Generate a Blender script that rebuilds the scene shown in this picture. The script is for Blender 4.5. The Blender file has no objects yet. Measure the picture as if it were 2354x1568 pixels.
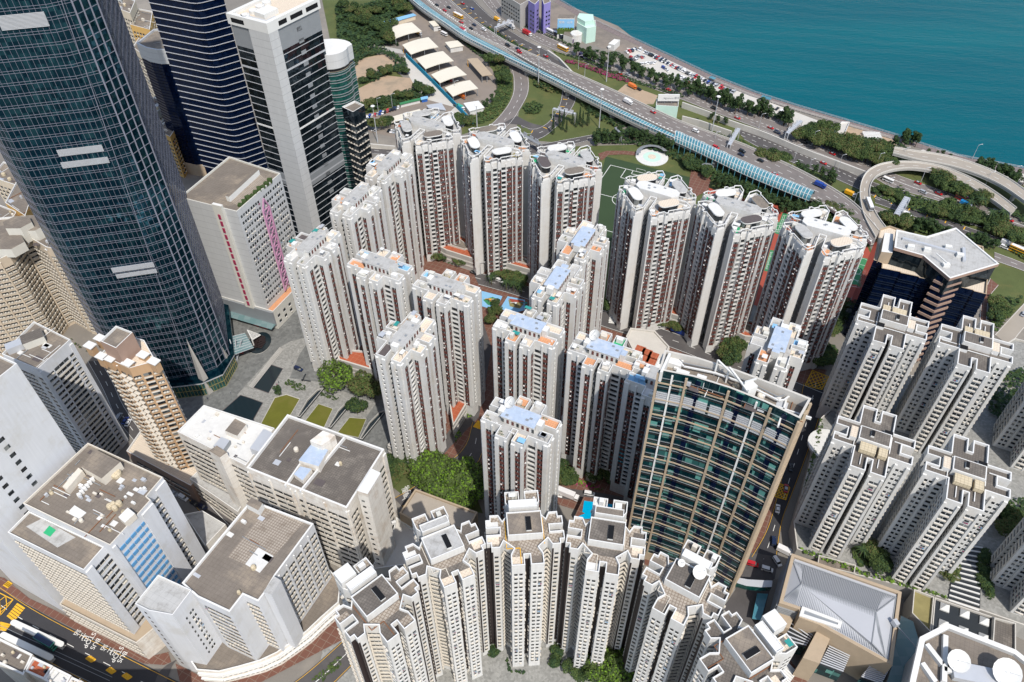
import bpy, math, random
import numpy as np
from mathutils import Vector, Matrix
from mathutils.geometry import tessellate_polygon
RND = random.Random(7)
C = bpy.context.scene.collection
SC = bpy.context.scene
# ---------------------------------------------------------------- camera (a drone 300 m up, looking down over the estate)
H = 300.0; FPX = 1830.0; CX, CY = 1176.5, 784.0; NAD = (1188.0, 2575.0)
_n = np.array([NAD[0]-CX, NAD[1]-CY, FPX]); _n = _n/np.linalg.norm(_n)
_ey = np.array([0, 0, 1.])-_n[2]*_n; _ey = _ey/np.linalg.norm(_ey); _up = -_n; _ex = np.cross(_ey, _up)
R3 = np.array([_ex, _ey, _up])            # camera-space (right, down, forward) -> world
cam = bpy.data.objects.new('camera', bpy.data.cameras.new('camera')); C.objects.link(cam)
r_, d_, f_ = R3[:, 0], R3[:, 1], R3[:, 2]
cam.matrix_world = Matrix(((r_[0], -d_[0], -f_[0], 0), (r_[1], -d_[1], -f_[1], 0), (r_[2], -d_[2], -f_[2], H), (0, 0, 0, 1)))
cam.data.sensor_width = 36; cam.data.lens = 36*FPX/2353; cam.data.clip_start = 1; cam.data.clip_end = 9000
SC.camera = cam
# ---------------------------------------------------------------- world, sun, exposure
SUN_AZ, SUN_EL = math.radians(20), math.radians(54)     # sun stands behind the camera, a little to its right
w = bpy.data.worlds.new('World'); SC.world = w; w.use_nodes = True
nt = w.node_tree; sky = nt.nodes.new('ShaderNodeTexSky'); sky.sky_type = 'NISHITA'; sky.sun_disc = False
sky.sun_elevation = SUN_EL; sky.sun_rotation = math.pi-SUN_AZ; sky.air_density = 1.2; sky.dust_density = 1.5
nt.links.new(sky.outputs[0], nt.nodes['Background'].inputs[0]); nt.nodes['Background'].inputs[1].default_value = 0.15
sl = bpy.data.lights.new('sun', 'SUN'); sl.energy = 4.0; sl.angle = math.radians(0.6); sl.color = (1, 0.94, 0.86)
sun = bpy.data.objects.new('sun', sl); C.objects.link(sun)
sdir = Vector((math.sin(SUN_AZ)*math.cos(SUN_EL), -math.cos(SUN_AZ)*math.cos(SUN_EL), math.sin(SUN_EL)))
sun.rotation_euler = sdir.to_track_quat('Z', 'Y').to_euler()
SC.view_settings.view_transform = 'Standard'; SC.view_settings.look = 'None'; SC.view_settings.exposure = 0.1; SC.view_settings.gamma = 1
SC.cycles.max_bounces = 5; SC.cycles.diffuse_bounces = 3; SC.cycles.glossy_bounces = 3; SC.cycles.caustics_reflective = False
SC.cycles.caustics_refractive = False; SC.cycles.transparent_max_bounces = 6
# ---------------------------------------------------------------- photo measurements -> metres
def ray(x, y): return R3 @ np.array([x-CX, y-CY, FPX])
def P(x, y, z=0.):
    r = ray(x, y); t = (z-H)/r[2]; return (float(r[0]*t), float(r[1]*t))
OX = [0, 784.7, 1568.3]; OY = [0, 522.7, 1045.0]; K = 0.33336
def q(c, r, x, y): return (OX[c]+x*K, OY[r]+y*K)
def Ht(top, base, zb=0.):
    b = P(*base, zb); r = ray(*top); return float(H+r[2]*math.hypot(*b)/math.hypot(r[0], r[1]))
def PL(pts, z=0.): return [P(x, y, z) for x, y in pts]
def onplane(px, py, p0, p1):       # pixel -> (distance along the wall p0-p1, height)
    r = ray(px, py); dx, dy = p1[0]-p0[0], p1[1]-p0[1]; L = math.hypot(dx, dy); dx /= L; dy /= L
    nx, ny = dy, -dx; t = (p0[0]*nx+p0[1]*ny)/(r[0]*nx+r[1]*ny)
    x, y, z = r[0]*t, r[1]*t, H+r[2]*t
    return ((x-p0[0])*dx+(y-p0[1])*dy, z)
# ---------------------------------------------------------------- materials
MATS = {}
def new_mat(name):
    m = bpy.data.materials.new(name); m.use_nodes = True; return m, m.node_tree, m.node_tree.nodes['Principled BSDF']
def mk(name, col, rough=.85, var=.12, scale=.25, streak=0., grid=None, gridcol=None, spec=.3, metal=0., stain=None, cell=0., bump=0., gridw=.06, speck=0.):
    """base colour with large soft variation, optional vertical streaks, joint grid, stains and per-cell variation"""
    if name in MATS: return MATS[name]
    m, nt, b = new_mat(name); N = nt.nodes; L = nt.links
    b.inputs['Roughness'].default_value = rough; b.inputs['Specular IOR Level'].default_value = spec; b.inputs['Metallic'].default_value = metal
    geo = N.new('ShaderNodeNewGeometry'); src = geo.outputs['Position']
    def math_(op, a, bb, clamp=False):
        n = N.new('ShaderNodeMath'); n.operation = op; n.use_clamp = clamp
        for i, v in enumerate((a, bb)):
            if v is None: continue
            if isinstance(v, (int, float)): n.inputs[i].default_value = v
            else: L.new(v, n.inputs[i])
        return n.outputs[0]
    def noise(sc, vec=src, det=4, r=.6):
        n = N.new('ShaderNodeTexNoise'); n.inputs['Scale'].default_value = sc; n.inputs['Detail'].default_value = det; n.inputs['Roughness'].default_value = r
        L.new(vec, n.inputs['Vector']); return n.outputs['Fac']
    f = math_('MULTIPLY_ADD', noise(scale), 2*var); f.node.inputs[2].default_value = 1-var
    if streak:
        mp = N.new('ShaderNodeMapping'); mp.inputs['Scale'].default_value = (1, 1, .045); L.new(src, mp.inputs['Vector'])
        s = math_('MULTIPLY_ADD', noise(1.1, mp.outputs[0], 5, .7), 2*streak); s.node.inputs[2].default_value = 1-streak
        f = math_('MULTIPLY', f, s)
    if speck:
        s = math_('MULTIPLY_ADD', noise(2.2, src, 3, .8), 2*speck); s.node.inputs[2].default_value = 1-speck
        f = math_('MULTIPLY', f, s)
    if cell:
        v = N.new('ShaderNodeTexVoronoi'); v.feature = 'F1'; v.inputs['Scale'].default_value = cell; L.new(src, v.inputs['Vector'])
        sp = N.new('ShaderNodeSeparateColor'); L.new(v.outputs['Color'], sp.inputs[0])
        s = math_('MULTIPLY_ADD', sp.outputs[0], .35); s.node.inputs[2].default_value = .82; f = math_('MULTIPLY', f, s)
    mix = N.new('ShaderNodeMix'); mix.data_type = 'RGBA'; mix.blend_type = 'MULTIPLY'; mix.inputs['Factor'].default_value = 1
    mix.inputs['A'].default_value = (*col, 1); L.new(f, mix.inputs['B']); out = mix.outputs['Result']
    if stain:
        r = N.new('ShaderNodeMapRange'); r.inputs['From Min'].default_value = .5; r.inputs['From Max'].default_value = .66
        L.new(noise(stain[1], src, 5, .7), r.inputs['Value'])
        m2 = N.new('ShaderNodeMix'); m2.data_type = 'RGBA'; L.new(math_('MULTIPLY', r.outputs[0], stain[2] if len(stain) > 2 else .8), m2.inputs['Factor'])
        L.new(out, m2.inputs['A']); m2.inputs['B'].default_value = (*stain[0], 1); out = m2.outputs['Result']
    if grid:
        rot = N.new('ShaderNodeMapping'); rot.inputs['Rotation'].default_value = (0, 0, math.radians(grid[2] if len(grid) > 2 else 26)); L.new(src, rot.inputs['Vector'])
        sep = N.new('ShaderNodeSeparateXYZ'); L.new(rot.outputs[0], sep.inputs[0]); g = None
        for i, pitch in ((0, grid[0]), (1, grid[0]), (2, grid[1])):
            if not pitch: continue
            fr = math_('FRACT', math_('DIVIDE', sep.outputs[i], pitch), None); ln = math_('LESS_THAN', fr, gridw/pitch)
            g = ln if g is None else math_('MAXIMUM', g, ln)
        m3 = N.new('ShaderNodeMix'); m3.data_type = 'RGBA'; L.new(math_('MULTIPLY', g, .75), m3.inputs['Factor']); L.new(out, m3.inputs['A'])
        m3.inputs['B'].default_value = (*(gridcol or tuple(c*.5 for c in col)), 1); out = m3.outputs['Result']
    L.new(out, b.inputs['Base Color'])
    if bump:
        bp = N.new('ShaderNodeBump'); bp.inputs['Strength'].default_value = bump; bp.inputs['Distance'].default_value = .3
        L.new(noise(1.5), bp.inputs['Height']); L.new(bp.outputs[0], b.inputs['Normal'])
    MATS[name] = m; return m
def glass(name, c0, c1, cell=.5, rough=.12, tilt=.0, spec=.8, lit=None, metal=0., tint=None):
    """window glass: each pane (a cell of space) has its own tone and a slightly different tilt, so reflections break up"""
    if name in MATS: return MATS[name]
    m, nt, b = new_mat(name); N = nt.nodes; L = nt.links
    geo = N.new('ShaderNodeNewGeometry'); mp = N.new('ShaderNodeMapping'); mp.inputs['Scale'].default_value = (cell, cell, cell*.9); L.new(geo.outputs['Position'], mp.inputs['Vector'])
    fl = N.new('ShaderNodeVectorMath'); fl.operation = 'FLOOR'; L.new(mp.outputs[0], fl.inputs[0])
    wn = N.new('ShaderNodeTexWhiteNoise'); L.new(fl.outputs[0], wn.inputs['Vector'])
    cr = N.new('ShaderNodeValToRGB'); cr.color_ramp.elements[0].color = (*c0, 1); cr.color_ramp.elements[1].color = (*c1, 1)
    cr.color_ramp.elements[0].position = .25
    if lit: e = cr.color_ramp.elements.new(.9); e.color = (*c1, 1); cr.color_ramp.elements[2].color = (*lit, 1); cr.color_ramp.elements[1].position = .82
    L.new(wn.outputs['Value'], cr.inputs[0]); L.new(cr.outputs[0], b.inputs['Base Color'])
    b.inputs['Roughness'].default_value = rough; b.inputs['Specular IOR Level'].default_value = spec; b.inputs['Metallic'].default_value = metal
    if tint: b.inputs['Specular Tint'].default_value = (*tint, 1)
    if tilt:
        sub = N.new('ShaderNodeVectorMath'); sub.operation = 'SUBTRACT'; L.new(wn.outputs['Color'], sub.inputs[0]); sub.inputs[1].default_value = (.5, .5, .5)
        ns = N.new('ShaderNodeTexNoise'); ns.inputs['Scale'].default_value = .35; ns.inputs['Detail'].default_value = 3; L.new(geo.outputs['Position'], ns.inputs['Vector'])
        s2 = N.new('ShaderNodeVectorMath'); s2.operation = 'SUBTRACT'; L.new(ns.outputs['Color'], s2.inputs[0]); s2.inputs[1].default_value = (.5, .5, .5)
        ad0 = N.new('ShaderNodeVectorMath'); ad0.operation = 'ADD'; L.new(sub.outputs[0], ad0.inputs[0]); L.new(s2.outputs[0], ad0.inputs[1])
        scn = N.new('ShaderNodeVectorMath'); scn.operation = 'SCALE'; L.new(ad0.outputs[0], scn.inputs[0]); scn.inputs['Scale'].default_value = tilt
        ad = N.new('ShaderNodeVectorMath'); ad.operation = 'ADD'; L.new(geo.outputs['Normal'], ad.inputs[0]); L.new(scn.outputs[0], ad.inputs[1])
        nm = N.new('ShaderNodeVectorMath'); nm.operation = 'NORMALIZE'; L.new(ad.outputs[0], nm.inputs[0]); L.new(nm.outputs[0], b.inputs['Normal'])
    MATS[name] = m; return m
mk('white_wall', (.61, .61, .595), streak=.2, stain=((.50, .46, .40), .12, .5), grid=(0, 2.85), gridw=.10, gridcol=(.50, .50, .49), var=.10, scale=.12)
mk('white_trim', (.68, .68, .665), var=.06)
mk('cream_trim', (.62, .575, .50), var=.12, scale=1.)
mk('grey_wall', (.42, .43, .43), streak=.14, var=.12, scale=.1)
mk('weathered_white', (.72, .69, .635), streak=.22, var=.14, scale=.1, stain=((.40, .28, .17), .12, .45), grid=(0, 3.5), gridw=.12, gridcol=(.45, .41, .35))
mk('fresh_white', (.60, .615, .64), streak=.12, var=.12, scale=.05, stain=((.50, .49, .46), .08, .6), grid=(0, 6), gridw=.08, gridcol=(.6, .62, .65))
mk('pale_wall', (.58, .57, .52), streak=.12, var=.1)
mk('brown_panel', (.125, .046, .038), var=.2, scale=.6, rough=.6)
mk('bronze', (.028, .02, .02), rough=.5)
mk('roof_grey', (.42, .42, .41), var=.14, scale=.35, stain=((.24, .23, .21), .3, .6), speck=.10, grid=(2.2, 0), gridw=.05)
mk('roof_blue', (.38, .46, .58), var=.2, scale=.5, stain=((.55, .58, .62), .4, .5), speck=.10)
mk('roof_dark', (.135, .12, .105), var=.25, scale=.4, stain=((.30, .27, .23), .18, .5), grid=(.9, 0), gridw=.14, gridcol=(.085, .075, .068), speck=.25)
mk('roof_tile', (.36, .32, .27), var=.25, scale=.5, grid=(1.0, 0), gridw=.25, gridcol=(.16, .12, .09), stain=((.16, .13, .10), .25, .7), speck=.2)
mk('roof_slab', (.185, .16, .135), var=.3, scale=.2, stain=((.36, .30, .23), .09, .55), speck=.25, grid=(1.5, 0), gridw=.06)
mk('orange_tile', (.60, .30, .16), var=.2, scale=.8, grid=(.9, 0), gridw=.08, speck=.15)
mk('cream_tile', (.66, .57, .46), var=.15, scale=.8, grid=(1., 0), gridw=.08, speck=.15)
mk('pale_tile', (.62, .62, .60), var=.15, scale=.6, speck=.12)
mk('dark_tile', (.10, .085, .085), var=.3, scale=.8)
mk('red_tile', (.36, .095, .045), var=.2, scale=.4, grid=(2.4, 0), gridw=.15, gridcol=(.48, .2, .12), speck=.15)
mk('green_paint', (.03, .36, .16), var=.15)
mk('teal_paint', (.03, .26, .24), var=.15)
mk('olive_floor', (.24, .21, .09), var=.3)
mk('asphalt', (.085, .08, .08), var=.25, scale=.08, stain=((.13, .12, .115), .05, .6), speck=.12, rough=.9)
mk('asphalt_dark', (.045, .045, .05), var=.25, scale=.1, speck=.12, rough=.9)
mk('highway_surface', (.185, .165, .155), var=.16, scale=.06, speck=.10, stain=((.13, .12, .115), .08, .5))
mk('concrete_road', (.33, .295, .25), var=.12, scale=.08, speck=.08, streak=0)
mk('concrete', (.40, .39, .365), var=.15, scale=.1, speck=.1, streak=.08)
mk('light_concrete', (.52, .50, .46), var=.12, scale=.2, speck=.08, streak=.08)
mk('ground', (.20, .185, .165), var=.3, scale=.03, stain=((.30, .27, .23), .02, .7), speck=.2)
mk('yard', (.235, .20, .17), var=.25, scale=.05, stain=((.13, .12, .11), .03, .7), speck=.2)
mk('dirt', (.40, .30, .21), var=.2, scale=.05, stain=((.22, .19, .14), .05, .7), speck=.2)
mk('paving_grey', (.155, .16, .155), var=.3, scale=.3, cell=.8, speck=.2, rough=.7)
mk('paving_light', (.26, .26, .245), var=.2, scale=.2, cell=1.2, speck=.15)
mk('brick_paving', (.155, .072, .052), var=.2, scale=.3, grid=(3, 0), gridw=.2, gridcol=(.24, .19, .15), speck=.15)
mk('beige_paving', (.36, .32, .27), var=.15, scale=.2, speck=.1)
mk('grass', (.085, .105, .035), var=.3, scale=.1, speck=.25, stain=((.14, .13, .045), .06, .6), bump=.4)
mk('lawn', (.12, .125, .018), var=.2, scale=.15, speck=.15, stain=((.16, .14, .04), .1, .5))
mk('pitch_green', (.036, .062, .028), var=.12, scale=.05, speck=.08)
mk('court_green', (.045, .20, .085), var=.10, scale=.2)
mk('court_red', (.33, .07, .045), var=.12, scale=.2)
mk('line_white', (.75, .75, .72), var=.1)
mk('line_yellow', (.72, .40, .03), var=.15, speck=.1)
mk('tan_stone', (.40, .32, .23), var=.12, scale=.4, speck=.06)
mk('tan_wall', (.44, .29, .17), streak=.12, var=.12)
mk('pink_stone', (.34, .235, .185), var=.12, scale=.3)
mk('sand_wall', (.52, .44, .34), streak=.14, var=.12)
mk('yellow_wall', (.60, .38, .13), streak=.12, var=.12)
mk('cream_wall', (.62, .54, .42), streak=.12, var=.1)
mk('aluminium', (.55, .57, .60), rough=.45, metal=.3, spec=.5, var=.08)
mk('steel_grey', (.30, .32, .34), rough=.5, metal=.3, var=.1)
mk('panel_grey', (.50, .51, .515), rough=.5, var=.08, scale=.3, grid=(0, 4.), gridw=.16, gridcol=(.25, .26, .27), streak=.10)
mk('metal_roof', (.58, .60, .64), rough=.5, metal=.2, var=.08, scale=.1, grid=(0, 0), speck=.05)
mk('shed_roof', (.66, .62, .52), var=.07, scale=.08, rough=.7)
mk('white_paint', (.66, .665, .65), var=.06)
mk('pink_steel', (.50, .26, .40), rough=.5)
mk('magenta', (.30, .03, .08), rough=.6)
mk('mint', (.48, .66, .58), var=.08)
mk('purple_wall', (.25, .22, .50), var=.1)
mk('timber', (.42, .26, .13), var=.2)
mk('rust', (.22, .10, .05), var=.3)
mk('blue_paint', (.03, .12, .42), var=.15)
mk('sky_paint', (.22, .45, .68), var=.12, scale=1)
mk('blue_band', (.10, .28, .50), var=.15, scale=.8)
mk('pool_water', (.0, .36, .62), var=.05, rough=.1, spec=.5)
mk('blue_hoarding', (.01, .22, .36), var=.1)
mk('water_tank', (.55, .47, .33), var=.1, grid=(1.2, 1.2), gridw=.12)
mk('bark', (.09, .065, .045), var=.3)
mk('black_void', (.006, .007, .009), rough=.9)
mk('dark_stone', (.03, .035, .04), rough=.3, spec=.5)
glass('window_glass', (.008, .011, .014), (.045, .055, .06), .45, .15, spec=.5, lit=(.22, .23, .22))
glass('tower_glass', (.004, .035, .06), (.022, .095, .125), .52, .05, tilt=.07, spec=.5, metal=.8)
glass('navy_glass', (.001, .004, .018), (.003, .009, .032), .6, .1, tilt=.03, spec=.35, tint=(.4, .6, 1))
mk('dark_band', (.008, .014, .028), rough=.4, var=.1)
glass('office_glass', (.001, .012, .018), (.006, .040, .044), .45, .06, tilt=.03, spec=.6, lit=(.12, .32, .28), tint=(.4, .9, .95))
glass('smoke_glass', (.012, .022, .032), (.05, .07, .085), .4, .04, tilt=.06, spec=.5, metal=.7)
glass('green_glass', (.004, .05, .045), (.015, .09, .075), .6, .06, tilt=.04, spec=1.0)
glass('canopy_glass', (.06, .20, .26), (.10, .27, .33), .3, .2, spec=.6)
glass('hall_glass', (.13, .22, .23), (.19, .27, .28), .3, .25, spec=.4)
# ---------------------------------------------------------------- mesh builder
class MB:
    def __init__(s): s.v = []; s.f = []; s.m = []; s.mats = []
    def mi(s, mat):
        if mat not in s.mats: s.mats.append(mat)
        return s.mats.index(mat)
    def face(s, pts, mat):
        i = len(s.v); s.v.extend([tuple(p) for p in pts]); s.f.append(tuple(range(i, i+len(pts)))); s.m.append(s.mi(mat))
    def box(s, c, size, mat, rot=0., top=None):
        cx, cy, cz = c; a, b, h = size[0]/2, size[1]/2, size[2]; co, si = math.cos(rot), math.sin(rot)
        p = [(cx+x*co-y*si, cy+x*si+y*co) for x, y in ((-a, -b), (a, -b), (a, b), (-a, b))]
        s.prism(p, cz, cz+h, mat, top)
    def prism(s, poly, z0, z1, mat, top=None, bottom=False):
        n = len(poly); i = len(s.v)
        s.v.extend([(x, y, z0) for x, y in poly]+[(x, y, z1) for x, y in poly]); mw = s.mi(mat)
        for k in range(n):
            k2 = (k+1) % n; s.f.append((i+k, i+k2, i+n+k2, i+n+k)); s.m.append(mw)
        s.cap(poly, z1, top or mat)
        if bottom: s.cap(poly, z0, mat, True)
    def cap(s, poly, z, mat, flip=False):
        mt = s.mi(mat); i = len(s.v); s.v.extend([(p[0], p[1], z if not callable(z) else z(*p)) for p in poly])
        if len(poly) <= 4: tr = [tuple(range(len(poly)))]
        else: tr = tessellate_polygon([[Vector((p[0], p[1], 0)) for p in poly]])
        for t in tr:
            if len(t) == 3:
                a, b, c = [poly[k] for k in t]; ar = (b[0]-a[0])*(c[1]-a[1])-(b[1]-a[1])*(c[0]-a[0])
                if (ar < 0) != flip: t = t[::-1]
            elif flip: t = t[::-1]
            s.f.append(tuple(i+k for k in t)); s.m.append(mt)
    def bar(s, a, b, w, h, mat):
        """horizontal or sloping square bar between two 3-D points"""
        a = Vector(a); b = Vector(b); d = b-a
        if d.length < 1e-6: return
        u = d.normalized(); side = u.cross(Vector((0, 0, 1)))
        if side.length < 1e-3: side = Vector((1, 0, 0))
        side.normalize(); up = side.cross(u); i = len(s.v)
        for p in (a, b):
            for x, y in ((-1, -1), (1, -1), (1, 1), (-1, 1)): s.v.append(tuple(p+side*(x*w/2)+up*(y*h/2)))
        mt = s.mi(mat)
        for fc in ((0, 1, 5, 4), (1, 2, 6, 5), (2, 3, 7, 6), (3, 0, 4, 7), (3, 2, 1, 0), (4, 5, 6, 7)): s.f.append(tuple(i+k for k in fc)); s.m.append(mt)
    def lathe(s, c, prof, mat, n=12):
        i = len(s.v)
        for r, z in prof:
            for k in range(n): a = 2*math.pi*k/n; s.v.append((c[0]+r*math.cos(a), c[1]+r*math.sin(a), c[2]+z))
        mt = s.mi(mat)
        for j in range(len(prof)-1):
            for k in range(n): k2 = (k+1) % n; s.f.append((i+j*n+k, i+j*n+k2, i+(j+1)*n+k2, i+(j+1)*n+k)); s.m.append(mt)
        s.f.append(tuple(i+(len(prof)-1)*n+k for k in range(n))); s.m.append(mt)
    def mesh(s, name):
        me = bpy.data.meshes.new(name); me.from_pydata(s.v, [], s.f)
        for m in s.mats: me.materials.append(MATS[m])
        me.polygons.foreach_set('material_index', s.m); me.update(); return me
    def build(s, name, parent=None, loc=None, kind=None):
        if not s.f: return None
        o = bpy.data.objects.new(name, s.mesh(name)); C.objects.link(o)
        if parent: o.parent = parent
        if loc: o.location = loc
        if kind: o['kind'] = kind
        return o
def tag(o, label=None, cat=None, group=None, kind=None):
    if label: o['label'] = label
    if cat: o['category'] = cat
    if group: o['group'] = group
    if kind: o['kind'] = kind
    return o
def thing(name, label, cat, loc=(0, 0, 0), rz=0., group=None):
    o = bpy.data.objects.new(name, None); C.objects.link(o); o.location = loc; o.rotation_euler = (0, 0, rz); o.empty_display_size = 1
    return tag(o, label, cat, group)
def inset(poly, d):
    n = len(poly); out = []
    for i in range(n):
        p0, p1, p2 = poly[i-1], poly[i], poly[(i+1) % n]
        e1 = (p1[0]-p0[0], p1[1]-p0[1]); e2 = (p2[0]-p1[0], p2[1]-p1[1]); l1 = math.hypot(*e1); l2 = math.hypot(*e2)
        n1 = (-e1[1]/l1, e1[0]/l1); n2 = (-e2[1]/l2, e2[0]/l2); k = 1+n1[0]*n2[0]+n1[1]*n2[1]; k = max(k, .3)
        out.append((p1[0]+(n1[0]+n2[0])*d/k, p1[1]+(n1[1]+n2[1])*d/k))
    return out
def ccw(poly):
    a = sum(poly[i-1][0]*poly[i][1]-poly[i][0]*poly[i-1][1] for i in range(len(poly))); return poly if a > 0 else poly[::-1]
def bodyring(mb, poly, z0, z1, par, wall, trim, roof, rim=.3):
    """walls with a parapet and a sunken roof deck (deck at z1, parapet top at z1+par)"""
    n = len(poly); ins = inset(poly, rim); zt = z1+par; i = len(mb.v)
    for pl, z in ((poly, z0), (poly, zt), (ins, zt), (ins, z1)): mb.v.extend([(x, y, z) for x, y in pl])
    a, b = mb.mi(wall), mb.mi(trim)
    for k in range(n):
        k2 = (k+1) % n
        for lv, m in ((0, a), (1, b), (2, b)): mb.f.append((i+lv*n+k, i+lv*n+k2, i+(lv+1)*n+k2, i+(lv+1)*n+k)); mb.m.append(m)
    mb.cap(ins, z1, roof)
# ---------------------------------------------------------------- windows: one mesh per variant, 100 nearest as parts, the rest one stuff part
WV = {}
def wvar(kind, w, h, mats):
    """faces of a window unit in its own frame: x along the wall, y outward, z up from the sill"""
    key = (kind, round(w, 2), round(h, 2), mats)
    if key in WV: return WV[key]
    mb = MB(); g, t, p, a = mats; x = w/2
    def bx(x0, x1, y0, y1, z0, z1, m): mb.prism([(x0, y0), (x1, y0), (x1, y1), (x0, y1)], z0, z1, m, bottom=True)
    def qd(x0, x1, y, z0, z1, m): mb.face([(x0, y, z0), (x0, y, z1), (x1, y, z1), (x1, y, z0)], m)
    if kind in ('win', 'winac', 'wide'):
        qd(-x, x, .05, 0, h, g); bx(-x-.1, x+.1, 0, .2, -.2, -.06, t)
        if kind == 'winac': bx(-.4, .4, .06, .5, -.7, -.26, a)
        if kind == 'wide': bx(-.06, .06, .04, .14, 0, h, t); bx(-x-.05, x+.05, .0, .4, -.8, -.26, a)
    elif kind in ('brown', 'brownac'):
        qd(-x, x, .05, 0, h, g); bx(-x, x, 0, .12, -1.6, -.05, p); bx(-x, x, 0, .2, -.05, .04, p)
        bx(-.05, .05, .04, .12, 0, h, t)
        if kind == 'brownac': bx(x*.1, x*.1+.7, .12, .5, -.62, -.22, a)
    elif kind == 'balc':
        qd(-x, x, .04, -.1, h, g); bx(-x-.1, x+.1, 0, .62, -.95, -.78, t); bx(-x-.1, x+.1, .54, .62, -.78, -.12, a)
    elif kind == 'ac':
        bx(-.4, .4, 0, .5, 0, .5, a); qd(-.5, .5, .03, .6, 1.3, g)
    elif kind == 'band':
        qd(-x, x, .05, 0, h, g); bx(-x, x, 0, .18, -.3, -.08, t)
    elif kind == 'bandac':
        qd(-x, x, .05, 0, h, g); bx(-x, x, 0, .18, -.3, -.08, t); bx(-x*.7, -x*.7+.8, .05, .5, -.2, .35, a); bx(x*.2, x*.2+.8, .05, .5, -.15, .4, a)
    elif kind == 'slit':
        qd(-x, x, .05, 0, h, g)
    elif kind == 'fin':
        bx(-x-.1, x+.1, 0, 1.2, -.25, .0, t); qd(-x, x, .05, .05, h, g)
    elif kind == 'wash':
        qd(-x, x, .05, 0, h, g); bx(-x, -.1, .3, .36, -.6, .1, p); bx(.05, x*.8, .3, .36, -.5, .1, a); bx(-x, x, .05, .4, .1, .16, t)
    WV[key] = mb; return mb
def place_windows(root, wins, name='window', cap=100, cull=-.35):
    """wins: list of (variant, x, y, z, angle of wall direction) in the root's frame"""
    if not wins: return
    rx, ry, rz_ = root.location; a0 = root.rotation_euler[2]; ca, sa = math.cos(a0), math.sin(a0); sc = []
    for k, (v, x, y, z, a) in enumerate(wins):
        wx, wy = rx+x*ca-y*sa, ry+x*sa+y*ca; t = a+a0; nx, ny = -math.sin(t), math.cos(t)
        d = math.sqrt(wx*wx+wy*wy+(H-z)**2); f = -(nx*wx+ny*wy)/d
        sc.append((f/(d*d) if f > .03 else -1, f, k))
    best = sorted(sc, reverse=True)[:cap]; chosen = {k for s_, f, k in best if s_ > 0}
    meshes = {}
    for k in sorted(chosen):
        v, x, y, z, a = wins[k]
        if id(v) not in meshes:
            if not hasattr(v, 'me'): v.me = v.mesh(name)
            meshes[id(v)] = v.me
        o = bpy.data.objects.new(name, meshes[id(v)]); C.objects.link(o); o.parent = root; o.location = (x, y, z); o.rotation_euler = (0, 0, a)
    rest = {}
    for s_, f, k in sc:
        if k in chosen or f < cull: continue
        rest.setdefault(id(wins[k][0]), (wins[k][0], []))[1].append(wins[k])
    if not rest: return
    V = []; F = []; M = []; mats = []; off = 0; LT = []
    for v, lst in rest.values():
        bv = np.array(v.v); arr = np.array([(x, y, z, a) for _, x, y, z, a in lst]); c, s_ = np.cos(arr[:, 3]), np.sin(arr[:, 3])
        X = arr[:, 0, None]+bv[None, :, 0]*c[:, None]-bv[None, :, 1]*s_[:, None]
        Y = arr[:, 1, None]+bv[None, :, 0]*s_[:, None]+bv[None, :, 1]*c[:, None]; Z = arr[:, 2, None]+bv[None, :, 2]
        V.append(np.stack([X, Y, Z], -1).reshape(-1, 3)); fi = np.array(v.f)       # all quads
        F.append((fi[None]+(np.arange(len(lst))*len(bv))[:, None, None]+off).reshape(-1, 4)); off += len(lst)*len(bv)
        loc = []
        for m in v.mats:
            if m not in mats: mats.append(m)
            loc.append(mats.index(m))
        M.append(np.tile(np.array([loc[i] for i in v.m]), len(lst)))
    V = np.concatenate(V); F = np.concatenate(F); M = np.concatenate(M)
    me = bpy.data.meshes.new(name); me.vertices.add(len(V)); me.vertices.foreach_set('co', V.ravel()); me.loops.add(F.size); me.loops.foreach_set('vertex_index', F.ravel().astype(np.int32))
    me.polygons.add(len(F)); me.polygons.foreach_set('loop_start', np.arange(0, F.size, 4, dtype=np.int32)); me.polygons.foreach_set('loop_total', np.full(len(F), 4, dtype=np.int32))
    for m in mats: me.materials.append(MATS[m])
    me.polygons.foreach_set('material_index', M.astype(np.int32)); me.update(calc_edges=True)
    o = bpy.data.objects.new(name, me); C.objects.link(o); o.parent = root; o['kind'] = 'stuff'
STYLE = {  # (glass, trim, panel, ac)
 'estate': ('window_glass', 'white_trim', 'brown_panel', 'white_trim'), 'plain': ('window_glass', 'white_trim', 'white_trim', 'cream_trim'),
 'old': ('window_glass', 'cream_trim', 'cream_trim', 'cream_trim'), 'beige': ('window_glass', 'cream_trim', 'tan_stone', 'cream_trim')}
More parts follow.
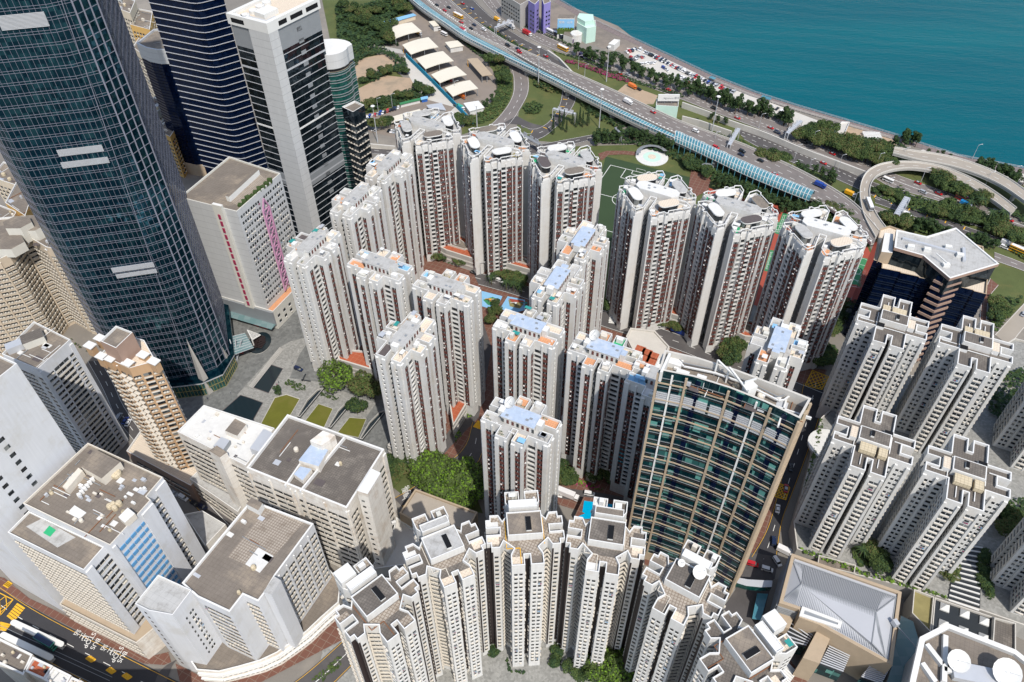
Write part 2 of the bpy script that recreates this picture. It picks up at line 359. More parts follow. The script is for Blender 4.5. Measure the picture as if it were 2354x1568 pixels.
def facade(mb, wins, p0, p1, z0, z1, fh, pat, style='estate', pier='white_wall', pd=.55, skip=0):
    """pattern: string of 'code width' tokens laid along the wall p0->p1 (outside is on the right), scaled to fit"""
    dx, dy = p1[0]-p0[0], p1[1]-p0[1]; L = math.hypot(dx, dy); dx /= L; dy /= L; nx, ny = dy, -dx; ang = math.atan2(dy, dx)
    toks = []
    for t in pat.split():
        rep = 1
        if '*' in t: t, rep = t.split('*')
        toks += [(t[0], float(t[1:]))]*int(rep)
    tot = sum(t[1] for t in toks); k = L/tot; s = 0.; S = STYLE[style]; nf = int((z1-z0-.6)/fh)
    for code, wd in toks:
        wd *= k; c = s+wd/2; s += wd; cx, cy = p0[0]+dx*c, p0[1]+dy*c
        if code == '_': continue
        if code in 'pP':       # proud pier, full height
            d = pd*(1.8 if code == 'P' else 1)
            poly = [(cx-dx*wd/2, cy-dy*wd/2), (cx-dx*wd/2+nx*d, cy-dy*wd/2+ny*d), (cx+dx*wd/2+nx*d, cy+dy*wd/2+ny*d), (cx+dx*wd/2, cy+dy*wd/2)]
            mb.prism(poly[::-1] if False else ccw(poly), z0, z1+.35, pier, 'white_trim'); continue
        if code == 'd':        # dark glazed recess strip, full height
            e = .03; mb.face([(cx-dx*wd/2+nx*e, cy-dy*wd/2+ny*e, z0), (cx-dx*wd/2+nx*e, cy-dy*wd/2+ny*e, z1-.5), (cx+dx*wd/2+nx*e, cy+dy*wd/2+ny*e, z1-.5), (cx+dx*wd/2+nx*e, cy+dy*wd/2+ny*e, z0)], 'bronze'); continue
        for j in range(nf):
            z = z0+j*fh+1.15
            if code == 'b': v = wvar('brownac' if RND.random() < .3 else 'brown', wd*.94, fh*.42, S)
            elif code in 'wW' and RND.random() < .05: v = wvar('wash', min(wd*.7, 1.5), fh*.4, (S[0], 'steel_grey', RND.choice(('leaf_red', 'blue_band', 'white_trim')), RND.choice(('magenta', 'sky_paint', 'cream_trim'))))
            elif code == 'w': v = wvar('winac' if RND.random() < .35 else 'win', wd*.66, fh*.44, S)
            elif code == 'W': v = wvar('wide', wd*.84, fh*.46, S)
            elif code == 'k': v = wvar('balc', wd*.94, fh*.5, S)
            elif code == 'a': v = wvar('ac', 1, 1, S)
            elif code == 'n': v = wvar('band' if RND.random() < .6 else 'bandac', wd*.92, fh*.42, S)
            elif code == 'm': v = wvar('bandac', wd*.92, fh*.42, S)
            elif code == 's': v = wvar('slit', wd*.6, fh*.4, S)
            elif code == 'f': v = wvar('fin', wd*.9, fh*.5, S)
            else: continue
            if skip and RND.random() < skip: continue
            wins.append((v, cx, cy, z, ang+math.pi))
# ================================================================= estate towers
EST = math.radians(-26.5)         # the estate's street grid
def sym(poly4): return poly4
def edges(poly): return [(poly[i], poly[(i+1) % len(poly)]) for i in range(len(poly))]
def clutter(root, rects, z, rnd, n=10, name='rooftop_unit'):
    """sheds, planters, awnings and air-conditioner boxes people have put on a roof terrace"""
    cols = ['white_trim', 'white_trim', 'cream_trim', 'pale_wall', 'timber', 'steel_grey', 'red_tile']
    for k in range(n):
        x0, y0, x1, y1 = rnd.choice(rects); mb = MB(); t = rnd.random()
        cx, cy = rnd.uniform(x0+.6, x1-.6), rnd.uniform(y0+.6, y1-.6)
        if t < .40:
            mb.box((cx, cy, z), (rnd.uniform(1.4, 2.6), rnd.uniform(1.3, 2.2), rnd.uniform(1.9, 2.4)), rnd.choice(cols[:4]), rnd.choice((0, 0, .03))); mb.build('roof_shed', root)
        elif t < .62:
            s = rnd.uniform(1.6, 3.0); s2 = rnd.uniform(1.4, 2.2); m = rnd.choice(['white_paint', 'white_paint', 'aluminium', 'teal_paint', 'sky_paint'])
            for a, b in ((-1, -1), (1, -1), (1, 1), (-1, 1)): mb.box((cx+a*(s/2-.1), cy+b*(s2/2-.1), z), (.08, .08, 2.2), 'steel_grey')
            mb.box((cx, cy, z+2.2), (s, s2, .08), m); mb.build('awning', root)
        elif t < .85:
            L = rnd.uniform(1., 2.6); mb.box((cx, cy, z), (L, .5, .45), 'cream_trim')
            for i in range(int(L*26)):
                a = rnd.uniform(0, 6.28); r = rnd.uniform(.1, .28); px, py, pz = cx+rnd.uniform(-L/2, L/2), cy+rnd.uniform(-.3, .3), z+.5+rnd.uniform(0, .7)
                mb.face([(px, py, pz), (px+r*math.cos(a), py+r*math.sin(a), pz+rnd.uniform(-.1, .2)), (px-r*math.sin(a), py+r*math.cos(a), pz+rnd.uniform(0, .25))], rnd.choice(('leaf_a', 'leaf_b')))
            mb.build('planter', root)
        else:
            for i in range(rnd.randint(1, 3)): mb.box((cx+i*.9, cy, z), (.75, .4, .6), 'white_trim')
            mb.build('air_conditioner', root)
def dish(root, x, y, z, r, az=-.6, tilt=.7):
    mb = MB(); n = 16; prof = [(r*t, r*.28*t*t) for t in (0.02, .35, .7, 1.)]
    M = Matrix.Rotation(az, 4, 'Z') @ Matrix.Rotation(tilt, 4, 'X'); i = 0
    for pr in (prof,):
        base = len(mb.v)
        for rr, zz in pr:
            for k in range(n):
                v = M @ Vector((rr*math.cos(6.2832*k/n), rr*math.sin(6.2832*k/n), zz)); mb.v.append((x+v.x, y+v.y, z+r*.75+v.z))
        for j in range(3):
            for k in range(n): k2 = (k+1) % n; mb.f.append((base+j*n+k, base+j*n+k2, base+(j+1)*n+k2, base+(j+1)*n+k)); mb.m.append(mb.mi('white_paint'))
    v = M @ Vector((0, 0, r*.8)); tip = (x+v.x, y+v.y, z+r*.75+v.z); mb.bar((x, y, z), (x, y, z+r*.8), .2, .2, 'steel_grey')
    for a in (0, 2.1, 4.2):
        e = M @ Vector((r*.9*math.cos(a), r*.9*math.sin(a), r*.24)); mb.bar((x+e.x, y+e.y, z+r*.75+e.z), tip, .06, .06, 'steel_grey')
    mb.build('satellite_dish', root)
# ---- slender towers: core with eight wings
HB = 73.
PB = [(.9, -10.2), (5.5, -10.2), (5.5, -5.7), (13.3, -5.7), (13.3, -1.3), (8.2, -1.3), (8.2, 1.3), (13.3, 1.3), (13.3, 5.7), (5.5, 5.7), (5.5, 10.2), (.9, 10.2), (.9, 5), (-.9, 5), (-.9, 10.2), (-5.5, 10.2), (-5.5, 5.7),
      (-13.3, 5.7), (-13.3, 1.3), (-8.2, 1.3), (-8.2, -1.3), (-13.3, -1.3), (-13.3, -5.7), (-5.5, -5.7), (-5.5, -10.2), (-.9, -10.2), (-.9, -5), (.9, -5)]
def proto_B():
    mb = MB(); wins = []; n = len(PB)
    bodyring(mb, PB, 0, HB, 1.2, 'white_wall', 'white_trim', 'roof_grey', .28)
    for k, (a, b) in enumerate(edges(PB)):
        L = math.hypot(b[0]-a[0], b[1]-a[1]); z0, z1, f = 7.5, HB-.6, 2.82; horiz = abs(a[1]-b[1]) < .01
        if horiz and 4 < L < 5: facade(mb, wins, a, b, z0, z1, f, 'p.75 b2.3 p1.5' if (k % 3) else 'p1.5 b2.3 p.75')       # tips of front/back wings
        elif horiz and L > 7: facade(mb, wins, a, b, z0, z1, f, 'k2.9 p.55 b2.3 p1.6' if (a[0] > 0) == (a[1] < 0) else 'p1.6 b2.3 p.55 k2.9')
        elif not horiz and L > 4 and abs(a[0]) > 13: facade(mb, wins, a, b, z0, z1, f, 'p1.2 a1.5 p1.5')
        elif not horiz and 4 < L < 4.7: facade(mb, wins, a, b, z0, z1, f, '_1.1 b1.8 _1.5')
        elif not horiz and L > 5: facade(mb, wins, a, b, z0, z1, f, '_.8 w1.2 w1.2 _.8')
        elif horiz and L > 5: facade(mb, wins, a, b, z0, z1, f, '_1 w1.4 w1.4 _1')
        elif horiz and L < 2: facade(mb, wins, a, b, z0, z1, f, 'd1')
    return mb.mesh('wall'), wins
TER = [(-13, 1.6, -6, 5.4), (-13, -5.4, -6, -1.6), (6, 1.6, 13, 5.4), (6, -5.4, 13, -1.6), (-5.2, 5.2, -1.2, 9.9), (1.2, 5.2, 5.2, 9.9), (-5.2, -9.9, -1.2, -5.2), (1.2, -9.9, 5.2, -5.2)]
BT = ['orange_tile', 'cream_tile', 'pale_tile', 'roof_grey', 'cream_tile', 'orange_tile', 'olive_floor', 'dark_tile', 'pale_tile', 'green_paint', 'sky_paint']
def tower_B(px, rot, label, roof, seed, protos, dsh=False):
    x, y = P(*px, HB+3); rnd = random.Random(seed)
    r = thing('apartment_tower', label, 'tower block', (x, y, 0), EST+rot, 'slender cream and brown towers of the middle estate')
    me, wins = protos; o = bpy.data.objects.new('wall', me); C.objects.link(o); o.parent = r
    for t in TER:
        if rnd.random() < .86:
            m = rnd.choice(BT[:6] if rnd.random() < .7 else BT); mb = MB(); mb.box(((t[0]+t[2])/2, (t[1]+t[3])/2, HB-.02), (t[2]-t[0], t[3]-t[1], .06), m); mb.build('terrace_floor', r)
    mb = MB(); mb.prism([(-6.6, -2.9), (6.3, -2.9), (6.3, 3.2), (-6.6, 3.2)], HB, HB+2.9, 'white_wall', 'white_trim'); mb.box((-.2, .1, HB+2.95), (13.5, 6.7, .22), 'white_trim', 0, roof)
    for sx in (-1, 1): mb.box((sx*7.6, 0, HB), (2.2, 3.0, 3.6), 'white_wall', 0, roof if rnd.random() < .5 else 'white_trim')
    ph = mb.build('penthouse', r)
    for k in range(3): mb = MB(); mb.box((rnd.uniform(-5.5, 5), rnd.uniform(-2, 2), HB+3.17), (1.1, .9, .12), 'steel_grey'); mb.build('roof_hatch', ph)
    for k in range(7): mb = MB(); mb.box((-6+k*2, -3.05, HB+.1), (.9, .1, 1.9), 'brown_panel' if k % 3 else 'window_glass'); mb.build('door', ph)
    clutter(r, TER, HB+.04, rnd, 15)
    if dsh: dish(r, -5.6, 2.6, HB+3.2, 2.3)
    place_windows(r, wins)
    return r
# ---- tall chamfered towers beside the highway
HA = 79.
def PAq():
    q_ = [(1.3, 17.8), (1.3, 5.5)]
    quad = [(1.3, -5.0), (1.3, -14.6), (3.9, -18.1), (6.6, -16.6), (6.6, -15.4), (8.4, -13.6), (9.4, -14.2), (10.6, -13.1), (10.1, -11.9), (12.0, -10.1), (15.4, -6.6), (16.6, -6.6), (18.1, -3.9), (14.6, -1.3), (5.0, -1.3)]
    out = list(quad); rot = lambda p: (-p[1], p[0])
    for i in range(3): quad = [rot(p) for p in quad]; out += quad
    return out
PA = PAq()
def proto_A():
    mb = MB(); wins = []; bodyring(mb, PA, 0, HA-2.6, .0, 'white_wall', 'white_trim', 'roof_grey', .28)
    f = 2.8; z0, z1 = 6., HA-4.4
    for k in range(4):
        pts = PA[k*15:(k+1)*15]
        facade(mb, wins, pts[0], pts[1], z0, z1, f, '_1 w1.4 w1.4 w1.4 _1')
        facade(mb, wins, pts[1], pts[2], 0, z1+3, f, '_1')
        facade(mb, wins, pts[2], pts[3], z0, z1, f, 'p.6 b1.2 b1.2')
        facade(mb, wins, pts[3], pts[4], z0, z1, f, '_1')
        facade(mb, wins, pts[4], pts[5], z0, z1, f, 'p.35 k2.2')
        facade(mb, wins, pts[6], pts[7], z0, z1, f, 'b1')
        facade(mb, wins, pts[8], pts[9], z0, z1, f, 'k1.8 p.35')
        facade(mb, wins, pts[9], pts[10], z0, z1, f, 'b1.5 b1.5 p.4 b1.6')
        facade(mb, wins, pts[11], pts[12], z0, z1, f, 'b1.2 b1.2 p.5')
        facade(mb, wins, pts[13], pts[14], z0, z1, f, '_1 w1.4 w1.4 w1.4 _1')
    # open concrete frame round the roof gardens
    fr = MB(); ins = inset(PA, .22); n = len(PA)
    for i in range(n):
        a, b = ins[i], ins[(i+1) % n]; L = math.hypot(b[0]-a[0], b[1]-a[1])
        fr.bar((*a, HA-.2+i*.0007), (*b, HA-.2+i*.0007), .34, .34, 'white_trim')
        fr.bar((*a, HA-2.2), (*b, HA-2.2), .28, .7, 'white_trim')
        m = max(1, int(L/3.2))
        for j in range(m+1): t = j/m; fr.bar((a[0]+(b[0]-a[0])*t, a[1]+(b[1]-a[1])*t, HA-2.6), (a[0]+(b[0]-a[0])*t, a[1]+(b[1]-a[1])*t, HA-.3), .34, .34, 'white_trim')
    return mb.mesh('wall'), fr.mesh('roof_frame'), wins
def blob(cx, cy, L, W, ang, n=9):
    """outline with round ends"""
    pts = []; c, s = math.cos(ang), math.sin(ang)
    for e in (1, -1):
        for k in range(n): a = -math.pi/2+math.pi*k/(n-1)+(0 if e > 0 else math.pi); pts.append((e*(L/2-W/2)+W/2*math.cos(a), W/2*math.sin(a)))
    return [(cx+x*c-y*s, cy+x*s+y*c) for x, y in pts]
def tower_A(px, label, seed, protos, extra=0.):
    x, y = P(*px, HA+1); rnd = random.Random(seed)
    r = thing('apartment_tower', label, 'tower block', (x, y, 0), math.radians(-28)+extra, 'tall white and brown towers between the sports ground and the street')
    for m, nm in ((protos[0], 'wall'), (protos[1], 'roof_frame')): o = bpy.data.objects.new(nm, m); C.objects.link(o); o.parent = r
    zr = HA-2.6
    mb = MB(); rf = rnd.choice(['roof_grey', 'roof_grey', 'pale_tile'])
    mb.prism([(-10.5, -1.5), (-8, -3.4), (8, -3.4), (10.5, -1.5), (10.5, 1.5), (8, 3.4), (-8, 3.4), (-10.5, 1.5)], zr, HA+1.6, 'white_wall', rf)
    ph = mb.build('penthouse', r)
    for k in range(4): mb = MB(); mb.box((rnd.uniform(-7, 7), rnd.uniform(-2, 2), HA+1.6), (1.2, .9, .12), 'steel_grey'); mb.build('roof_hatch', ph)
    tops = ['roof_slab', 'roof_grey', 'white_paint', 'dark_tile', 'pale_tile', 'cream_tile', 'roof_grey']
    for k, (cx, cy) in enumerate(((8.2, 7.4), (-8.2, 7.4), (-8.2, -7.4), (8.2, -7.4))):
        p = blob(cx, cy, 9.6, 4.6, math.radians((45, 135, 45, 135)[k]+90)); mb = MB(); top = rnd.choice(tops)
        mb.prism(p, zr, HA+.5, 'window_glass'); mb.prism(blob(cx, cy, 10.2, 5.2, math.radians((45, 135, 45, 135)[k]+90)), HA+.5, HA+1.05, 'white_trim', top); mb.build('garden_house', r)
    rects = [(-16, 1.8, -12, 5), (12, 1.8, 16, 5), (12, -5, 16, -1.8), (-16, -5, -12, -1.8), (2, 11, 5, 15.5), (-5, 11, -2, 15.5), (-5, -15.5, -2, -11), (2, -15.5, 5, -11), (5, -12, 9, -10), (-9, 10, -6, 12)]
    for t in rects[:8]:
        if rnd.random() < .85:
            m = rnd.choice(['orange_tile', 'cream_tile', 'pale_tile', 'olive_floor', 'green_paint', 'sky_paint', 'red_tile', 'cream_tile'] if rnd.random() < .6 else BT); mb = MB(); mb.box(((t[0]+t[2])/2, (t[1]+t[3])/2, zr), (t[2]-t[0], t[3]-t[1], .06), m); mb.build('terrace_floor', r)
    clutter(r, rects, zr+.06, rnd, 16); place_windows(r, protos[2])
    return r
# ---- white cruciform towers on the podium, right
HD = 64.; EDR = math.radians(-26)
PD = [(.8, -15.6), (6.1, -15.6), (6.1, -6.1), (13.9, -6.1), (13.9, -1.9), (9.6, -1.9), (9.6, 1.9), (13.9, 1.9), (13.9, 6.1), (6.1, 6.1), (6.1, 15.6), (.8, 15.6), (.8, 9.6), (-.8, 9.6), (-.8, 15.6), (-6.1, 15.6), (-6.1, 6.1),
      (-13.9, 6.1), (-13.9, 1.9), (-9.6, 1.9), (-9.6, -1.9), (-13.9, -1.9), (-13.9, -6.1), (-6.1, -6.1), (-6.1, -15.6), (-.8, -15.6), (-.8, -9.6), (.8, -9.6)]
def proto_D():
    mb = MB(); wins = []; bodyring(mb, PD, 0, HD, 1.3, 'white_wall', 'white_trim', 'roof_dark', .4)
    f = 2.75; z0, z1 = 9., HD-1.
    for k, (a, b) in enumerate(edges(PD)):
        L = math.hypot(b[0]-a[0], b[1]-a[1]); horiz = abs(a[1]-b[1]) < .01
        if horiz and 5 < L < 5.5: facade(mb, wins, a, b, z0, z1, f, 'p.9 W3.4 p.9', 'plain', pd=.4)
        elif horiz and L > 7: facade(mb, wins, a, b, z0, z1, f, 'w2.1 p.7 w1.3 w1.3 p1.0' if (a[0] > 0) == (a[1] < 0) else 'p1.0 w1.3 w1.3 p.7 w2.1', 'plain', pd=.6)
        elif not horiz and L > 9: facade(mb, wins, a, b, z0, z1, f, '_.6 w1.5 w1.5 _.6 w1.5 w1.5 _.8' if k % 2 else '_.6 w1.6 _.8 w1.6 w1.6 _.5', 'plain')
        elif not horiz and 4 < L < 4.4: facade(mb, wins, a, b, z0, z1, f, '_.5 m1.6 m1.6 _.5', 'old')
        elif L > 4: facade(mb, wins, a, b, z0, z1, f, '_.6 s1.5 s1.5 s1.5 _.6', 'plain')
        elif L < 2: facade(mb, wins, a, b, z0, z1, f, 'd1')
    return mb.mesh('wall'), wins
def tower_D(px, label, seed, protos, flip=0, at=None):
    x, y = at or P(*px, HD+2); rnd = random.Random(seed)
    r = thing('apartment_tower', label, 'tower block', (x, y, 0), EDR+flip, 'white cross plan towers on the garden podium')
    o = bpy.data.objects.new('wall', protos[0]); C.objects.link(o); o.parent = r
    mb = MB(); mb.prism([(-5.3, -3.2), (5.6, -3.2), (5.6, 3.2), (-5.3, 3.2)], HD, HD+3.2, 'white_wall', 'white_trim'); mb.prism([(-4.9, -2.8), (5.2, -2.8), (5.2, 2.8), (-4.9, 2.8)], HD+3.2, HD+3.3, 'roof_slab', 'roof_dark')
    mb.box((1.2, -.2, HD+3.3), (1.2, 2.8, .9), 'white_trim', 0, 'black_void'); mb.box((-4.4, -5.0, HD), (3.0, 2.6, 1.6), 'white_trim', 0, 'black_void'); mb.box((7.2, 0, HD), (2.6, 5.4, 2.2), 'white_trim', 0, 'cream_tile'); mb.build('lift_house', r)
    for cx, wd in ((-3.6, 3.0), (1.6, 5.6)):
        mb = MB(); mb.box((cx, 5.6, HD+.5), (wd, 3.9, 1.9), 'water_tank'); mb.build('water_tank', r)
    mb = MB()
    for e, zz in (((-6, 3.6, -6, -5), .5), ((-6, -5, 5.5, -5), .52), ((6.4, -3, 6.4, 9), .5), ((-3, 7.8, -3, 12), .5), ((8, 3, 12, 3), .5), ((-12.6, -3, -7, -3), .52), ((3, 8, 3, 13), .5)):
        mb.bar((e[0], e[1], HD+zz), (e[2], e[3], HD+zz), .28, .28, 'white_trim')
    mb.build('pipe', r)
    place_windows(r, protos[1]); return r
# ---- white octagonal-winged towers, bottom centre
HC = 75.5
PC = [(-5.1, -12.4), (-.9, -12.4), (-.9, -8.8), (.9, -8.8), (.9, -12.4), (5.1, -12.4), (5.1, -8.6), (3.9, -6.4), (7.0, -3.6), (8.2, -5.9), (11., -5.9), (11., -4.2), (12.4, -4.2), (12.4, -1.2), (8, -1.2), (8, 1.2), (12.4, 1.2), (12.4, 4.2), (11., 4.2), (11., 5.9), (8.2, 5.9), (7, 3.6), (3.9, 7.4),
      (5.6, 10.2), (5.6, 14.4), (.9, 14.4), (.9, 11.), (-.9, 11.), (-.9, 14.4), (-5.6, 14.4), (-5.6, 10.2), (-3.9, 7.4), (-7, 3.6), (-8.2, 5.9), (-11, 5.9), (-11, 4.2), (-12.4, 4.2), (-12.4, 1.2), (-8, 1.2), (-8, -1.2), (-12.4, -1.2), (-12.4, -4.2), (-11, -4.2), (-11, -5.9), (-8.2, -5.9), (-7, -3.6), (-3.9, -6.4), (-5.1, -8.6)]
def proto_C(roofs):
    mb = MB(); wins = []; bodyring(mb, PC, 0, HC, 1.2, 'white_wall', 'white_trim', roofs[0], .32)
    f = 2.75; z0, z1 = 3., HC-1.
    for k, (a, b) in enumerate(edges(PC)):
        L = math.hypot(b[0]-a[0], b[1]-a[1]); horiz = abs(a[1]-b[1]) < .01; diag = abs(a[1]-b[1]) > .1 and abs(a[0]-b[0]) > .1
        if horiz and 4 < L < 5: facade(mb, wins, a, b, z0, z1, f, '_.5 w1.7 w1.7 _.5', 'plain')
        elif diag and L > 3.5: facade(mb, wins, a, b, z0, z1, f, '_.2 m1.3 m1.3 m1.3 _.2', 'beige')
        elif diag: facade(mb, wins, a, b, z0, z1, f, '_.3 m1.8 _.3', 'beige')
        elif horiz and 2.5 < L: facade(mb, wins, a, b, z0, z1, f, 'd.5 w1.7 _.3' if k % 2 else '_.3 w1.7 d.5', 'beige')
        elif not horiz and L > 3.5: facade(mb, wins, a, b, z0, z1, f, '_.6 w1.3 w1.3 _.6', 'plain')
        elif not horiz and L > 2.9: facade(mb, wins, a, b, z0, z1, f, '_.4 m2.2 _.4', 'beige')
        elif L > 2.9: facade(mb, wins, a, b, z0, z1, f, '_.3 w1.2 w1.2 _.3', 'beige')
        elif horiz and L < 2: facade(mb, wins, a, b, z0, z1, f, 'd1')
        elif L < 1.8: facade(mb, wins, a, b, z0, z1, f, 'd1')
    return mb.mesh('wall'), wins
CT = ['roof_dark', 'roof_tile', 'roof_slab', 'pale_tile', 'cream_tile', 'roof_tile', 'roof_dark']
def tower_C(px, rot, label, seed, protos, dsh=0, white_cap=0):
    x, y = P(*px, HC+3.4); rnd = random.Random(seed)
    r = thing('apartment_tower', label, 'tower block', (x, y, 0), math.radians(rot), 'white winged towers in the foreground arc')
    o = bpy.data.objects.new('wall', protos[0]); C.objects.link(o); o.parent = r
    mb = MB(); top = rnd.choice(['roof_slab', 'roof_dark', 'roof_grey'])
    bodyring(mb, [(-5.6, -3.2), (5.6, -3.2), (5.6, 5.2), (-5.6, 5.2)], HC, HC+3, .5, 'white_wall', 'white_trim', top, .3)
    mb.box((1.2, .6, HC+3.0), (1.7, 5.0, .7), 'white_trim', 0, 'black_void'); mb.build('lift_house', r)
    mb = MB(); bodyring(mb, [(-4.6, 6.6), (4.6, 6.6), (4.6, 9.4), (-4.6, 9.4)], HC, HC+3.6, .3, 'white_wall', 'white_trim', rnd.choice(['roof_grey', 'white_paint', 'roof_slab']), .25); mb.build('plant_room', r)
    if white_cap: mb = MB(); mb.box((-2.9, 12.3, HC), (5.2, 4.6, 4.6), 'white_wall', 0, 'white_paint'); mb.build('plant_room', r)
    for t in ((1.2, 10.5, 5.2, 14), (-5.2, 10.5, -1.2, 14), (8.4, 1.5, 12, 4), (8.4, -4, 12, -1.5), (-12, 1.5, -8.4, 4), (-12, -4, -8.4, -1.5), (1.2, -12, 4.8, -8.9), (-4.8, -12, -1.2, -8.9), (-5.2, -6, 5.2, -3.4)):
        if rnd.random() < .7: m = rnd.choice(CT); mb = MB(); mb.box(((t[0]+t[2])/2, (t[1]+t[3])/2, HC), (t[2]-t[0], t[3]-t[1], .05), m); mb.build('roof_paving', r)
    mb = MB(); pc = rnd.choice(['rust', 'line_yellow', 'cream_trim'])
    for e in ((-6.2, -6, -6.2, 4.), (-6.2, -6, -2, -6), (-2, -6, -2, -11.5), (5.9, -5, 5.9, 5)): mb.bar((e[0], e[1], HC+.25), (e[2], e[3], HC+.25), .22, .22, pc)
    mb.build('pipe', r)
    for s_ in (-1, 1):        # light wells between the wing roofs
        mb = MB(); bodyring(mb, [(s_*10-2, -1.19), (s_*10+1.9, -1.19), (s_*10+1.9, 1.19), (s_*10-2, 1.19)], HC-9, HC-4, .0, 'white_wall', 'white_trim', 'roof_slab'); mb.build('light_well', r)
    clutter(r, [(1.5, 11, 5, 13.5), (-5, 11, -1.5, 13.5), (-4, 8, 4, 8.6)], HC+.1, rnd, 4)
    if dsh: dish(r, 2.2, 3.6, HC+3.3, 2.2, .9, .6); dish(r, -3.6, 3.9, HC+3.3, 1.2, .9, .6)
    place_windows(r, protos[1]); return r
mk('leaf_a', (.042, .072, .02), var=.3); mk('leaf_b', (.068, .10, .027), var=.3); mk('leaf_c', (.022, .048, .018), var=.3)
mk('leaf_d', (.11, .13, .03), var=.3); mk('leaf_olive', (.10, .095, .035), var=.3); mk('leaf_red', (.30, .03, .12), var=.3); mk('leaf_bright', (.12, .22, .02), var=.3)
pB = proto_B(); R90 = math.pi/2
tower_B(q(1, 0, 325, 1115), R90, 'slender tower just left of the tallest front row, grey roof and one orange tiled terrace', 'roof_grey', 1, pB)
tower_B(q(1, 0, 95, 1350), R90, 'slender tower right of the black glass office block with a pale grey roof', 'roof_grey', 2, pB)
tower_B((715.7, 555.6), R90, 'slender tower nearest the grey plaza with green awnings on its roof', 'roof_grey', 3, pB)
tower_B(q(1, 1, 260, 235), 0, 'slender tower behind the red tiled podium with a pale rectangular roof slab', 'roof_grey', 14, pB)
tower_B(q(1, 1, 720, 385), 0, 'slender tower left of the blue playground with planted roof terraces', 'roof_grey', 5, pB)
tower_B(q(1, 1, 440, 730), R90, 'slender tower beside the round plaza trees with a blue sheet awning on the roof', 'roof_grey', 6, pB)
tower_B(q(1, 1, 1670, 60), R90, 'slender tower with a pale blue roof, furthest up of the blue roofed ones', 'roof_blue', 7, pB)
tower_B(q(1, 1, 1490, 345), R90, 'slender tower with a blue roof right of the playground', 'roof_blue', 8, pB)
tower_B(q(1, 1, 1290, 665), 0, 'slender tower with a blue roof and white awnings just below the playground', 'roof_blue', 9, pB)
tower_B(q(1, 1, 1820, 830), 0, 'slender tower with a blue roof and a satellite dish left of the glass office slab', 'roof_blue', 10, pB, True)
tower_B((1197.9, 957.2), 0, 'slender tower with a blue roof and satellite dish, lowest of the brown striped towers', 'roof_blue', 11, pB, True)
tower_B(q(2, 1, 675, 770), R90, 'slender tower with a blue roof behind the glass slab beside the yellow box junction', 'roof_blue', 12, pB)
tower_B((1528, 868), 0, 'slender tower mostly hidden behind the left edge of the glass office slab', 'roof_grey', 13, pB)
pA = proto_A()
tower_A(q(1, 0, 590, 850), 'tall chamfered tower, leftmost of the front row by the vehicle depot', 21, pA)
tower_A((1137, 320.6), 'tall chamfered tower beside the slip road with dark oval roof houses', 22, pA)
tower_A(q(1, 0, 1545, 1095), 'tall chamfered tower directly left of the green football pitch', 23, pA)
tower_A(q(1, 0, 2180, 1310), 'tall chamfered tower directly right of the green football pitch', 24, pA)
tower_A((1696.7, 472.7), 'tall chamfered tower with red tennis courts on both sides', 25, pA)
tower_A((1899, 522), 'tall chamfered tower nearest the black glass building with the pale roof', 26, pA)
pD = proto_D()
tower_D((2053.6, 734.6), 'white cross plan tower left behind, right beside the black glass building', 31, pD)
tower_D((2245, 786), 'white cross plan tower right behind, in front of the pale star shaped roof', 32, pD)
tower_D((2010.3, 1008), 'white cross plan tower by the round white podium canopy', 33, pD, math.pi)
tower_D((2227, 1080), 'white cross plan tower beside the blue garden pond', 34, pD, math.pi)
b5 = P(2281.7, 1022.7, 8); tower_D(None, 'white cross plan tower cut by the right edge, upper one', 35, pD, 0, (b5[0]+14.5, b5[1]-1))
b6 = P(2275, 1338, 8); tower_D(None, 'white cross plan tower cut by the right edge, lower one', 36, pD, 0, (b6[0]+14.5, b6[1]-1))
pC = proto_C(['roof_dark'])
pC2 = proto_C(['roof_tile'])
tower_C(q(1, 2, 240, 985), 41, 'white winged tower at the left end of the arc with a white roof box', 41, pC, 0, 1)
tower_C((1019.7, 1251.6), 25, 'white winged tower second from the left in the foreground arc', 42, pC)
tower_C((1206, 1208), 4, 'white winged tower facing straight on in the middle of the foreground arc', 43, pC2)
tower_C((1394.7, 1226.6), -11, 'white winged tower beside the turquoise swimming pool', 44, pC2)
tower_C((1577.3, 1333.4), -33, 'white winged tower with two satellite dishes in front of the glass office slab', 45, pC2, 1)
tower_C((1716.5, 1494.8), -62, 'white winged tower cut by the bottom edge beside the striped crossing', 46, pC, 0, 1)
# ================================================================= single buildings
mk('mullion', (.19, .20, .25), rough=.5, var=.1)
def cen(poly): return (sum(p[0] for p in poly)/len(poly), sum(p[1] for p in poly)/len(poly))
def loc(poly, c): return [(x-c[0], y-c[1]) for x, y in poly]
def bld(name, label, poly, h, wall, roof, pats={}, fh=3.2, style='old', z0=0., par=1.1, trim='white_trim', rim=.35, wz=None, cat='building', group=None, pier=None, pd=.5, wtop=1.2, body='wall', place=True):
    """a building from its roof outline (counter-clockwise, metres): returns root, local outline, list of windows"""
    c = cen(poly); r = thing(name, label, cat, (c[0], c[1], 0), 0, group); L = loc(poly, c)
    mb = MB(); wins = []; bodyring(mb, L, z0, h, par, wall, trim, roof, rim)
    for i, pt in pats.items():
        facade(mb, wins, L[i], L[(i+1) % len(L)], wz if wz is not None else z0+1.5, h-wtop, fh, pt, style, pier or wall, pd)
    mb.build(body, r)
    if place: place_windows(r, wins)
    r['__c'] = 0; del r['__c']
    return r, L, c
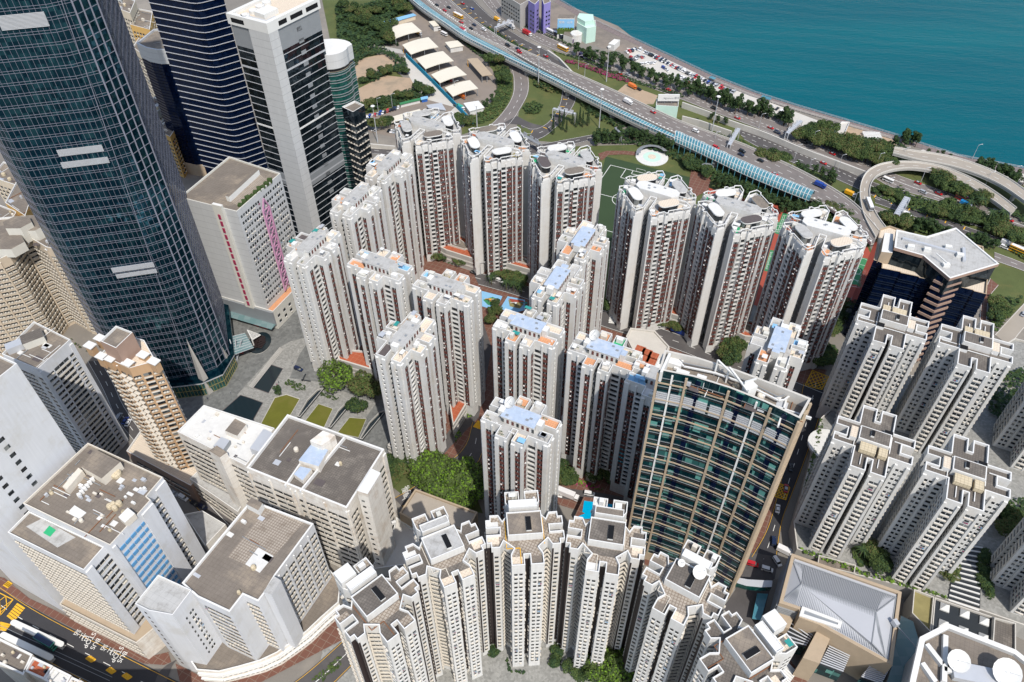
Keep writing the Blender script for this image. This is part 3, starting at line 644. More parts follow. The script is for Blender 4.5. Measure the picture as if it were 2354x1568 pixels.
def grid_bars(mb, a, b, z0, z1, dz, du, mat, t=.16, d=.14, hmat=None, double=0., ht=None):
    """mullions on the wall a->b (outside on the right)"""
    dx, dy = b[0]-a[0], b[1]-a[1]; L = math.hypot(dx, dy); dx /= L; dy /= L; nx, ny = dy*d/2, -dx*d/2
    if du:
        n = max(1, round(L/du))
        for k in range(n+1): u = L*k/n; x, y = a[0]+dx*u+nx, a[1]+dy*u+ny; mb.bar((x, y, z0), (x, y, z1), t, d, mat)
    if dz:
        z = z0
        while z <= z1+.01:
            for o in ((0, double) if double else (0,)): mb.bar((a[0]+nx*1.2, a[1]+ny*1.2, z+o), (b[0]+nx*1.2, b[1]+ny*1.2, z+o), d*1.2, ht or t, hmat or mat)
            z += dz
def boxes(root, name, lst, mat, top=None):
    for (cx, cy, cz, a, b, h, rot) in lst: mb = MB(); mb.box((cx, cy, cz), (a, b, h), mat, rot, top); mb.build(name, root)
def roofjunk(root, c, poly, z, seed, n, sc=1.):
    """pipes, tanks, fans and boxes scattered over a flat roof given by 4 corners"""
    rnd = random.Random(seed); L = loc(poly, c)
    def pt(): u, v = rnd.uniform(.08, .92), rnd.uniform(.08, .92); return tuple((1-u)*(1-v)*L[0][i]+u*(1-v)*L[1][i]+u*v*L[2][i]+(1-u)*v*L[3][i] for i in (0, 1))
    ang = math.atan2(L[1][1]-L[0][1], L[1][0]-L[0][0])
    for k in range(n):
        x, y = pt(); t = rnd.random(); mb = MB()
        if t < .3: mb.box((x, y, z), (rnd.uniform(.9, 2.2)*sc, rnd.uniform(.8, 1.6)*sc, rnd.uniform(.8, 1.8)*sc), rnd.choice(('white_trim', 'cream_trim', 'aluminium')), ang); mb.build('roof_box', root)
        elif t < .45: R_ = rnd.uniform(.6, 1.2)*sc; mb.lathe((x, y, z), [(R_, 0), (R_, 1.2*sc), (R_*.8, 1.6*sc), (R_*.5, 1.7*sc)], rnd.choice(('cream_trim', 'water_tank'))); mb.build('cooling_tower', root)
        elif t < .8:
            l = rnd.uniform(3, 12)*sc; a = ang+rnd.choice((0, math.pi/2)); mb.bar((x-math.cos(a)*l/2, y-math.sin(a)*l/2, z+.3), (x+math.cos(a)*l/2, y+math.sin(a)*l/2, z+.3), .22, .22, rnd.choice(('white_trim', 'rust', 'steel_grey'))); mb.build('pipe', root)
        else: mb.box((x, y, z), (rnd.uniform(1.5, 4)*sc, rnd.uniform(1, 3)*sc, .15), rnd.choice(('pale_tile', 'aluminium', 'dark_tile')), ang); mb.build('roof_hatch', root)
Q2 = lambda r_, c_, pts, z: [P(*q(c_, r_, x, y), z) for x, y in pts]
# ---- teal glass tower (far left), nearly as high as the camera
gt_in = [(-198, 272), (-194, 264), (-187.5, 258.8), (-182.5, 257.2), (-153.2, 263.9), (-146.6, 268), (-142.6, 276.5), (-157, 321), (-208, 306)]
gt = [(x, y) for x, y in gt_in]; c = cen(gt); HG_ = 294.
r = thing('glass_tower', 'very tall teal glass tower with a fine mullion grid filling the left side', 'skyscraper', (c[0], c[1], 0))
L = loc(gt, c); mb = MB(); bodyring(mb, L, 9, HG_, 2, 'tower_glass', 'aluminium', 'roof_grey', .5); mb.build('curtain_wall', r)
mb = MB()
for i in range(len(L)):
    a, b = L[i], L[(i+1) % len(L)]
    if i == 5: grid_bars(mb, a, b, 9, HG_, 4.2, 3.0, 'mullion', .9, .1, 'mullion', ht=.2)
    else: grid_bars(mb, a, b, 9, HG_, 4.2, 1.9, 'mullion', .09, .08, 'mullion', .95, ht=.10)
mb.build('mullion', r)
base = [(x*1.06, y*1.06) for x, y in L]; base[3] = (base[3][0]-1, base[3][1]-3.5); base[4] = (base[4][0], base[4][1]-5.5); base[5] = (base[5][0]+1.8, base[5][1]-4)
mb = MB(); mb.prism(base, 0, 8.2, 'green_glass', 'aluminium')
for i in range(2, 6): grid_bars(mb, base[i], base[i+1], 0, 8.2, 4.1, 1.6, 'olive_floor', .2, .2)
mb.build('lobby', r)
mb = MB(); mb.prism([(x*1.02, y*1.02) for x, y in base], 8.2, 9.0, 'aluminium', 'tower_glass'); mb.build('canopy', r)
def strut(top, foot, name):
    (fx, fy), zt = P(*foot, 0), 0; fx -= c[0]; fy -= c[1]
    tz = Ht(top, foot); mb = MB(); w_ = 1.9
    s, z = fx, fy; d = math.hypot(fx, fy); ux, uy = fx/d, fy/d; vx, vy = -uy, ux
    b0 = [(fx+vx*w_, fy+vy*w_), (fx-vx*w_, fy-vy*w_), (fx-vx*w_-ux*5, fy-vy*w_-uy*5), (fx+vx*w_-ux*5, fy+vy*w_-uy*5)]
    t0 = (fx-ux*3.2, fy-uy*3.2)
    for k in range(4): a, b = b0[k], b0[(k+1) % 4]; mb.face([(*b, 0), (*a, 0), (*t0, tz)], 'concrete')
    mb.build('strut', r)
strut(q(0, 1, 1330, 780), q(0, 1, 1462, 1140), 'a'); strut(q(0, 1, 1455, 575), q(0, 1, 1612, 972), 'b')
pa, pb = gt[3], gt[4]
def face_pt(px, py): s, z = onplane(px, py, pa, pb); dx, dy = (pb[0]-pa[0])/30.05, (pb[1]-pa[1])/30.05; return (pa[0]+dx*s+dy*.35-c[0], pa[1]+dy*s-dx*.35-c[1], z)
for (x0, y0), (x1, y1), hh in (((0, 58), (106, 38), 4.6), ((136, 358), (234, 333), 2.6), ((144, 384), (248, 362), 2.4), ((260, 626), (352, 602), 2.4), ((270, 640), (358, 616), 2.0)):
    a, b = face_pt(x0, y0), face_pt(x1, y1); z = (a[2]+b[2])/2; mb = MB()
    for k in range(12): mb.bar((a[0], a[1], z-hh/2+hh*k/11), (b[0], b[1], z-hh/2+hh*k/11), .25, hh/22, 'aluminium')
    mb.face([(a[0], a[1], z-hh/2), (b[0], b[1], z-hh/2), (b[0], b[1], z+hh/2), (a[0], a[1], z+hh/2)], 'steel_grey'); mb.build('louvre', r)
a, b = face_pt(157, 0), face_pt(443, 870); mb = MB(); mb.bar((*a[:2], 230), b, .2, .2, 'mullion'); mb.build('fold_line', r)
# ---- black banded office tower
F = P(572, 428, 0); Lf = P(474, 404, 0); Rt = P(622, 410, 0); bk = (Lf[0]+Rt[0]-F[0], Lf[1]+Rt[1]-F[1])
ch = lambda A, B, t: (A[0]+(B[0]-A[0])*t, A[1]+(B[1]-A[1])*t)
poly = [Lf, ch(F, Lf, .12), ch(ch(F, Lf, .06), ch(F, Rt, .1), .5), ch(F, Rt, .2), Rt, bk]
c = cen(poly); r = thing('office_tower', 'tall black glass office tower with thin white floor bands beside the white framed one', 'skyscraper', (c[0], c[1], 0)); L = loc(poly, c)
HO = 190.; mb = MB(); bodyring(mb, L, 0, HO, 1, 'navy_glass', 'aluminium', 'roof_grey'); mb.build('curtain_wall', r)
mb = MB()
for i in range(len(L)):
    grid_bars(mb, L[i], L[(i+1) % len(L)], 8, HO-1, 4.1, 0, 'aluminium', .24, .45, ht=.22); grid_bars(mb, L[i], L[(i+1) % len(L)], 9.3, HO-1, 4.1, 0, 'dark_band', .12, .1, ht=.12)
mb.build('floor_band', r)
# its lower curved wing
hw = Ht((315, 98), (404, 388)); tp = [P(x, y, hw) for x, y in ((314, 99), (335, 109), (360, 114), (392, 113), (400, 60), (352, 68))]
c = cen(tp); L = loc(ccw(tp), c); r = thing('office_block', 'lower dark blue block with a curved pale parapet against the black banded tower', 'office block', (c[0], c[1], 0))
mb = MB(); bodyring(mb, L, 8, hw-9, 0, 'navy_glass', 'navy_glass', 'roof_slab'); bodyring(mb, [(x*1.02, y*1.02) for x, y in L], hw-9, hw-1.2, 1.2, 'panel_grey', 'aluminium', 'roof_slab', .8); mb.build('wall', r)
mb = MB()
for i in range(len(L)): grid_bars(mb, L[i], L[(i+1) % len(L)], 9, hw-10, 2.05, 0, 'navy_glass', .2, .25)
mb.build('floor_band', r); mb = MB(); mb.prism([(x*1.12, y*1.12) for x, y in L], 0, 8, 'tan_stone'); mb.build('podium', r)
boxes(r, 'plant_room', [(2, 3, hw-9, 9, 6, 8, .3)], 'panel_grey', 'roof_slab')
# ---- white framed tower with dark glass (centre left)
hd = 137.; FR, LE, RI = P(612, 55, hd), P(519, 31, hd), P(733, -4, hd); BK = (LE[0]+RI[0]-FR[0], LE[1]+RI[1]-FR[1]); poly = [LE, FR, RI, BK]
c = cen(poly); L = loc(poly, c); r = thing('office_tower', 'tall office tower with a white stone corner column, dark glass sides and roof fans', 'skyscraper', (c[0], c[1], 0))
def insetq(p, d): return inset(p, d)
mb = MB(); G = inset(L, .9); mb.prism(G, 0, hd-6, 'smoke_glass'); mb.build('curtain_wall', r)
mb = MB(); le, fr, ri = L[0], L[1], L[2]
cl = [ch(fr, le, .50), fr, ch(fr, ri, .17), (0, 0), (0, 0)]
in_ = inset(L, 3.5)[1]; mb.prism([cl[0], cl[1], cl[2], (cl[2][0]+(in_[0]-fr[0])*1.0, cl[2][1]+(in_[1]-fr[1])*1.0), in_, (cl[0][0]+(in_[0]-fr[0]), cl[0][1]+(in_[1]-fr[1]))], 0, hd-.1, 'panel_grey'); mb.build('corner_column', r)
mb = MB(); bodyring(mb, [(x*1.004, y*1.004) for x, y in L], hd-5, hd-1.5, 1.6, 'white_paint', 'white_paint', 'cream_tile', 2.2)
for i, (a, b) in enumerate(((L[0], L[1]), (L[1], L[2]))):
    for t0, t1 in (((.1, .42),) if i == 0 else ((.2, .35), (.42, .65), (.72, .95))):
        p0, p1 = ch(a, b, t0), ch(a, b, t1); dx, dy = b[0]-a[0], b[1]-a[1]; l = math.hypot(dx, dy); nx, ny = dy/l*.16, -dx/l*.16
        mb.face([(p0[0]+nx, p0[1]+ny, hd-3.6), (p1[0]+nx, p1[1]+ny, hd-3.6), (p1[0]+nx, p1[1]+ny, hd-1.4), (p0[0]+nx, p0[1]+ny, hd-1.4)], 'black_void')
mb.build('crown', r)
mb = MB()
gl, gf, gr = G[0], G[1], G[2]; two = (MB(), MB())
z = 8
k = 0
while z < hd-16:
    for mb, (a, b) in zip(two, ((ch(gf, gl, .5), gl), (ch(gf, gr, .16), gr))):
        thick = .9 if k in (9, 17, 25) else .22
        mb.bar((a[0], a[1], z), (b[0], b[1], z), .5, thick, 'aluminium' if thick < .5 or k != 17 else 'white_paint')
    z += 4.1; k += 1
two[0].build('floor_band', r); two[1].build('floor_band', r)
mb = MB()
for a, b, t0 in ((gf, gl, .5), (gf, gr, .16)):
    a2 = ch(a, b, t0); dx, dy = b[0]-a[0], b[1]-a[1]; l = math.hypot(dx, dy); sg = 1 if b is gr else -1; nx, ny = dy/l*.2*sg, -dx/l*.2*sg
    for z0_, z1_ in ((hd-16, hd-5), (42, 50)): mb.build('spandrel', r); mb = MB(); mb.face([(a2[0]+nx, a2[1]+ny, z0_), (b[0]+nx, b[1]+ny, z0_), (b[0]+nx, b[1]+ny, z1_), (a2[0]+nx, a2[1]+ny, z1_)][::sg], 'steel_grey')
    for j in range(20): mb.build('spandrel', r); mb = MB(); p0, p1 = ch(a2, b, .42), ch(a2, b, .54); zz = 12+j*6; mb.face([(p0[0]+nx, p0[1]+ny, zz), (p1[0]+nx, p1[1]+ny, zz), (p1[0]+nx, p1[1]+ny, zz+2.2), (p0[0]+nx, p0[1]+ny, zz+2.2)][::sg], 'steel_grey') if b is gr else None
mb.build('spandrel', r)
mid = ch(L[0], L[2], .5)
for (px, py) in ((563, 34), (582, 23), (597, 13), (612, 4)):
    w_ = P(px, py, hd); mb = MB(); mb.lathe((w_[0]-c[0], w_[1]-c[1], hd-1.5), [(2.2, 0), (2.2, 1.6), (1.7, 1.6), (1.6, .9)], 'white_paint', 14); mb.build('cooling_fan', r)
w_ = P(612, 28, hd); mb = MB(); mb.box((w_[0]-c[0], w_[1]-c[1], hd-1.5), (9, 7, 2.6), 'white_paint', math.atan2(L[2][1]-L[1][1], L[2][0]-L[1][0])); mb.build('plant_room', r)
# ---- green curved tower and its stone stack, behind
h3 = 108.; c0 = P(757, 108, h3); c = c0; r = thing('office_tower', 'rounded green glass tower with a pale curved cap behind the white framed one', 'skyscraper', (c[0], c[1], 0))
pl = [(9.5*math.cos(a), 9.5*math.sin(a)) for a in [2*math.pi*k/20 for k in range(20)]]; pl = [(x*1.25 if y > 0 else x, y) for x, y in pl]
mb = MB(); bodyring(mb, pl, 0, h3-10, 0, 'green_glass', 'green_glass', 'roof_slab'); mb.build('curtain_wall', r)
mb = MB(); mb.prism([(x*1.02, y*1.02) for x, y in pl], h3-8, h3, 'panel_grey', 'white_paint'); mb.build('crown', r)
mb = MB()
for i in range(20): grid_bars(mb, pl[i], pl[(i+1) % 20], 6, h3-11, 4.1, 0, 'steel_grey', .2, .3, double=1.4)
mb.build('floor_band', r)
r2, L, c = bld('office_block', 'stepped tan and dark glass office wing right of the green rounded tower', [P(x, y, 88) for x, y in ((786, 250), (812, 262), (838, 246), (815, 236))], 88, 'smoke_glass', 'roof_slab', {0: 'm4 m4', 1: 'm4 m4'}, 3.9, 'beige', cat='office block')
# ---- concrete industrial block with the pink truss
ht = 75.; tp = [P(x, y, ht) for x, y in ((413, 457), (545, 490), (645, 402), (527, 363))]
c = cen(tp); L = loc(tp, c); r = thing('truss_building', 'pale concrete block with a pink steel truss on its side and a roof garden', 'building', (c[0], c[1], 0))
mb = MB(); wins = []; bodyring(mb, L, 12, ht, .9, 'panel_grey', 'pale_wall', 'roof_slab', .5)
facade(mb, wins, L[1], L[2], 14, ht-1, 3.7, '_1 w1.5*4 _.5 w1.5*4 _2.6 w1.5*4 _.6 w1.5*4 _1', 'plain'); mb.build('wall', r); place_windows(r, wins)
mb = MB(); a, b = ch(L[0], L[1], .62), ch(L[0], L[1], .78); dx, dy = L[1][0]-L[0][0], L[1][1]-L[0][1]; l = math.hypot(dx, dy); nx, ny = dy/l, -dx/l
mb.prism(ccw([a, b, (b[0]+nx*1.5, b[1]+ny*1.5), (a[0]+nx*1.5, a[1]+ny*1.5)]), 12, ht+3, 'pale_wall', 'white_trim'); mb.build('stair_tower', r)
for k in range(15):
    mb = MB(); p0, p1 = ch(a, b, .38), ch(a, b, .62); z = 14+k*4.0; mb.prism(ccw([(p0[0]+nx*1.5, p0[1]+ny*1.5), (p1[0]+nx*1.5, p1[1]+ny*1.5), (p1[0]+nx*1.9, p1[1]+ny*1.9), (p0[0]+nx*1.9, p0[1]+ny*1.9)]), z, z+2.6, 'magenta'); mb.build('red_panel', r)
mb = MB(); dx, dy = L[2][0]-L[1][0], L[2][1]-L[1][1]; l = math.hypot(dx, dy); ux, uy = dx/l, dy/l; nx, ny = uy, -ux
A, B = ch(L[1], L[2], .44), ch(L[1], L[2], .58); A = (A[0]+nx*1.2, A[1]+ny*1.2); B = (B[0]+nx*1.2, B[1]+ny*1.2); z0, z1 = 14, 66; n = 9
mb.bar((*A, z0), (*A, z1), .7, .7, 'pink_steel'); mb.bar((*B, z0), (*B, z1), .7, .7, 'pink_steel'); M_ = ch(A, B, .5); mb.bar((*A, z1), (*M_, z1+6), .6, .6, 'pink_steel'); mb.bar((*B, z1), (*M_, z1+6), .6, .6, 'pink_steel')
for k in range(n):
    za, zb = z0+(z1-z0)*k/n, z0+(z1-z0)*(k+1)/n; mb.bar((*A, za), (*B, zb), .45, .45, 'pink_steel'); mb.bar((*B, za), (*A, zb), .45, .45, 'pink_steel'); mb.bar((*A, zb), (*B, zb), .45, .45, 'pink_steel')
mb.build('steel_truss', r)
mb = MB(); gpts = [P(x, y, ht) for x, y in ((530, 465), (556, 476), (624, 422), (598, 402))]; gl_ = loc(gpts, c); mb.prism(gl_, ht, ht+.1, 'roof_tile'); mb.build('roof_garden_floor', r)
for k in range(9): t = k/8; a_ = ch(gl_[1], gl_[2], t); mb = MB(); mb.box((a_[0]-.8, a_[1]+.8, ht+.1), (2.2, 1.8, 1.2+.5*(k % 3)), 'leaf_a', k*.4); mb.build('planter', r)
mb = MB(); e0, e1 = gl_[3], gl_[0]; mb.prism(ccw([e0, e1, (e1[0]-2, e1[1]+1), (e0[0]-2, e0[1]+1)]), ht, ht+3, 'white_paint', 'roof_slab'); mb.build('garden_wall', r)
POD = [P(x, y, 12) for x, y in (q(0, 1, 1490, 475), q(0, 1, 1885, 590), q(0, 1, 2045, 425), q(0, 1, 1900, 330), q(0, 1, 1400, 300))]
r3, L, c = bld('podium_block', 'low podium with a grey metal screen, glass canopy and tiled terrace under the truss block', POD, 12, 'pale_wall', 'orange_tile', {1: '_1 w1.6 _1 w1.6 _1 w1.6 _1 w1.6 _1'}, 4, 'plain', cat='podium')
mb = MB(); a, b = L[0], L[1]; dx, dy = b[0]-a[0], b[1]-a[1]; l = math.hypot(dx, dy); nx, ny = dy/l, -dx/l
mb.prism(ccw([(a[0]+nx*.1, a[1]+ny*.1), (b[0]+nx*.1, b[1]+ny*.1), (b[0]+nx*1, b[1]+ny*1), (a[0]+nx*1, a[1]+ny*1)]), 3.5, 12.6, 'steel_grey'); mb.build('metal_screen', r3)
mb = MB(); mb.prism(ccw([(a[0]+nx*1, a[1]+ny*1), (b[0]+nx*1, b[1]+ny*1), (b[0]+nx*5, b[1]+ny*5), (a[0]+nx*5, a[1]+ny*5)]), 4.2, 4.4, 'hall_glass'); mb.build('glass_canopy', r3)
# ---- weathered industrial blocks, lower left
m_ = [P(x, y, 51) for x, y in ((568, 1080), (798, 1173), (884, 1037), (662, 957))]
r, L, c = bld('industrial_block', 'big weathered white industrial block with a dark roof split by a white wall', m_, 51, 'weathered_white', 'roof_dark', {0: 'p.5 n4 n4 p.5 n4 n4 p.5 _1.5 p.5 n1.5 _.6 p.5 n4 n4 p.5 n4 n4 p.6', 1: 'p.6 m4 _6 m4.5 _.5 n5 p1.5'}, 3.7, 'old', rim=.7, par=1.4, cat='industrial building')
t_ = [P(*q(1, 2, x, y), 58) for x, y in ((105, 248), (180, 272), (270, 125), (205, 95))]; tl = loc(t_, c); mb = MB(); mb.prism(tl, 0, 58, 'weathered_white', 'white_paint'); wins = []
for j in range(13): wins.append((wvar('slit', 1.3, 1.1, STYLE['old']), *ch(tl[0], tl[1], .4), 6+j*3.8, math.atan2(tl[1][1]-tl[0][1], tl[1][0]-tl[0][0])+math.pi))
mb.build('stair_tower', r); place_windows(r, wins)
for pts, z1, top in ((((686, 1058), (732, 1072), (754, 1034), (716, 1020)), 55, 'roof_blue'), (((675, 1090), (695, 1104), (716, 1078), (690, 1072)), 53.5, 'roof_blue'), (((712, 1013), (738, 1024), (757, 1012), (770, 1000), (742, 990)), 58, 'weathered_white')):
    mb = MB(); mb.prism(ccw(loc([P(x, y, z1) for x, y in pts], c)), 51, z1, 'weathered_white', top); mb.build('plant_room', r)
mb = MB()
for a, b in (((655, 1118), (735, 1003)), ((690, 1130), (792, 1006))): p0, p1 = loc([P(*a, 52), P(*b, 52)], c); mb.bar((*p0, 51.8), (*p1, 51.8), .6, 1.6, 'white_trim')
mb.build('roof_wall', r); roofjunk(r, c, m_, 51, 3, 14)
w_ = [P(x, y, 46) for x, y in ((409, 996), (566, 1074), (632, 988), (470, 935))]
r, L, c = bld('industrial_block', 'narrow weathered white block with a bright white planted roof beside the pool lawns', w_, 46, 'weathered_white', 'pale_tile', {0: '_1 n3 n3 n3 n3 _.6 n4 n4 n4', 3: '_1 n4 n4 n4'}, 3.5, 'old', par=1.2, cat='industrial building')
t_ = [P(x, y, 50) for x, y in ((480, 1036), (505, 1052), (522, 1040), (498, 1024))]; mb = MB(); mb.prism(ccw(loc(t_, c)), 0, 50, 'weathered_white', 'roof_slab'); mb.build('stair_tower', r)
for pts, z1, wl, top in ((((517, 990), (545, 1002), (566, 975), (540, 962)), 49, 'weathered_white', 'roof_slab'), (((574, 1030), (600, 1040), (632, 998), (606, 985)), 50.5, 'aluminium', 'aluminium'), (((490, 1025), (512, 1035), (528, 1012), (508, 1004)), 48.5, 'steel_grey', 'aluminium')):
    mb = MB(); mb.prism(ccw(loc([P(x, y, z1) for x, y in pts], c)), 46, z1, wl, top); mb.build('plant_room', r)
roofjunk(r, c, w_, 46, 5, 18, .7); bld('annex', 'low flat roofed annex with dark puddled roof between the two big industrial blocks', Q2(2, 0, ((1275, 420), (1420, 640), (1560, 490), (1400, 395)), 10), 10, 'weathered_white', 'roof_grey', {0: 'n3 n3 n3'}, 3.4)
r, L, c = bld('annex', 'low annex with a grey roof below the white planted roof, blue tarpaulin on top', [P(x, y, 14) for x, y in ((437, 1104), (548, 1180), (566, 1150), (460, 1082))], 14, 'weathered_white', 'roof_grey', {0: 'n4 n4 n4 n4'}, 3.4, 'old', cat='building')
u_ = Q2(2, 0, ((165, 345), (765, 635), (1045, 322), (1015, 296), (1127, 165), (612, -72)), 66)
r, L, c = bld('industrial_block', 'largest industrial block, lower left, cluttered brown roof and blue striped wall panels', u_, 66, 'fresh_white', 'roof_slab', {1: 'p1.2 _10.5 p4.6', 3: 'm1.5 m1.5 p4'}, 3.4, 'old', par=.9, trim='cream_trim', cat='industrial building', pier='fresh_white', place=True)
a, b = L[1], L[2]; dx, dy = b[0]-a[0], b[1]-a[1]; l = math.hypot(dx, dy); nx, ny = dy/l*.3, -dx/l*.3
for j in range(13):
    for t0, t1 in ((.10, .21), (.23, .34), (.36, .47), (.49, .6), (.62, .69)): p0, p1 = ch(a, b, t0), ch(a, b, t1); z = 16+j*3.7; mb = MB(); mb.prism(ccw([(p0[0], p0[1]), (p1[0], p1[1]), (p1[0]+nx, p1[1]+ny), (p0[0]+nx, p0[1]+ny)]), z, z+1.5, 'blue_band'); mb.build('blue_panel', r)
lo = Q2(2, 0, ((60, 545), (583, 805), (722, 645), (205, 398)), 61.5); ll = loc(lo, c); mb = MB(); wins = []; bodyring(mb, ll, 14, 61.5, .9, 'fresh_white', 'white_trim', 'roof_slab', .3)
facade(mb, wins, ll[0], ll[1], 15, 60.5, 3.15, '_.6 m2.6*14 _.8', 'old'); facade(mb, wins, ll[1], ll[2], 15, 60.5, 3.4, 'p4 n3 n3 n3', 'old', 'fresh_white'); mb.build('lower_wing', r); place_windows(r, wins)
pod = [(ll[0][0]-1, ll[0][1]-2.5), (ll[1][0]+2, ll[1][1]-3.5), (ll[2][0]+7, ll[2][1]-2), (ll[2][0]+2, ll[2][1]+8), (ll[3][0], ll[3][1]+5)]; mb = MB(); wins = []; bodyring(mb, pod, 0, 14, .8, 'weathered_white', 'cream_trim', 'tan_stone'); facade(mb, wins, pod[0], pod[1], 3, 14, 3.4, 'm2.4*16', 'old'); mb.build('podium', r); place_windows(r, wins)
pts = loc(Q2(2, 0, ((185, 430), (440, 640), (530, 600), (270, 420)), 61.6), c)
mb = MB(); mb.prism(ccw(loc(Q2(2, 0, ((180, 495), (395, 640), (520, 570), (290, 440)), 61.6), c)), 61.5, 61.6, 'roof_grey'); mb.build('terrace_floor', r)
mb = MB(); mb.prism(ccw(loc(Q2(2, 0, ((298, 540), (345, 565), (385, 520), (340, 490)), 61.7), c)), 61.6, 61.75, 'green_paint'); mb.build('green_mat', r)
mb = MB(); mb.prism(ccw(loc(Q2(2, 0, ((465, 520), (515, 545), (520, 530), (475, 508)), 61.7), c)), 61.6, 62.4, 'leaf_bright'); mb.build('green_awning', r)
for pts, zt, top in ((((560, 85), (700, 165), (830, 50), (650, -40)), 70, 'roof_slab'), (((815, 430), (860, 470), (930, 405), (880, 365)), 69, 'white_paint'), (((430, 220), (460, 240), (570, 110), (540, 90)), 69, 'cream_trim')):
    mb = MB(); mb.prism(ccw(loc(Q2(2, 0, pts, zt), c)), 66, zt, 'cream_trim', top); mb.build('plant_room', r)
mb = MB(); mb.prism(ccw(loc(Q2(2, 0, ((465, 400), (545, 445), (595, 400), (515, 350)), 66.2), c)), 66, 66.3, 'white_paint'); mb.build('roof_hatch', r)
for x, y, R_ in ((797, 130, 1.9), (755, 355, 1.0), (780, 340, .9), (790, 365, 1.), (818, 335, 1.1)):
    w_ = P(*q(0, 2, x, y), 67); mb = MB(); mb.lathe((w_[0]-c[0], w_[1]-c[1], 66), [(R_, 0), (R_*1.05, 1.2), (R_*.8, 1.8), (R_*.3, 1.9)], 'water_tank', 14); mb.build('cooling_tower', r)
for i in range(9):
    x, y = 545+i*18, 275-i*21; w_ = P(*q(0, 2, x, y), 67); mb = MB(); mb.box((w_[0]-c[0], w_[1]-c[1], 66), (1.3, 1., 1.5), 'white_trim', .6); mb.build('air_conditioner', r)
roofjunk(r, c, [u_[0], u_[1], u_[4], u_[5]], 66, 9, 60, .75)
hp = Q2(2, 0, ((1258, 895), (1365, 990), (1588, 1095), (1680, 975), (1785, 1022), (1832, 960), (1905, 838), (2165, 485), (1735, 322)), 48)
r, L, c = bld('industrial_block', 'white block with zigzag piers and a broad brown roof bearing a bright white patch', hp, 48, 'fresh_white', 'roof_slab', {1: '_1 w1.3 n3 n3 n3 _1', 2: '_1', 3: 'm1.6 m1.6 _.5', 6: 'p1 m3 p.4 m3 p.4 m3 p.4 m3 p.4 m3 _.4', 4: '_1', 5: '_1'}, 3.4, 'old', z0=9, wz=11, rim=.6, par=1., cat='industrial building', pier='fresh_white')
fw = loc(Q2(2, 0, ((935, 1035), (1030, 1082), (1195, 1112), (1325, 940), (1095, 835)), 49), c); mb = MB(); wins = []; bodyring(mb, fw, 0, 49, .8, 'fresh_white', 'white_trim', 'roof_grey', .3)
facade(mb, wins, fw[2], fw[3], 12, 46, 3.4, '_3 s1.2 _1 w1.4 w1.2 _3', 'plain'); facade(mb, wins, fw[0], fw[1], 3, 48, 3.4, '_2 s1.6 _2', 'plain'); mb.build('front_wing', r); place_windows(r, wins)
mb = MB(); mb.prism(ccw(loc(Q2(2, 0, ((1690, 755), (1790, 815), (1885, 700), (1780, 640)), 48.1), c)), 48, 48.15, 'pale_tile'); mb.build('roof_patch', r)
mb = MB(); mb.prism(ccw(loc(Q2(2, 0, ((1570, 705), (1800, 800), (2090, 470), (1840, 370)), 48.05), c)), 48, 48.08, 'roof_tile'); mb.build('roof_paving', r)
mb = MB(); mb.prism(ccw(loc(Q2(2, 0, ((1695, 340), (1780, 385), (1810, 335), (1735, 295)), 51.5), c)), 48, 51.5, 'white_paint', 'roof_slab'); mb.build('stair_house', r)
mb = MB(); mb.prism(ccw(loc(Q2(2, 0, ((1815, 945), (1870, 965), (1935, 865), (1890, 838)), 51), c)), 9, 51, 'fresh_white', 'roof_grey'); mb.build('stair_tower', r); roofjunk(r, c, [hp[0], hp[2], hp[7], hp[8]], 48, 12, 10)
# curved podium below it
cv = [(470, 1566), (520, 1570), (567, 1558), (612, 1545), (650, 1527), (688, 1500), (717, 1478), (750, 1446), (788, 1412)]
outer = [P(x, y, 0) for x, y in cv]; inner = Q2(2, 0, ((2350, 880), (2270, 790), (2080, 1010), (1300, 930), (1100, 1100)), 10)
pdm = outer+inner; c = cen(pdm); L = loc(pdm, c); r = thing('curved_podium', 'curved white podium with ribbed bands sweeping round below the zigzag block', 'podium', (c[0], c[1], 0)); mb = MB(); wins = []
bodyring(mb, L, 0, 9.4, 1., 'weathered_white', 'white_trim', 'roof_slab', .5)
for i in range(8): facade(mb, wins, L[i], L[i+1], .5, 7.5, 3.2, 's1.6*4', 'plain')
mb.build('wall', r); mb = MB()
for i in range(8):
    for z in (3.6, 6.8, 8.2): mb.bar((*L[i], z), (*L[i+1], z), 1.4, .5, 'white_trim')
mb.build('band', r); place_windows(r, wins)
# ---- blank walled building, pink and white block, brown tower, fan shaped tower (left edge)
G1 = P(150, 1408, 0); d_ = (u_[5][0]-u_[0][0], u_[5][1]-u_[0][1]); l_ = math.hypot(*d_); d_ = (d_[0]/l_, d_[1]/l_)
s_ = P(177, 1045, 0); den = d_[0]*s_[1]-d_[1]*s_[0]; t_ = (s_[0]*G1[1]-s_[1]*G1[0])/den; G2 = (G1[0]+d_[0]*t_, G1[1]+d_[1]*t_); hb = Ht((37, 843), P(0, 0) and (0, 0)) if False else None
r_ = ray(37, 843); hb = H+r_[2]*math.hypot(*G2)/math.hypot(r_[0], r_[1])
e_ = (-d_[1], d_[0]); poly = [(G1[0]+e_[0]*30, G1[1]+e_[1]*30), G1, G2, (G2[0]+e_[0]*30, G2[1]+e_[1]*30)]
r, L, c = bld('blank_walled_block', 'tall block with a huge patched pale grey wall and two rows of small square windows', poly, hb, 'fresh_white', 'roof_slab', {1: '_7 s2.4 _3 s2.4 _11'}, 4.2, 'plain', cat='building', wz=12)
pw = [P(*q(0, 1, x, y), 67.5) for x, y in ((20, 885), (265, 990), (492, 785), (240, 660))]
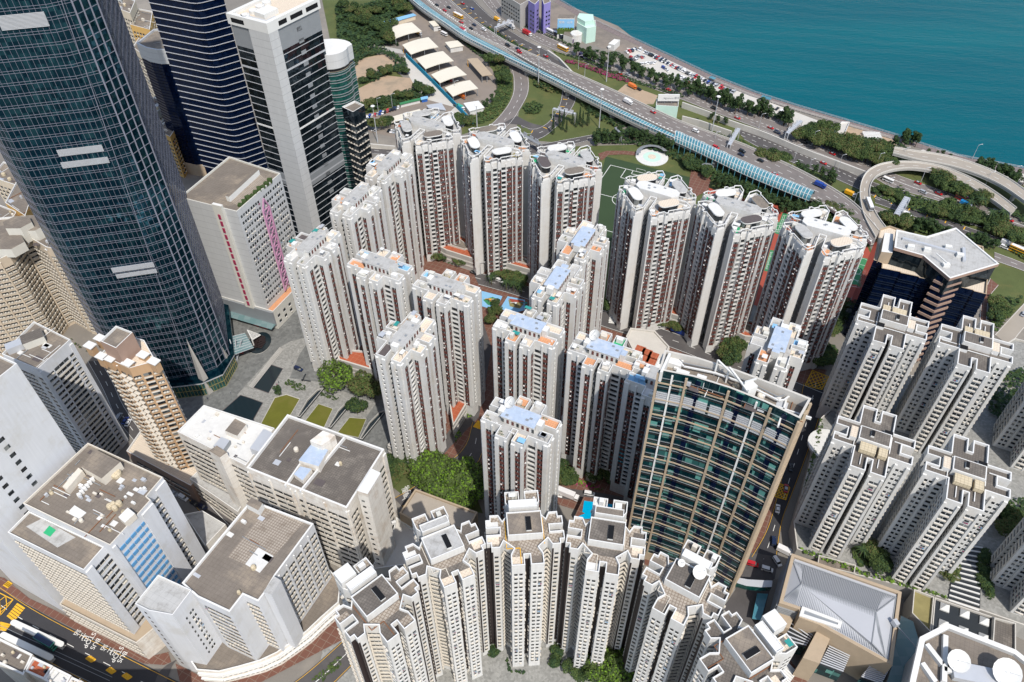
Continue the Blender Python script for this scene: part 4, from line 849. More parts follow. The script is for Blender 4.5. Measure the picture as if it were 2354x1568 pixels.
r, L, c = bld('apartment_block', 'white apartment block with a pink stripe of balconies and a planted roof', pw, 67.5, 'fresh_white', 'roof_slab', {0: '_1 m1.4 m1.4 m1.4 _.6 w1.2', 1: 'p1 n1.5 n1.2 _.3 k1.8 k1.8 k1.8 _.6 n1.5 p1.2'}, 2.8, 'old', cat='tower block', pier='fresh_white')
roofjunk(r, c, pw, 67.5, 21, 16); boxes(r, 'plant_room', [(-2, 3, 67.5, 8, 6, 3.4, .6)], 'pale_wall', 'roof_dark'); boxes(r, 'awning', [(-8, -1, 67.5, 6, 4, 3, .6)], 'aluminium')
bw = [P(*q(0, 1, x, y), 77) for x, y in ((660, 845), (850, 955), (930, 1020), (1075, 950), (1090, 900), (985, 790), (890, 720), (790, 700))]
pts = [P(x, y, 77) for x, y in ((222, 795), (300, 850), (345, 838), (388, 822), (360, 785), (300, 757))]
pts = [P(*q(0, 1, x, y), 77) for x, y in ((690, 895), (800, 940), (895, 985), (1080, 935), (1000, 790), (840, 745))]
r, L, c = bld('apartment_tower', 'slim brown apartment tower with white corner frames and bay windows', ccw(pts), 77, 'tan_wall', 'cream_tile', {}, 2.8, 'beige', z0=10, cat='tower block')
mb = MB(); wins = []
for i in range(6):
    a, b = L[i], L[(i+1) % 6]; facade(mb, wins, a, b, 11, 76, 2.85, 'p.5 f1.8 _.5 f1.8 _.4' if i % 2 else 'm1.6 _.4 k1.8 _.3 m1.5', 'beige', 'tan_wall')
mb.build('corner_rib', r); place_windows(r, wins)
tb = [P(*q(0, 1, x, y), 86) for x, y in ((695, 795), (805, 845), (920, 735), (805, 690))]; mb = MB(); bodyring(mb, ccw(loc(tb, c)), 77, 86, 1, 'pink_stone', 'white_trim', 'roof_slab'); mb.build('plant_room', r)
for x, y in ((620, 815), (690, 765), (700, 890), (760, 905), (1060, 925), (880, 935), (985, 880)): w_ = P(*q(0, 1, x, y), 79); mb = MB(); mb.box((w_[0]-c[0], w_[1]-c[1], 74), (3.2, 2.4, 5), 'tan_wall', EST, 'white_trim'); mb.box((w_[0]-c[0], w_[1]-c[1], 79), (4.2, 3.2, .4), 'white_trim', EST); mb.build('corner_frame', r)
pod = [P(*q(0, 1, x, y), 12) for x, y in ((870, 1470), (1010, 1568), (1310, 1440), (1100, 1300))]; r, L, c = bld('podium_block', 'brown stone podium with a garden roof at the foot of the brown tower', [P(x, y, 12) for x, y in ((292, 1040), (440, 1120), (470, 1085), (430, 1010), (330, 985))], 12, 'pink_stone', 'cream_tile', {0: '_1 n3 n3 n3 _1'}, 4, 'beige', cat='podium')
# fan shaped residential tower behind
hz = Ht((147, 579), (245, 776)); fp = [(-200, 640), (0, 600), (22, 590), (48, 556), (66, 548), (88, 560), (108, 572), (148, 580), (150, 556), (118, 512), (60, 500), (-200, 520)]
r, L, c = bld('apartment_tower', 'beige residential tower with a wavy front and a stepped roof by the teal skyscraper', [P(x, y, hz) for x, y in fp], hz, 'sand_wall', 'roof_slab', {0: 'p.3 m1.6 m1.6 p.3 m1.6 m1.6 p.3 m1.6 m1.6 p.3 m1.6 m1.6 p.3 m1.6 m1.6 p.3', 1: 'm2 m2', 2: 'm2 m2', 3: 'p.8 m2 m2', 4: 'm2 m2', 5: 'm2 p.8', 6: 'm2 m2 m2', 7: 'p1 _2'}, 2.75, 'old', cat='tower block', pier='sand_wall')
for x, y, s_, h_ in ((75, 520, 9, 6), (50, 530, 7, 9), (20, 560, 8, 5)): w_ = P(x, y, hz+4); mb = MB(); n = 6; mb.prism([(w_[0]-c[0]+s_*math.cos(k*math.pi/3), w_[1]-c[1]+s_*.8*math.sin(k*math.pi/3)) for k in range(6)], hz, hz+h_, 'pale_wall', 'roof_slab'); mb.build('plant_room', r)
roofjunk(r, c, [P(x, y, hz) for x, y in ((0, 590), (140, 575), (110, 515), (0, 520))], hz, 33, 18)
# old apartment blocks beyond the skyscrapers
far = [((14, 470, 60, 500, 80, 440, 40, 420), 52, 'yellow_wall', 'bright yellow apartment block at the left edge behind the teal tower'), ((-40, 520, 14, 540, 40, 490, -10, 470), 50, 'sand_wall', 'beige old apartment block with brown roof left of the yellow one'),
       ((-20, 410, 40, 430, 62, 395, 10, 375), 48, 'cream_wall', 'cream old apartment block further back at the left edge'), ((264, 20, 300, 34, 312, 5, 280, -10), 75, 'cream_wall', 'cream apartment block seen high between the teal and black towers'),
       ((300, 60, 345, 72, 352, 30, 312, 22), 68, 'yellow_wall', 'ochre stepped apartment block between the teal and black towers'), ((306, 112, 330, 130, 345, 98, 322, 88), 60, 'cream_wall', 'narrow cream slab wall with small windows beside the dark blue block'),
       ((330, 245, 360, 262, 385, 240, 356, 226), 34, 'grey_wall', 'grey low old block deep between the towers'), ((356, 300, 392, 318, 410, 290, 378, 276), 30, 'yellow_wall', 'yellow walled old block deep between the towers'),
       ((240, -20, 275, -8, 285, -50, 250, -60), 80, 'white_wall', 'white apartment block at the top edge left of the black tower')]
for f_, h_, wl, lb in far:
    pts = [P(f_[i], f_[i+1], h_) for i in (0, 2, 4, 6)]; r, L, c = bld('old_apartment_block', lb, pts, h_, wl, 'roof_slab', {0: '_.5 w1.8*6 _.5', 1: '_.5 w1.8*5 _.5', 3: '_.5 w1.8*5 _.5'}, 2.9, 'old', cat='apartment block'); roofjunk(r, c, pts, h_, int(h_), 7)
# ---- glass office slab (right of centre)
h1 = 114.; sf = lambda pts: [P(1459.1+x*.3333, 792.8+y*.3333, h1) for x, y in pts]
fe = sf(((165, 175), (400, 222), (650, 300), (900, 398), (1138, 512))); be = sf(((1215, 372), (960, 270), (700, 172), (440, 90), (205, 36))); poly = fe+be; c = cen(poly); L = loc(poly, c)
r = thing('office_slab', 'broad curved glass office slab with a tan grid and white maintenance cranes on its roof', 'office block', (c[0], c[1], 0)); mb = MB(); bodyring(mb, L, 5, h1-4, 4.2, 'office_glass', 'light_concrete', 'roof_slab', .7); mb.build('curtain_wall', r)
hor = MB(); ver = MB(); lou = MB(); tot = [0]
for i in range(4): tot.append(tot[-1]+math.hypot(L[i+1][0]-L[i][0], L[i+1][1]-L[i][1]))
def along(t):
    s = t*tot[-1]; i = max(k for k in range(4) if tot[k] <= s+1e-6); f_ = (s-tot[i])/(tot[i+1]-tot[i]); return ch(L[i], L[i+1], f_), i
for i in range(4):
    a, b = L[i], L[i+1]; z = 6.; k = 0
    while z < h1-2:
        dx, dy = b[0]-a[0], b[1]-a[1]; l = math.hypot(dx, dy); nx, ny = dy/l, -dx/l; o = lambda d: ((a[0]+nx*d, a[1]+ny*d), (b[0]+nx*d, b[1]+ny*d))
        p0, p1 = o(.35)
        if k % 2 == 0: hor.bar((*p0, z), (*p1, z), .35, .45, 'tan_stone')
        for e in (1.3, 2.2): p0, p1 = o(.15); hor.bar((*p0, z+e), (*p1, z+e), .2, .12, 'steel_grey' if e > 2 else 'bronze')
        z += 3.95; k += 1
for t, m, w2, d2 in ((0, 'tan_stone', .8, .7), (.1, 'white_paint', .6, .5), (.2, 'tan_stone', .75, .6), (.285, 'navy_glass', 1.7, .2), (.5, 'tan_stone', .75, .6), (.585, 'navy_glass', 1.7, .2), (.70, 'white_paint', .6, .5), (.80, 'tan_stone', .75, .6), (.90, 'navy_glass', 1.7, .2), (1, 'tan_stone', .8, .7)):
    p, i = along(t*.9999); a, b = L[i], L[i+1]; dx, dy = b[0]-a[0], b[1]-a[1]; l = math.hypot(dx, dy); nx, ny = dy/l, -dx/l; an = math.atan2(dy, dx)
    ver.box((p[0]+nx*d2/2, p[1]+ny*d2/2, 5), (w2, d2, h1-6+(.01*t)), m, an)
hor.build('floor_band', r); ver.build('column', r)
for t0, t1 in ((.01, .09), (.11, .19), (.21, .28), (.3, .38), (.4, .49), (.51, .57), (.6, .69), (.71, .79), (.81, .89), (.91, .99)):
    (p0, i), (p1, j) = along(t0), along(t1); mb = MB()
    for k in range(6): z = h1-14.5+k*.9; mb.bar((p0[0]*1.0, p0[1]-.25, z), (p1[0], p1[1]-.25, z), .3, .5, 'aluminium')
    mb.build('louvre', r)
mb = MB()
for i in (4,): a, b = L[4], L[5]; grid_bars(mb, a, b, 6, h1-2, 3.95, 0, 'tan_stone', .7, .6, ht=.7); grid_bars(mb, a, b, 6, h1-2, 0, 4, 'tan_stone', .9, .6)
mb.build('side_band', r)
for (x0, y0), (x1, y1) in (((560, 150), (745, 290)), ((750, 300), (830, 250)), ((640, 200), (770, 330))):
    a, b = sf([(x0, y0), (x1, y1)]); mb = MB(); mb.bar((a[0]-c[0], a[1]-c[1], h1+3), (b[0]-c[0], b[1]-c[1], h1+1), .5, .5, 'white_paint'); mb.bar((a[0]-c[0], a[1]-c[1], h1-4), (a[0]-c[0], a[1]-c[1], h1+3), .5, .5, 'white_paint'); mb.build('crane_arm', r)
a, = sf([(790, 300)]); mb = MB(); mb.box((a[0]-c[0], a[1]-c[1], h1-4), (3.6, 2.6, 5.5), 'white_paint', .5); mb.build('crane_cab', r)
roofjunk(r, c, [fe[0], fe[4], be[0], be[4]], h1-4, 77, 26)
trk = sf(((310, 90), (345, 120), (560, 165), (760, 235), (860, 285), (1000, 355), (1040, 350), (1080, 320))); mb = MB()
for i in range(len(trk)-1): mb.bar((trk[i][0]-c[0], trk[i][1]-c[1], h1-2), (trk[i+1][0]-c[0], trk[i+1][1]-c[1], h1-2), .5, .5, 'white_paint'); mb.bar((trk[i][0]-c[0], trk[i][1]-c[1]+1.6, h1-2), (trk[i+1][0]-c[0], trk[i+1][1]-c[1]+1.6, h1-2), .3, .3, 'steel_grey')
mb.build('crane_track', r)
for x, y, a_, b_, z_ in ((260, 75, 7, 3, 2), (330, 180, 4, 3, 3), (460, 215, 3, 3, 3), (210, 130, .8, 9, 4.6), (1040, 400, .5, 14, 1), (1120, 420, 10, .5, 1)): w_, = sf([(x, y)]); boxes(r, 'roof_plant', [(w_[0]-c[0], w_[1]-c[1], h1-4, a_, b_, z_, -.45)], 'white_paint')
mb = MB(); mb.prism([(x*1.02, y*1.02) for x, y in L], 0, 5, 'tan_stone'); mb.build('base', r)
# ---- black glass building with the pale arrow-shaped roof
sg = lambda pts, z: [P(1953.2+x*.3013, 488.3+y*.3013, z) for x, y in pts]
hs = 50.; poly = sg(((175, 375), (240, 398), (236, 438), (376, 466), (384, 474), (515, 502), (522, 510), (660, 538), (720, 592), (788, 572), (930, 605), (942, 614), (1035, 637), (1050, 480), (1010, 270), (800, 215), (580, 215), (300, 113), (225, 135)), hs)
c = cen(poly); L = loc(poly, c); r = thing('black_glass_building', 'black glass office building with a pale arrow shaped roof and pink zigzag corner bands', 'office block', (c[0], c[1], 0)); mb = MB(); bodyring(mb, L, 0, hs, 1., 'navy_glass', 'tan_stone', 'cream_tile', .5); mb.build('curtain_wall', r)
mb = MB()
for i in list(range(0, 14)): grid_bars(mb, L[i], L[(i+1) % len(L)], 3, hs-2, 3.9, 0, 'dark_band', .2, .3, ht=.3, double=1.3)
mb.build('floor_band', r)
up = sg(((335, 275), (555, 337), (760, 512), (1135, 400), (805, 123), (580, 190), (352, 138)), 60); ul = loc(up, c); mb = MB(); bodyring(mb, inset(ul, .5), hs, 58.9, 0, 'smoke_glass', 'smoke_glass', 'roof_grey'); mb.build('upper_storey', r)
mb = MB(); bodyring(mb, ul, 58.9, 60, .6, 'pink_stone', 'white_trim', 'roof_grey', .8); mb.build('roof', r)
cc = loc(sg(((668, 480), (760, 522), (858, 492), (760, 430)), 58), c); mb = MB(); mb.prism(cc, 0, 57.5, 'navy_glass')
for k in range(14):
    z = 2+k*4.; mb.prism([(x*1.0, y*1.0) for x, y in inset(cc, -.5)], z, z+1.3, 'pink_stone')
mb.build('corner_band', r)
w_ = sg(((240, 300), (325, 310), (330, 165), (265, 155)), 57); mb = MB(); mb.prism(ccw(loc(w_, c)), hs, 57, 'tan_stone', 'white_paint'); mb.build('plant_room', r)
mb = MB()
for (x0, y0), (x1, y1), z in (((400, 200), (880, 330), 1.2), ((865, 275), (870, 375), 1.4)): a, b = loc(sg(((x0, y0), (x1, y1)), 60.5), c); mb.bar((*a, 60.5), (*b, 60.5), 1.3, z, 'aluminium')
mb.build('duct', r)
for x, y in ((465, 262), (590, 283), (750, 265), (840, 325)): a, = loc(sg(((x, y),), 61), c); boxes(r, 'roof_box', [(a[0], a[1], 60, 3, 2, 1.8, -.3)], 'white_paint')
mb = MB(); a, b = loc(sg(((650, 325), (740, 385)), 62), c); mb.bar((*a, 63), (*b, 62), .4, .4, 'white_paint'); mb.box((b[0], b[1], 60), (3, 2, 1.6), 'white_paint'); mb.build('crane_arm', r)
# ---- mall with ribbed metal roof, louvred terraces (bottom right)
hm = 20.; zz = lambda pts, z: Q2(2, 2, pts, z)
poly = zz(((662, 1030), (800, 1075), (800, 1130), (935, 1180), (1440, 1462), (1505, 955), (750, 690)), hm)
c = cen(poly); L = loc(poly, c); r = thing('shopping_mall', 'low mall with a wide ribbed metal roof edged in tan stone', 'shopping mall', (c[0], c[1], 0)); mb = MB(); bodyring(mb, L, 0, hm, 1., 'tan_stone', 'tan_stone', 'metal_roof', 1.2)
for i in (6, 0): grid_bars(mb, L[i], L[(i+1) % 7], 2, hm-1, 1.1, 0, 'steel_grey', .4, .5)
mb.build('wall', r)
mb = MB(); mb.cap(inset(L, 1.5), hm+.3, 'metal_roof'); hip = zz(((700, 1000), (820, 890), (770, 735), (1420, 975), (1330, 1085), (1375, 1240), (1300, 1305), (1355, 1410)), hm+1); hl = loc(hip, c)
ins = inset(L, 1.6); o = L
q1 = [hl[0], hl[2], hl[3], loc(zz(((1345, 1385),), hm+1), c)[0]]; ridge = [hl[1], hl[4]]
def Z(p, z): return (p[0], p[1], z)
A0, A1, A2, A3 = loc(zz(((690, 1005), (760, 735), (1470, 985), (1405, 1410)), hm+.3), c); B0, B1 = loc(zz(((820, 895), (1335, 1085)), hm+3), c); B2 = loc(zz(((1305, 1300),), hm+2.6), c)[0]
for f_ in ([Z(A1, hm+.4), Z(A0, hm+.4), Z(B0, hm+3)], [Z(A2, hm+.4), Z(A1, hm+.4), Z(B0, hm+3), Z(B1, hm+3)], [Z(A2, hm+.4), Z(B1, hm+3), Z(B2, hm+2.6), Z(A3, hm+.4)], [Z(A0, hm+.4), Z(A3, hm+.4), Z(B2, hm+2.6), Z(B1, hm+3), Z(B0, hm+3)]): mb.face(f_, 'metal_roof')
nrib = 62
for k in range(nrib):
    t = (k+.5)/nrib; p0 = ch(A1, A2, t); tr = min(1, max(0, (t-.12)/.76)); p1 = ch(B0, B1, tr); mb.bar(Z(p0, hm+.6), Z(p1, hm+3.2 if 0 < tr < 1 else hm+.5+2.6*(t/.12 if t < .12 else (1-t)/.12)), .16, .14, 'steel_grey')
    p2 = ch(A0, A3, t); mb.bar(Z(p1, hm+3.25), Z(p2, hm+.75), .16, .14, 'steel_grey')
for a, b in ((Z(A1, hm+.5), Z(B0, hm+3.1)), (Z(A0, hm+.5), Z(B0, hm+3.1)), (Z(B0, hm+3.1), Z(B1, hm+3.1)), (Z(B1, hm+3.1), Z(A2, hm+.5)), (Z(A2, hm+.5), Z(A3, hm+.5)), (Z(A1, hm+.5), Z(A2, hm+.5)), (Z(B1, hm+3.1), Z(B2, hm+2.7)), (Z(B2, hm+2.7), Z(A3, hm+.5))): mb.bar(a, b, .35, .3, 'steel_grey')
mb.build('roof', r)
for pts, z1 in ((((705, 1265), (800, 1045), (1100, 1155), (1070, 1245), (930, 1200), (860, 1305)), 14), (((955, 1425), (1015, 1310), (1160, 1380), (1115, 1485)), 14), (((1240, 1520), (1300, 1440), (1435, 1470), (1380, 1568)), 14)):
    pp = loc(zz(pts, z1), c); mb = MB(); mb.prism(ccw(pp), 4, z1-3, 'office_glass', 'dark_stone'); a, b, d2 = pp[0], pp[1], pp[-1]
    for k in range(9): t = k/8; mb.bar((*ch(a, b, t), z1-1.0), (*ch(d2, pp[-2], t), z1-1.0), .45, .2, 'aluminium')
    mb.build('louvred_terrace', r)
for pts, z1 in ((((625, 1160), (665, 1035), (790, 1070), (735, 1200)), 15), (((830, 1400), (940, 1190), (1030, 1240), (945, 1440)), 16)): mb = MB(); mb.prism(ccw(loc(zz(pts, z1), c)), 0, z1, 'tan_stone'); mb.build('stone_wing', r)
mb = MB(); pp = ccw(loc(zz(((805, 1110), (1085, 1200), (1105, 1150), (825, 1045)), hm+1.5), c)); bodyring(mb, pp, hm, hm+1.3, .3, 'white_paint', 'white_paint', 'steel_grey', 1.2); mb.build('roof_light', r)
mb = MB(); a, = loc(zz(((1465, 1165),), hm+2), c); mb.box((a[0], a[1], hm+1), (1.6, 2.2, 2.6), 'aluminium', .3); mb.bar((*a, hm+2), (a[0]+5, a[1]-9, hm+1.6), .3, .3, 'steel_grey'); mb.build('roof_crane', r)
mb = MB(); mb.prism(ccw(loc(zz(((1440, 1462), (1505, 1110), (1590, 1150), (1650, 1350), (1560, 1600), (1400, 1600)), 12), c)), 0, 12, 'concrete', 'hall_glass'); mb.build('glass_hall', r)
# ---- white office roof with two dishes (bottom right corner)
ho = 30.; poly = zz(((1560, 1800), (1600, 1568), (1660, 1298), (1828, 1212), (2275, 1388), (2440, 1520), (2480, 1800)), ho)
r, L, c = bld('office_block', 'white panelled office roof with clipped corners carrying two big white dishes', poly, ho, 'panel_grey', 'roof_slab', {0: 'n4*4', 1: 'n4 n4'}, 3.9, 'plain', par=1.6, rim=1.8, cat='office block')
pp = ccw(loc(zz(((1800, 1240), (1780, 1568), (2354, 1620), (2300, 1480), (1830, 1400)), ho+3), c))
for x, y, R_ in ((1905, 1415, 3.7), (2230, 1500, 4.6)): a, = loc(zz(((x, y),), ho+4), c); dish(r, a[0], a[1], ho+.5, R_, -.3, .45)
mb = MB(); a, b = loc(zz(((1870, 1470), (2160, 1530)), ho+3), c); mb.bar((*a, ho+1.2), (*b, ho+1.2), 6, 2.4, 'aluminium'); mb.build('plant_room', r)
mb = MB()
for (x0, y0), (x1, y1) in (((1680, 1310), (1790, 1450)), ((1650, 1440), (1740, 1568)), ((1810, 1250), (1800, 1568)), ((1800, 1480), (2200, 1590))): a, b = loc(zz(((x0, y0), (x1, y1)), ho+1), c); mb.bar((*a, ho+.9), (*b, ho+.9), 1.6, 1.8, 'white_paint')
mb.build('roof_wall', r)
# ---- garden podium under the white cross towers, with the rib-roofed ramp and black skylights
pdD = [(1865, 1047), (1822, 1200), (1830, 1264), (1960, 1322), (2098, 1356), (2255, 1406), (2353, 1440), (2700, 1600), (2800, 1100), (2500, 820), (2330, 780), (2200, 860), (1990, 870), (1886, 962)]
pp = [P(x, y, 8) for x, y in pdD]; r, L, c = bld('garden_podium', 'stone podium with planted edges and paving under the white cross plan towers', pp, 8, 'concrete', 'paving_light', {}, cat='podium', trim='light_concrete', rim=.5, par=.9)
mb = MB(); mb.prism(ccw(loc(zz(((1830, 1000), (2050, 1070), (2070, 640), (1900, 610)), 8.5), c)), 8, 8.4, 'dark_stone')
A_, B_, C_, D_ = loc(zz(((1835, 1000), (2045, 1072), (2070, 640), (1900, 612)), 9), c)
for k in range(13): t = k/12; mb.bar((*ch(A_, D_, t), 8.7), (*ch(B_, C_, t), 8.7), .55, .5, 'white_paint')
mb.build('ribbed_skylight', r)
pc_ = P(*q(2, 1, 1005, 1500), 9); mb = MB(); n = 24; mb.prism([(pc_[0]-c[0]+9*math.cos(6.283*k/n), pc_[1]-c[1]+9*math.sin(6.283*k/n)) for k in range(n)], 8, 9.2, 'white_paint', 'pale_tile'); mb.build('round_platform', r)
pl_ = P(*q(2, 2, 2055, 580), 8.2); mb = MB(); mb.prism([(pl_[0]-c[0]+7*math.cos(6.283*k/14)*(1+.25*math.sin(3*k)), pl_[1]-c[1]+3.4*math.sin(6.283*k/14)) for k in range(14)], 8, 8.2, 'pool_water') if 'pool_water' in MATS else None
r, L, c = bld('skylight_hall', 'black glass flat roof with six small white pyramids between the mall and the podium', zz(((1712, 1230), (2130, 1310), (2140, 1130), (1732, 992)), 10), 10, 'concrete', 'dark_stone', {}, cat='building', trim='light_concrete')
for x, y in ((1812, 1048), (1950, 1092), (2085, 1143), (1803, 1165), (1940, 1210), (2078, 1258)):
    a, = loc(zz(((x, y),), 11), c); mb = MB(); s = 2.3; co = [(a[0]+s*math.cos(t+EDR+.785), a[1]+s*math.sin(t+EDR+.785)) for t in (0, 1.5708, 3.1416, 4.7124)]
    for k in range(4): mb.face([(*co[k], 10.6), (*co[(k+1) % 4], 10.6), (a[0], a[1], 12.4)], 'white_paint')
    mb.prism(co, 9.9, 10.6, 'white_paint'); mb.build('pyramid_rooflight', r)
for pts, z1, rf, lb in ((((1575, 1100), (1705, 1235), (1728, 990), (1590, 935)), 11, 'olive_floor', 'flat brown mall roof strip right of the ribbed metal roof'), (((2130, 1310), (2290, 1380), (2290, 1170), (2142, 1130)), 11, 'roof_dark', 'flat dark mall roof strip near the right edge'), (((925, 770), (1180, 830), (1190, 770), (935, 700)), 9, 'roof_slab', 'flat brown roof strip above the ribbed metal roof')):
    bld('mall_roof_block', lb, ccw(zz(pts, z1)), z1, 'concrete', rf, {}, cat='building', trim='light_concrete')
# ---- tan flat roofed hall between the arc towers and the banyan trees
r, L, c = bld('low_hall', 'low hall with a tan slab roof divided by dark joints beside the big trees', Q2(2, 1, ((400, 412), (560, 500), (880, 520), (938, 405), (510, 245)), 12), 12, 'tan_stone', 'beige_paving', {}, cat='building', trim='tan_stone', rim=.7)
boxes(r, 'air_conditioner', [(-20, -3, 12, 1.6, 1.2, 1.3, .3), (-17.5, -4, 12, 1.6, 1.2, 1.3, .3)], 'white_trim')
bld('car_park_deck', 'pale concrete deck with rust stains beside the weathered white block', ccw(Q2(2, 1, ((380, 440), (560, 560), (480, 760), (200, 800), (350, 560)), 6)), 6, 'concrete', 'light_concrete', {}, cat='podium')
# ---- low shop roofs bottom left
for pts, z1, rf, lb in ((((-60, 1420), (170, 1530), (235, 1385), (0, 1270)), 20, 'roof_slab', 'low shop house with a white rimmed grey roof in the bottom left corner'), (((175, 1500), (310, 1560), (375, 1465), (235, 1400)), 20, 'red_tile', 'low shop house with a dark red roof in the bottom left corner'),
                      (((310, 1560), (440, 1640), (500, 1530), (380, 1470)), 20, 'pale_tile', 'low shop house with a grey roof and blue awning at the bottom edge'), (((440, 1640), (560, 1700), (640, 1600), (505, 1540)), 20, 'cream_tile', 'low shop house with a cream roof at the bottom edge')):
    r, L, c = bld('shop_house', lb, Q2(2, 0, pts, z1), z1, 'weathered_white', rf, {2: 'n2 n2 n2'}, 3.3, 'old', cat='shop house', rim=.7, group='low shop houses along the tram street'); roofjunk(r, c, Q2(2, 0, pts, z1), z1, int(pts[0][0]+99), 6, .7)
# blocks standing just outside the frame whose shadows fall into it
for x, y, s, h_, lb in ((-172, 76, 34, 50, 'apartment block outside the bottom left corner across the tram street'), (-128, 72, 36, 46, 'second apartment block outside the bottom edge across the tram street')):
    r, L, c = bld('apartment_block', lb, [(x-s/2, y-s/2), (x+s/2, y-s/2), (x+s/2, y+s/2), (x-s/2, y+s/2)], h_, 'pale_wall', 'roof_slab', {1: 'w1.5*8', 0: 'w1.5*8'}, 3, 'plain', cat='tower block')
# ---- red tiled parking podiums between the estate towers
def podium(label, outer, z1, innerpx=None, roof='red_tile'):
    pts = ccw([P(x, y, z1) for x, y in outer]); c = cen(pts); L = loc(pts, c); r = thing('estate_podium', label, 'podium', (c[0], c[1], 0), 0, 'red tiled podiums between the estate towers')
    mb = MB(); bodyring(mb, L, 0, z1, .9, 'concrete', 'light_concrete', roof, .8)
    for z in (3.2, 6.2):
        for i in range(len(L)): mb.bar((*L[i], z), (*L[(i+1) % len(L)], z), .5, 1.0, 'light_concrete')
    mb.build('wall', r)
    if innerpx: pi = ccw([P(x, y, z1) for x, y in innerpx]); mb = MB(); bodyring(mb, loc(pi, c), z1-.1, z1+.05, 1., 'light_concrete', 'light_concrete', 'roof_slab', .3); mb.build('parking_deck', r)
    return r
z11 = lambda pts: [q(1, 1, x, y) for x, y in pts]
podium('six sided podium with red tiles and an open car deck beside the street trees', z11(((640, 120), (720, 165), (925, 230), (880, 80), (800, 55), (650, 75))), 9, z11(((680, 110), (850, 160), (885, 145), (820, 90), (720, 80))))
podium('low brown tiled podium between the two left tall towers', z11(((1070, 235), (1190, 270), (1330, 310), (1320, 215), (1200, 180), (1100, 200))), 9, z11(((1110, 210), (1290, 265), (1310, 235), (1180, 195))))
podium('six sided podium with red tiles right of the pitch tower', z11(((2120, 530), (2160, 570), (2380, 640), (2440, 560), (2300, 480), (2150, 500))), 9, z11(((2210, 530), (2400, 590), (2380, 540), (2260, 510))))
podium('red and grey podium at the foot of the tennis court tower', [q(2, 1, x, y) for x, y in ((280, 690), (430, 760), (560, 770), (520, 660), (380, 630), (300, 640))], 9, [q(2, 1, x, y) for x, y in ((370, 690), (480, 740), (500, 690), (410, 660))])
podium('red tiled podium edged white above the grey plaza', z11(((-20, 920), (210, 990), (170, 860), (60, 850), (-30, 880))), 9)
podium('red tiled podium below the pale tower by the lane', z11(((740, 1200), (770, 1375), (860, 1230), (850, 1180), (770, 1170))), 8)
podium('small red roofed podium wedge beside the round trees', z11(((318, 1510), (390, 1545), (400, 1480), (360, 1450))), 7)
podium('dark red podium deck left of the glass office slab', z11(((1500, 1480), (1620, 1560), (2070, 1620), (2100, 1300), (2060, 1100), (1960, 1200), (1900, 1400), (1520, 1300))), 7, None, 'brick_paving')
podium('terrace with red tile squares and pale paving above the glass office slab', z11(((1960, 760), (2060, 960), (2200, 1000), (2260, 830), (2160, 720), (1990, 700))), 7, None, 'light_concrete')
for a_, b_ in ((2060, 840), (2105, 862), (2150, 885), (2045, 878), (2090, 900), (2135, 922)): p_ = P(*q(1, 1, a_, b_), 7); mb = MB(); mb.box((p_[0], p_[1], 7), (5, 4.6, .1), 'red_tile', EST); tag(mb.build('terrace_paving'), kind='structure')
# ================================================================= ground, sea, roads
def cellf(): pass
m, nt_, b_ = new_mat('sea'); N = nt_.nodes; LK = nt_.links
b_.inputs['Roughness'].default_value = .25; b_.inputs['Specular IOR Level'].default_value = .12
g_ = N.new('ShaderNodeNewGeometry'); mp = N.new('ShaderNodeMapping'); mp.inputs['Rotation'].default_value = (0, 0, math.radians(35)); mp.inputs['Scale'].default_value = (.35, 1, 1); LK.new(g_.outputs['Position'], mp.inputs['Vector'])
nz = N.new('ShaderNodeTexNoise'); nz.inputs['Scale'].default_value = .30; nz.inputs['Detail'].default_value = 6; nz.inputs['Roughness'].default_value = .62; LK.new(mp.outputs[0], nz.inputs['Vector'])
wv = N.new('ShaderNodeTexWave'); wv.inputs['Scale'].default_value = .018; wv.inputs['Distortion'].default_value = 5; wv.inputs['Detail'].default_value = 3; wv.inputs['Detail Scale'].default_value = 1.5; wv.bands_direction = 'Y'; LK.new(mp.outputs[0], wv.inputs['Vector'])
ad = N.new('ShaderNodeMath'); ad.operation = 'MULTIPLY_ADD'; ad.inputs[1].default_value = .35; LK.new(wv.outputs['Fac'], ad.inputs[0]); LK.new(nz.outputs['Fac'], ad.inputs[2])
bp = N.new('ShaderNodeBump'); bp.inputs['Strength'].default_value = .55; bp.inputs['Distance'].default_value = .9; LK.new(ad.outputs[0], bp.inputs['Height']); LK.new(bp.outputs[0], b_.inputs['Normal'])
n2 = N.new('ShaderNodeTexNoise'); n2.inputs['Scale'].default_value = .006; n2.inputs['Detail'].default_value = 3; LK.new(mp.outputs[0], n2.inputs['Vector'])
cr = N.new('ShaderNodeValToRGB'); cr.color_ramp.elements[0].position = .35; cr.color_ramp.elements[0].color = (.0, .068, .098, 1); cr.color_ramp.elements[1].position = .7; cr.color_ramp.elements[1].color = (.0, .105, .128, 1)
LK.new(n2.outputs['Fac'], cr.inputs[0]); LK.new(cr.outputs[0], b_.inputs['Base Color']); MATS['sea'] = m
LAY = [0.02]
def area(name, pts, mat, z=None, kind='structure', world=False, label=None, cat=None):
    if z is None: LAY[0] += .003; z = LAY[0]
    p = pts if world else [P(x, y, z) for x, y in pts]
    mb = MB(); mb.cap(ccw(p), z, mat); o = mb.build(name)
    if kind: o['kind'] = kind
    if label: tag(o, label, cat)
    return o
def Z(c_, r_, *pts): return [q(c_, r_, x, y) for x, y in pts]
coast = [(1284.7, 0), (1364.7, 46.7), (1451, 87), (1568, 141.7), (1635, 173), (1735, 213), (1835, 245), (1948, 278), (2055, 310), (2135, 337), (2201, 358), (2353, 387), (2600, 438)]
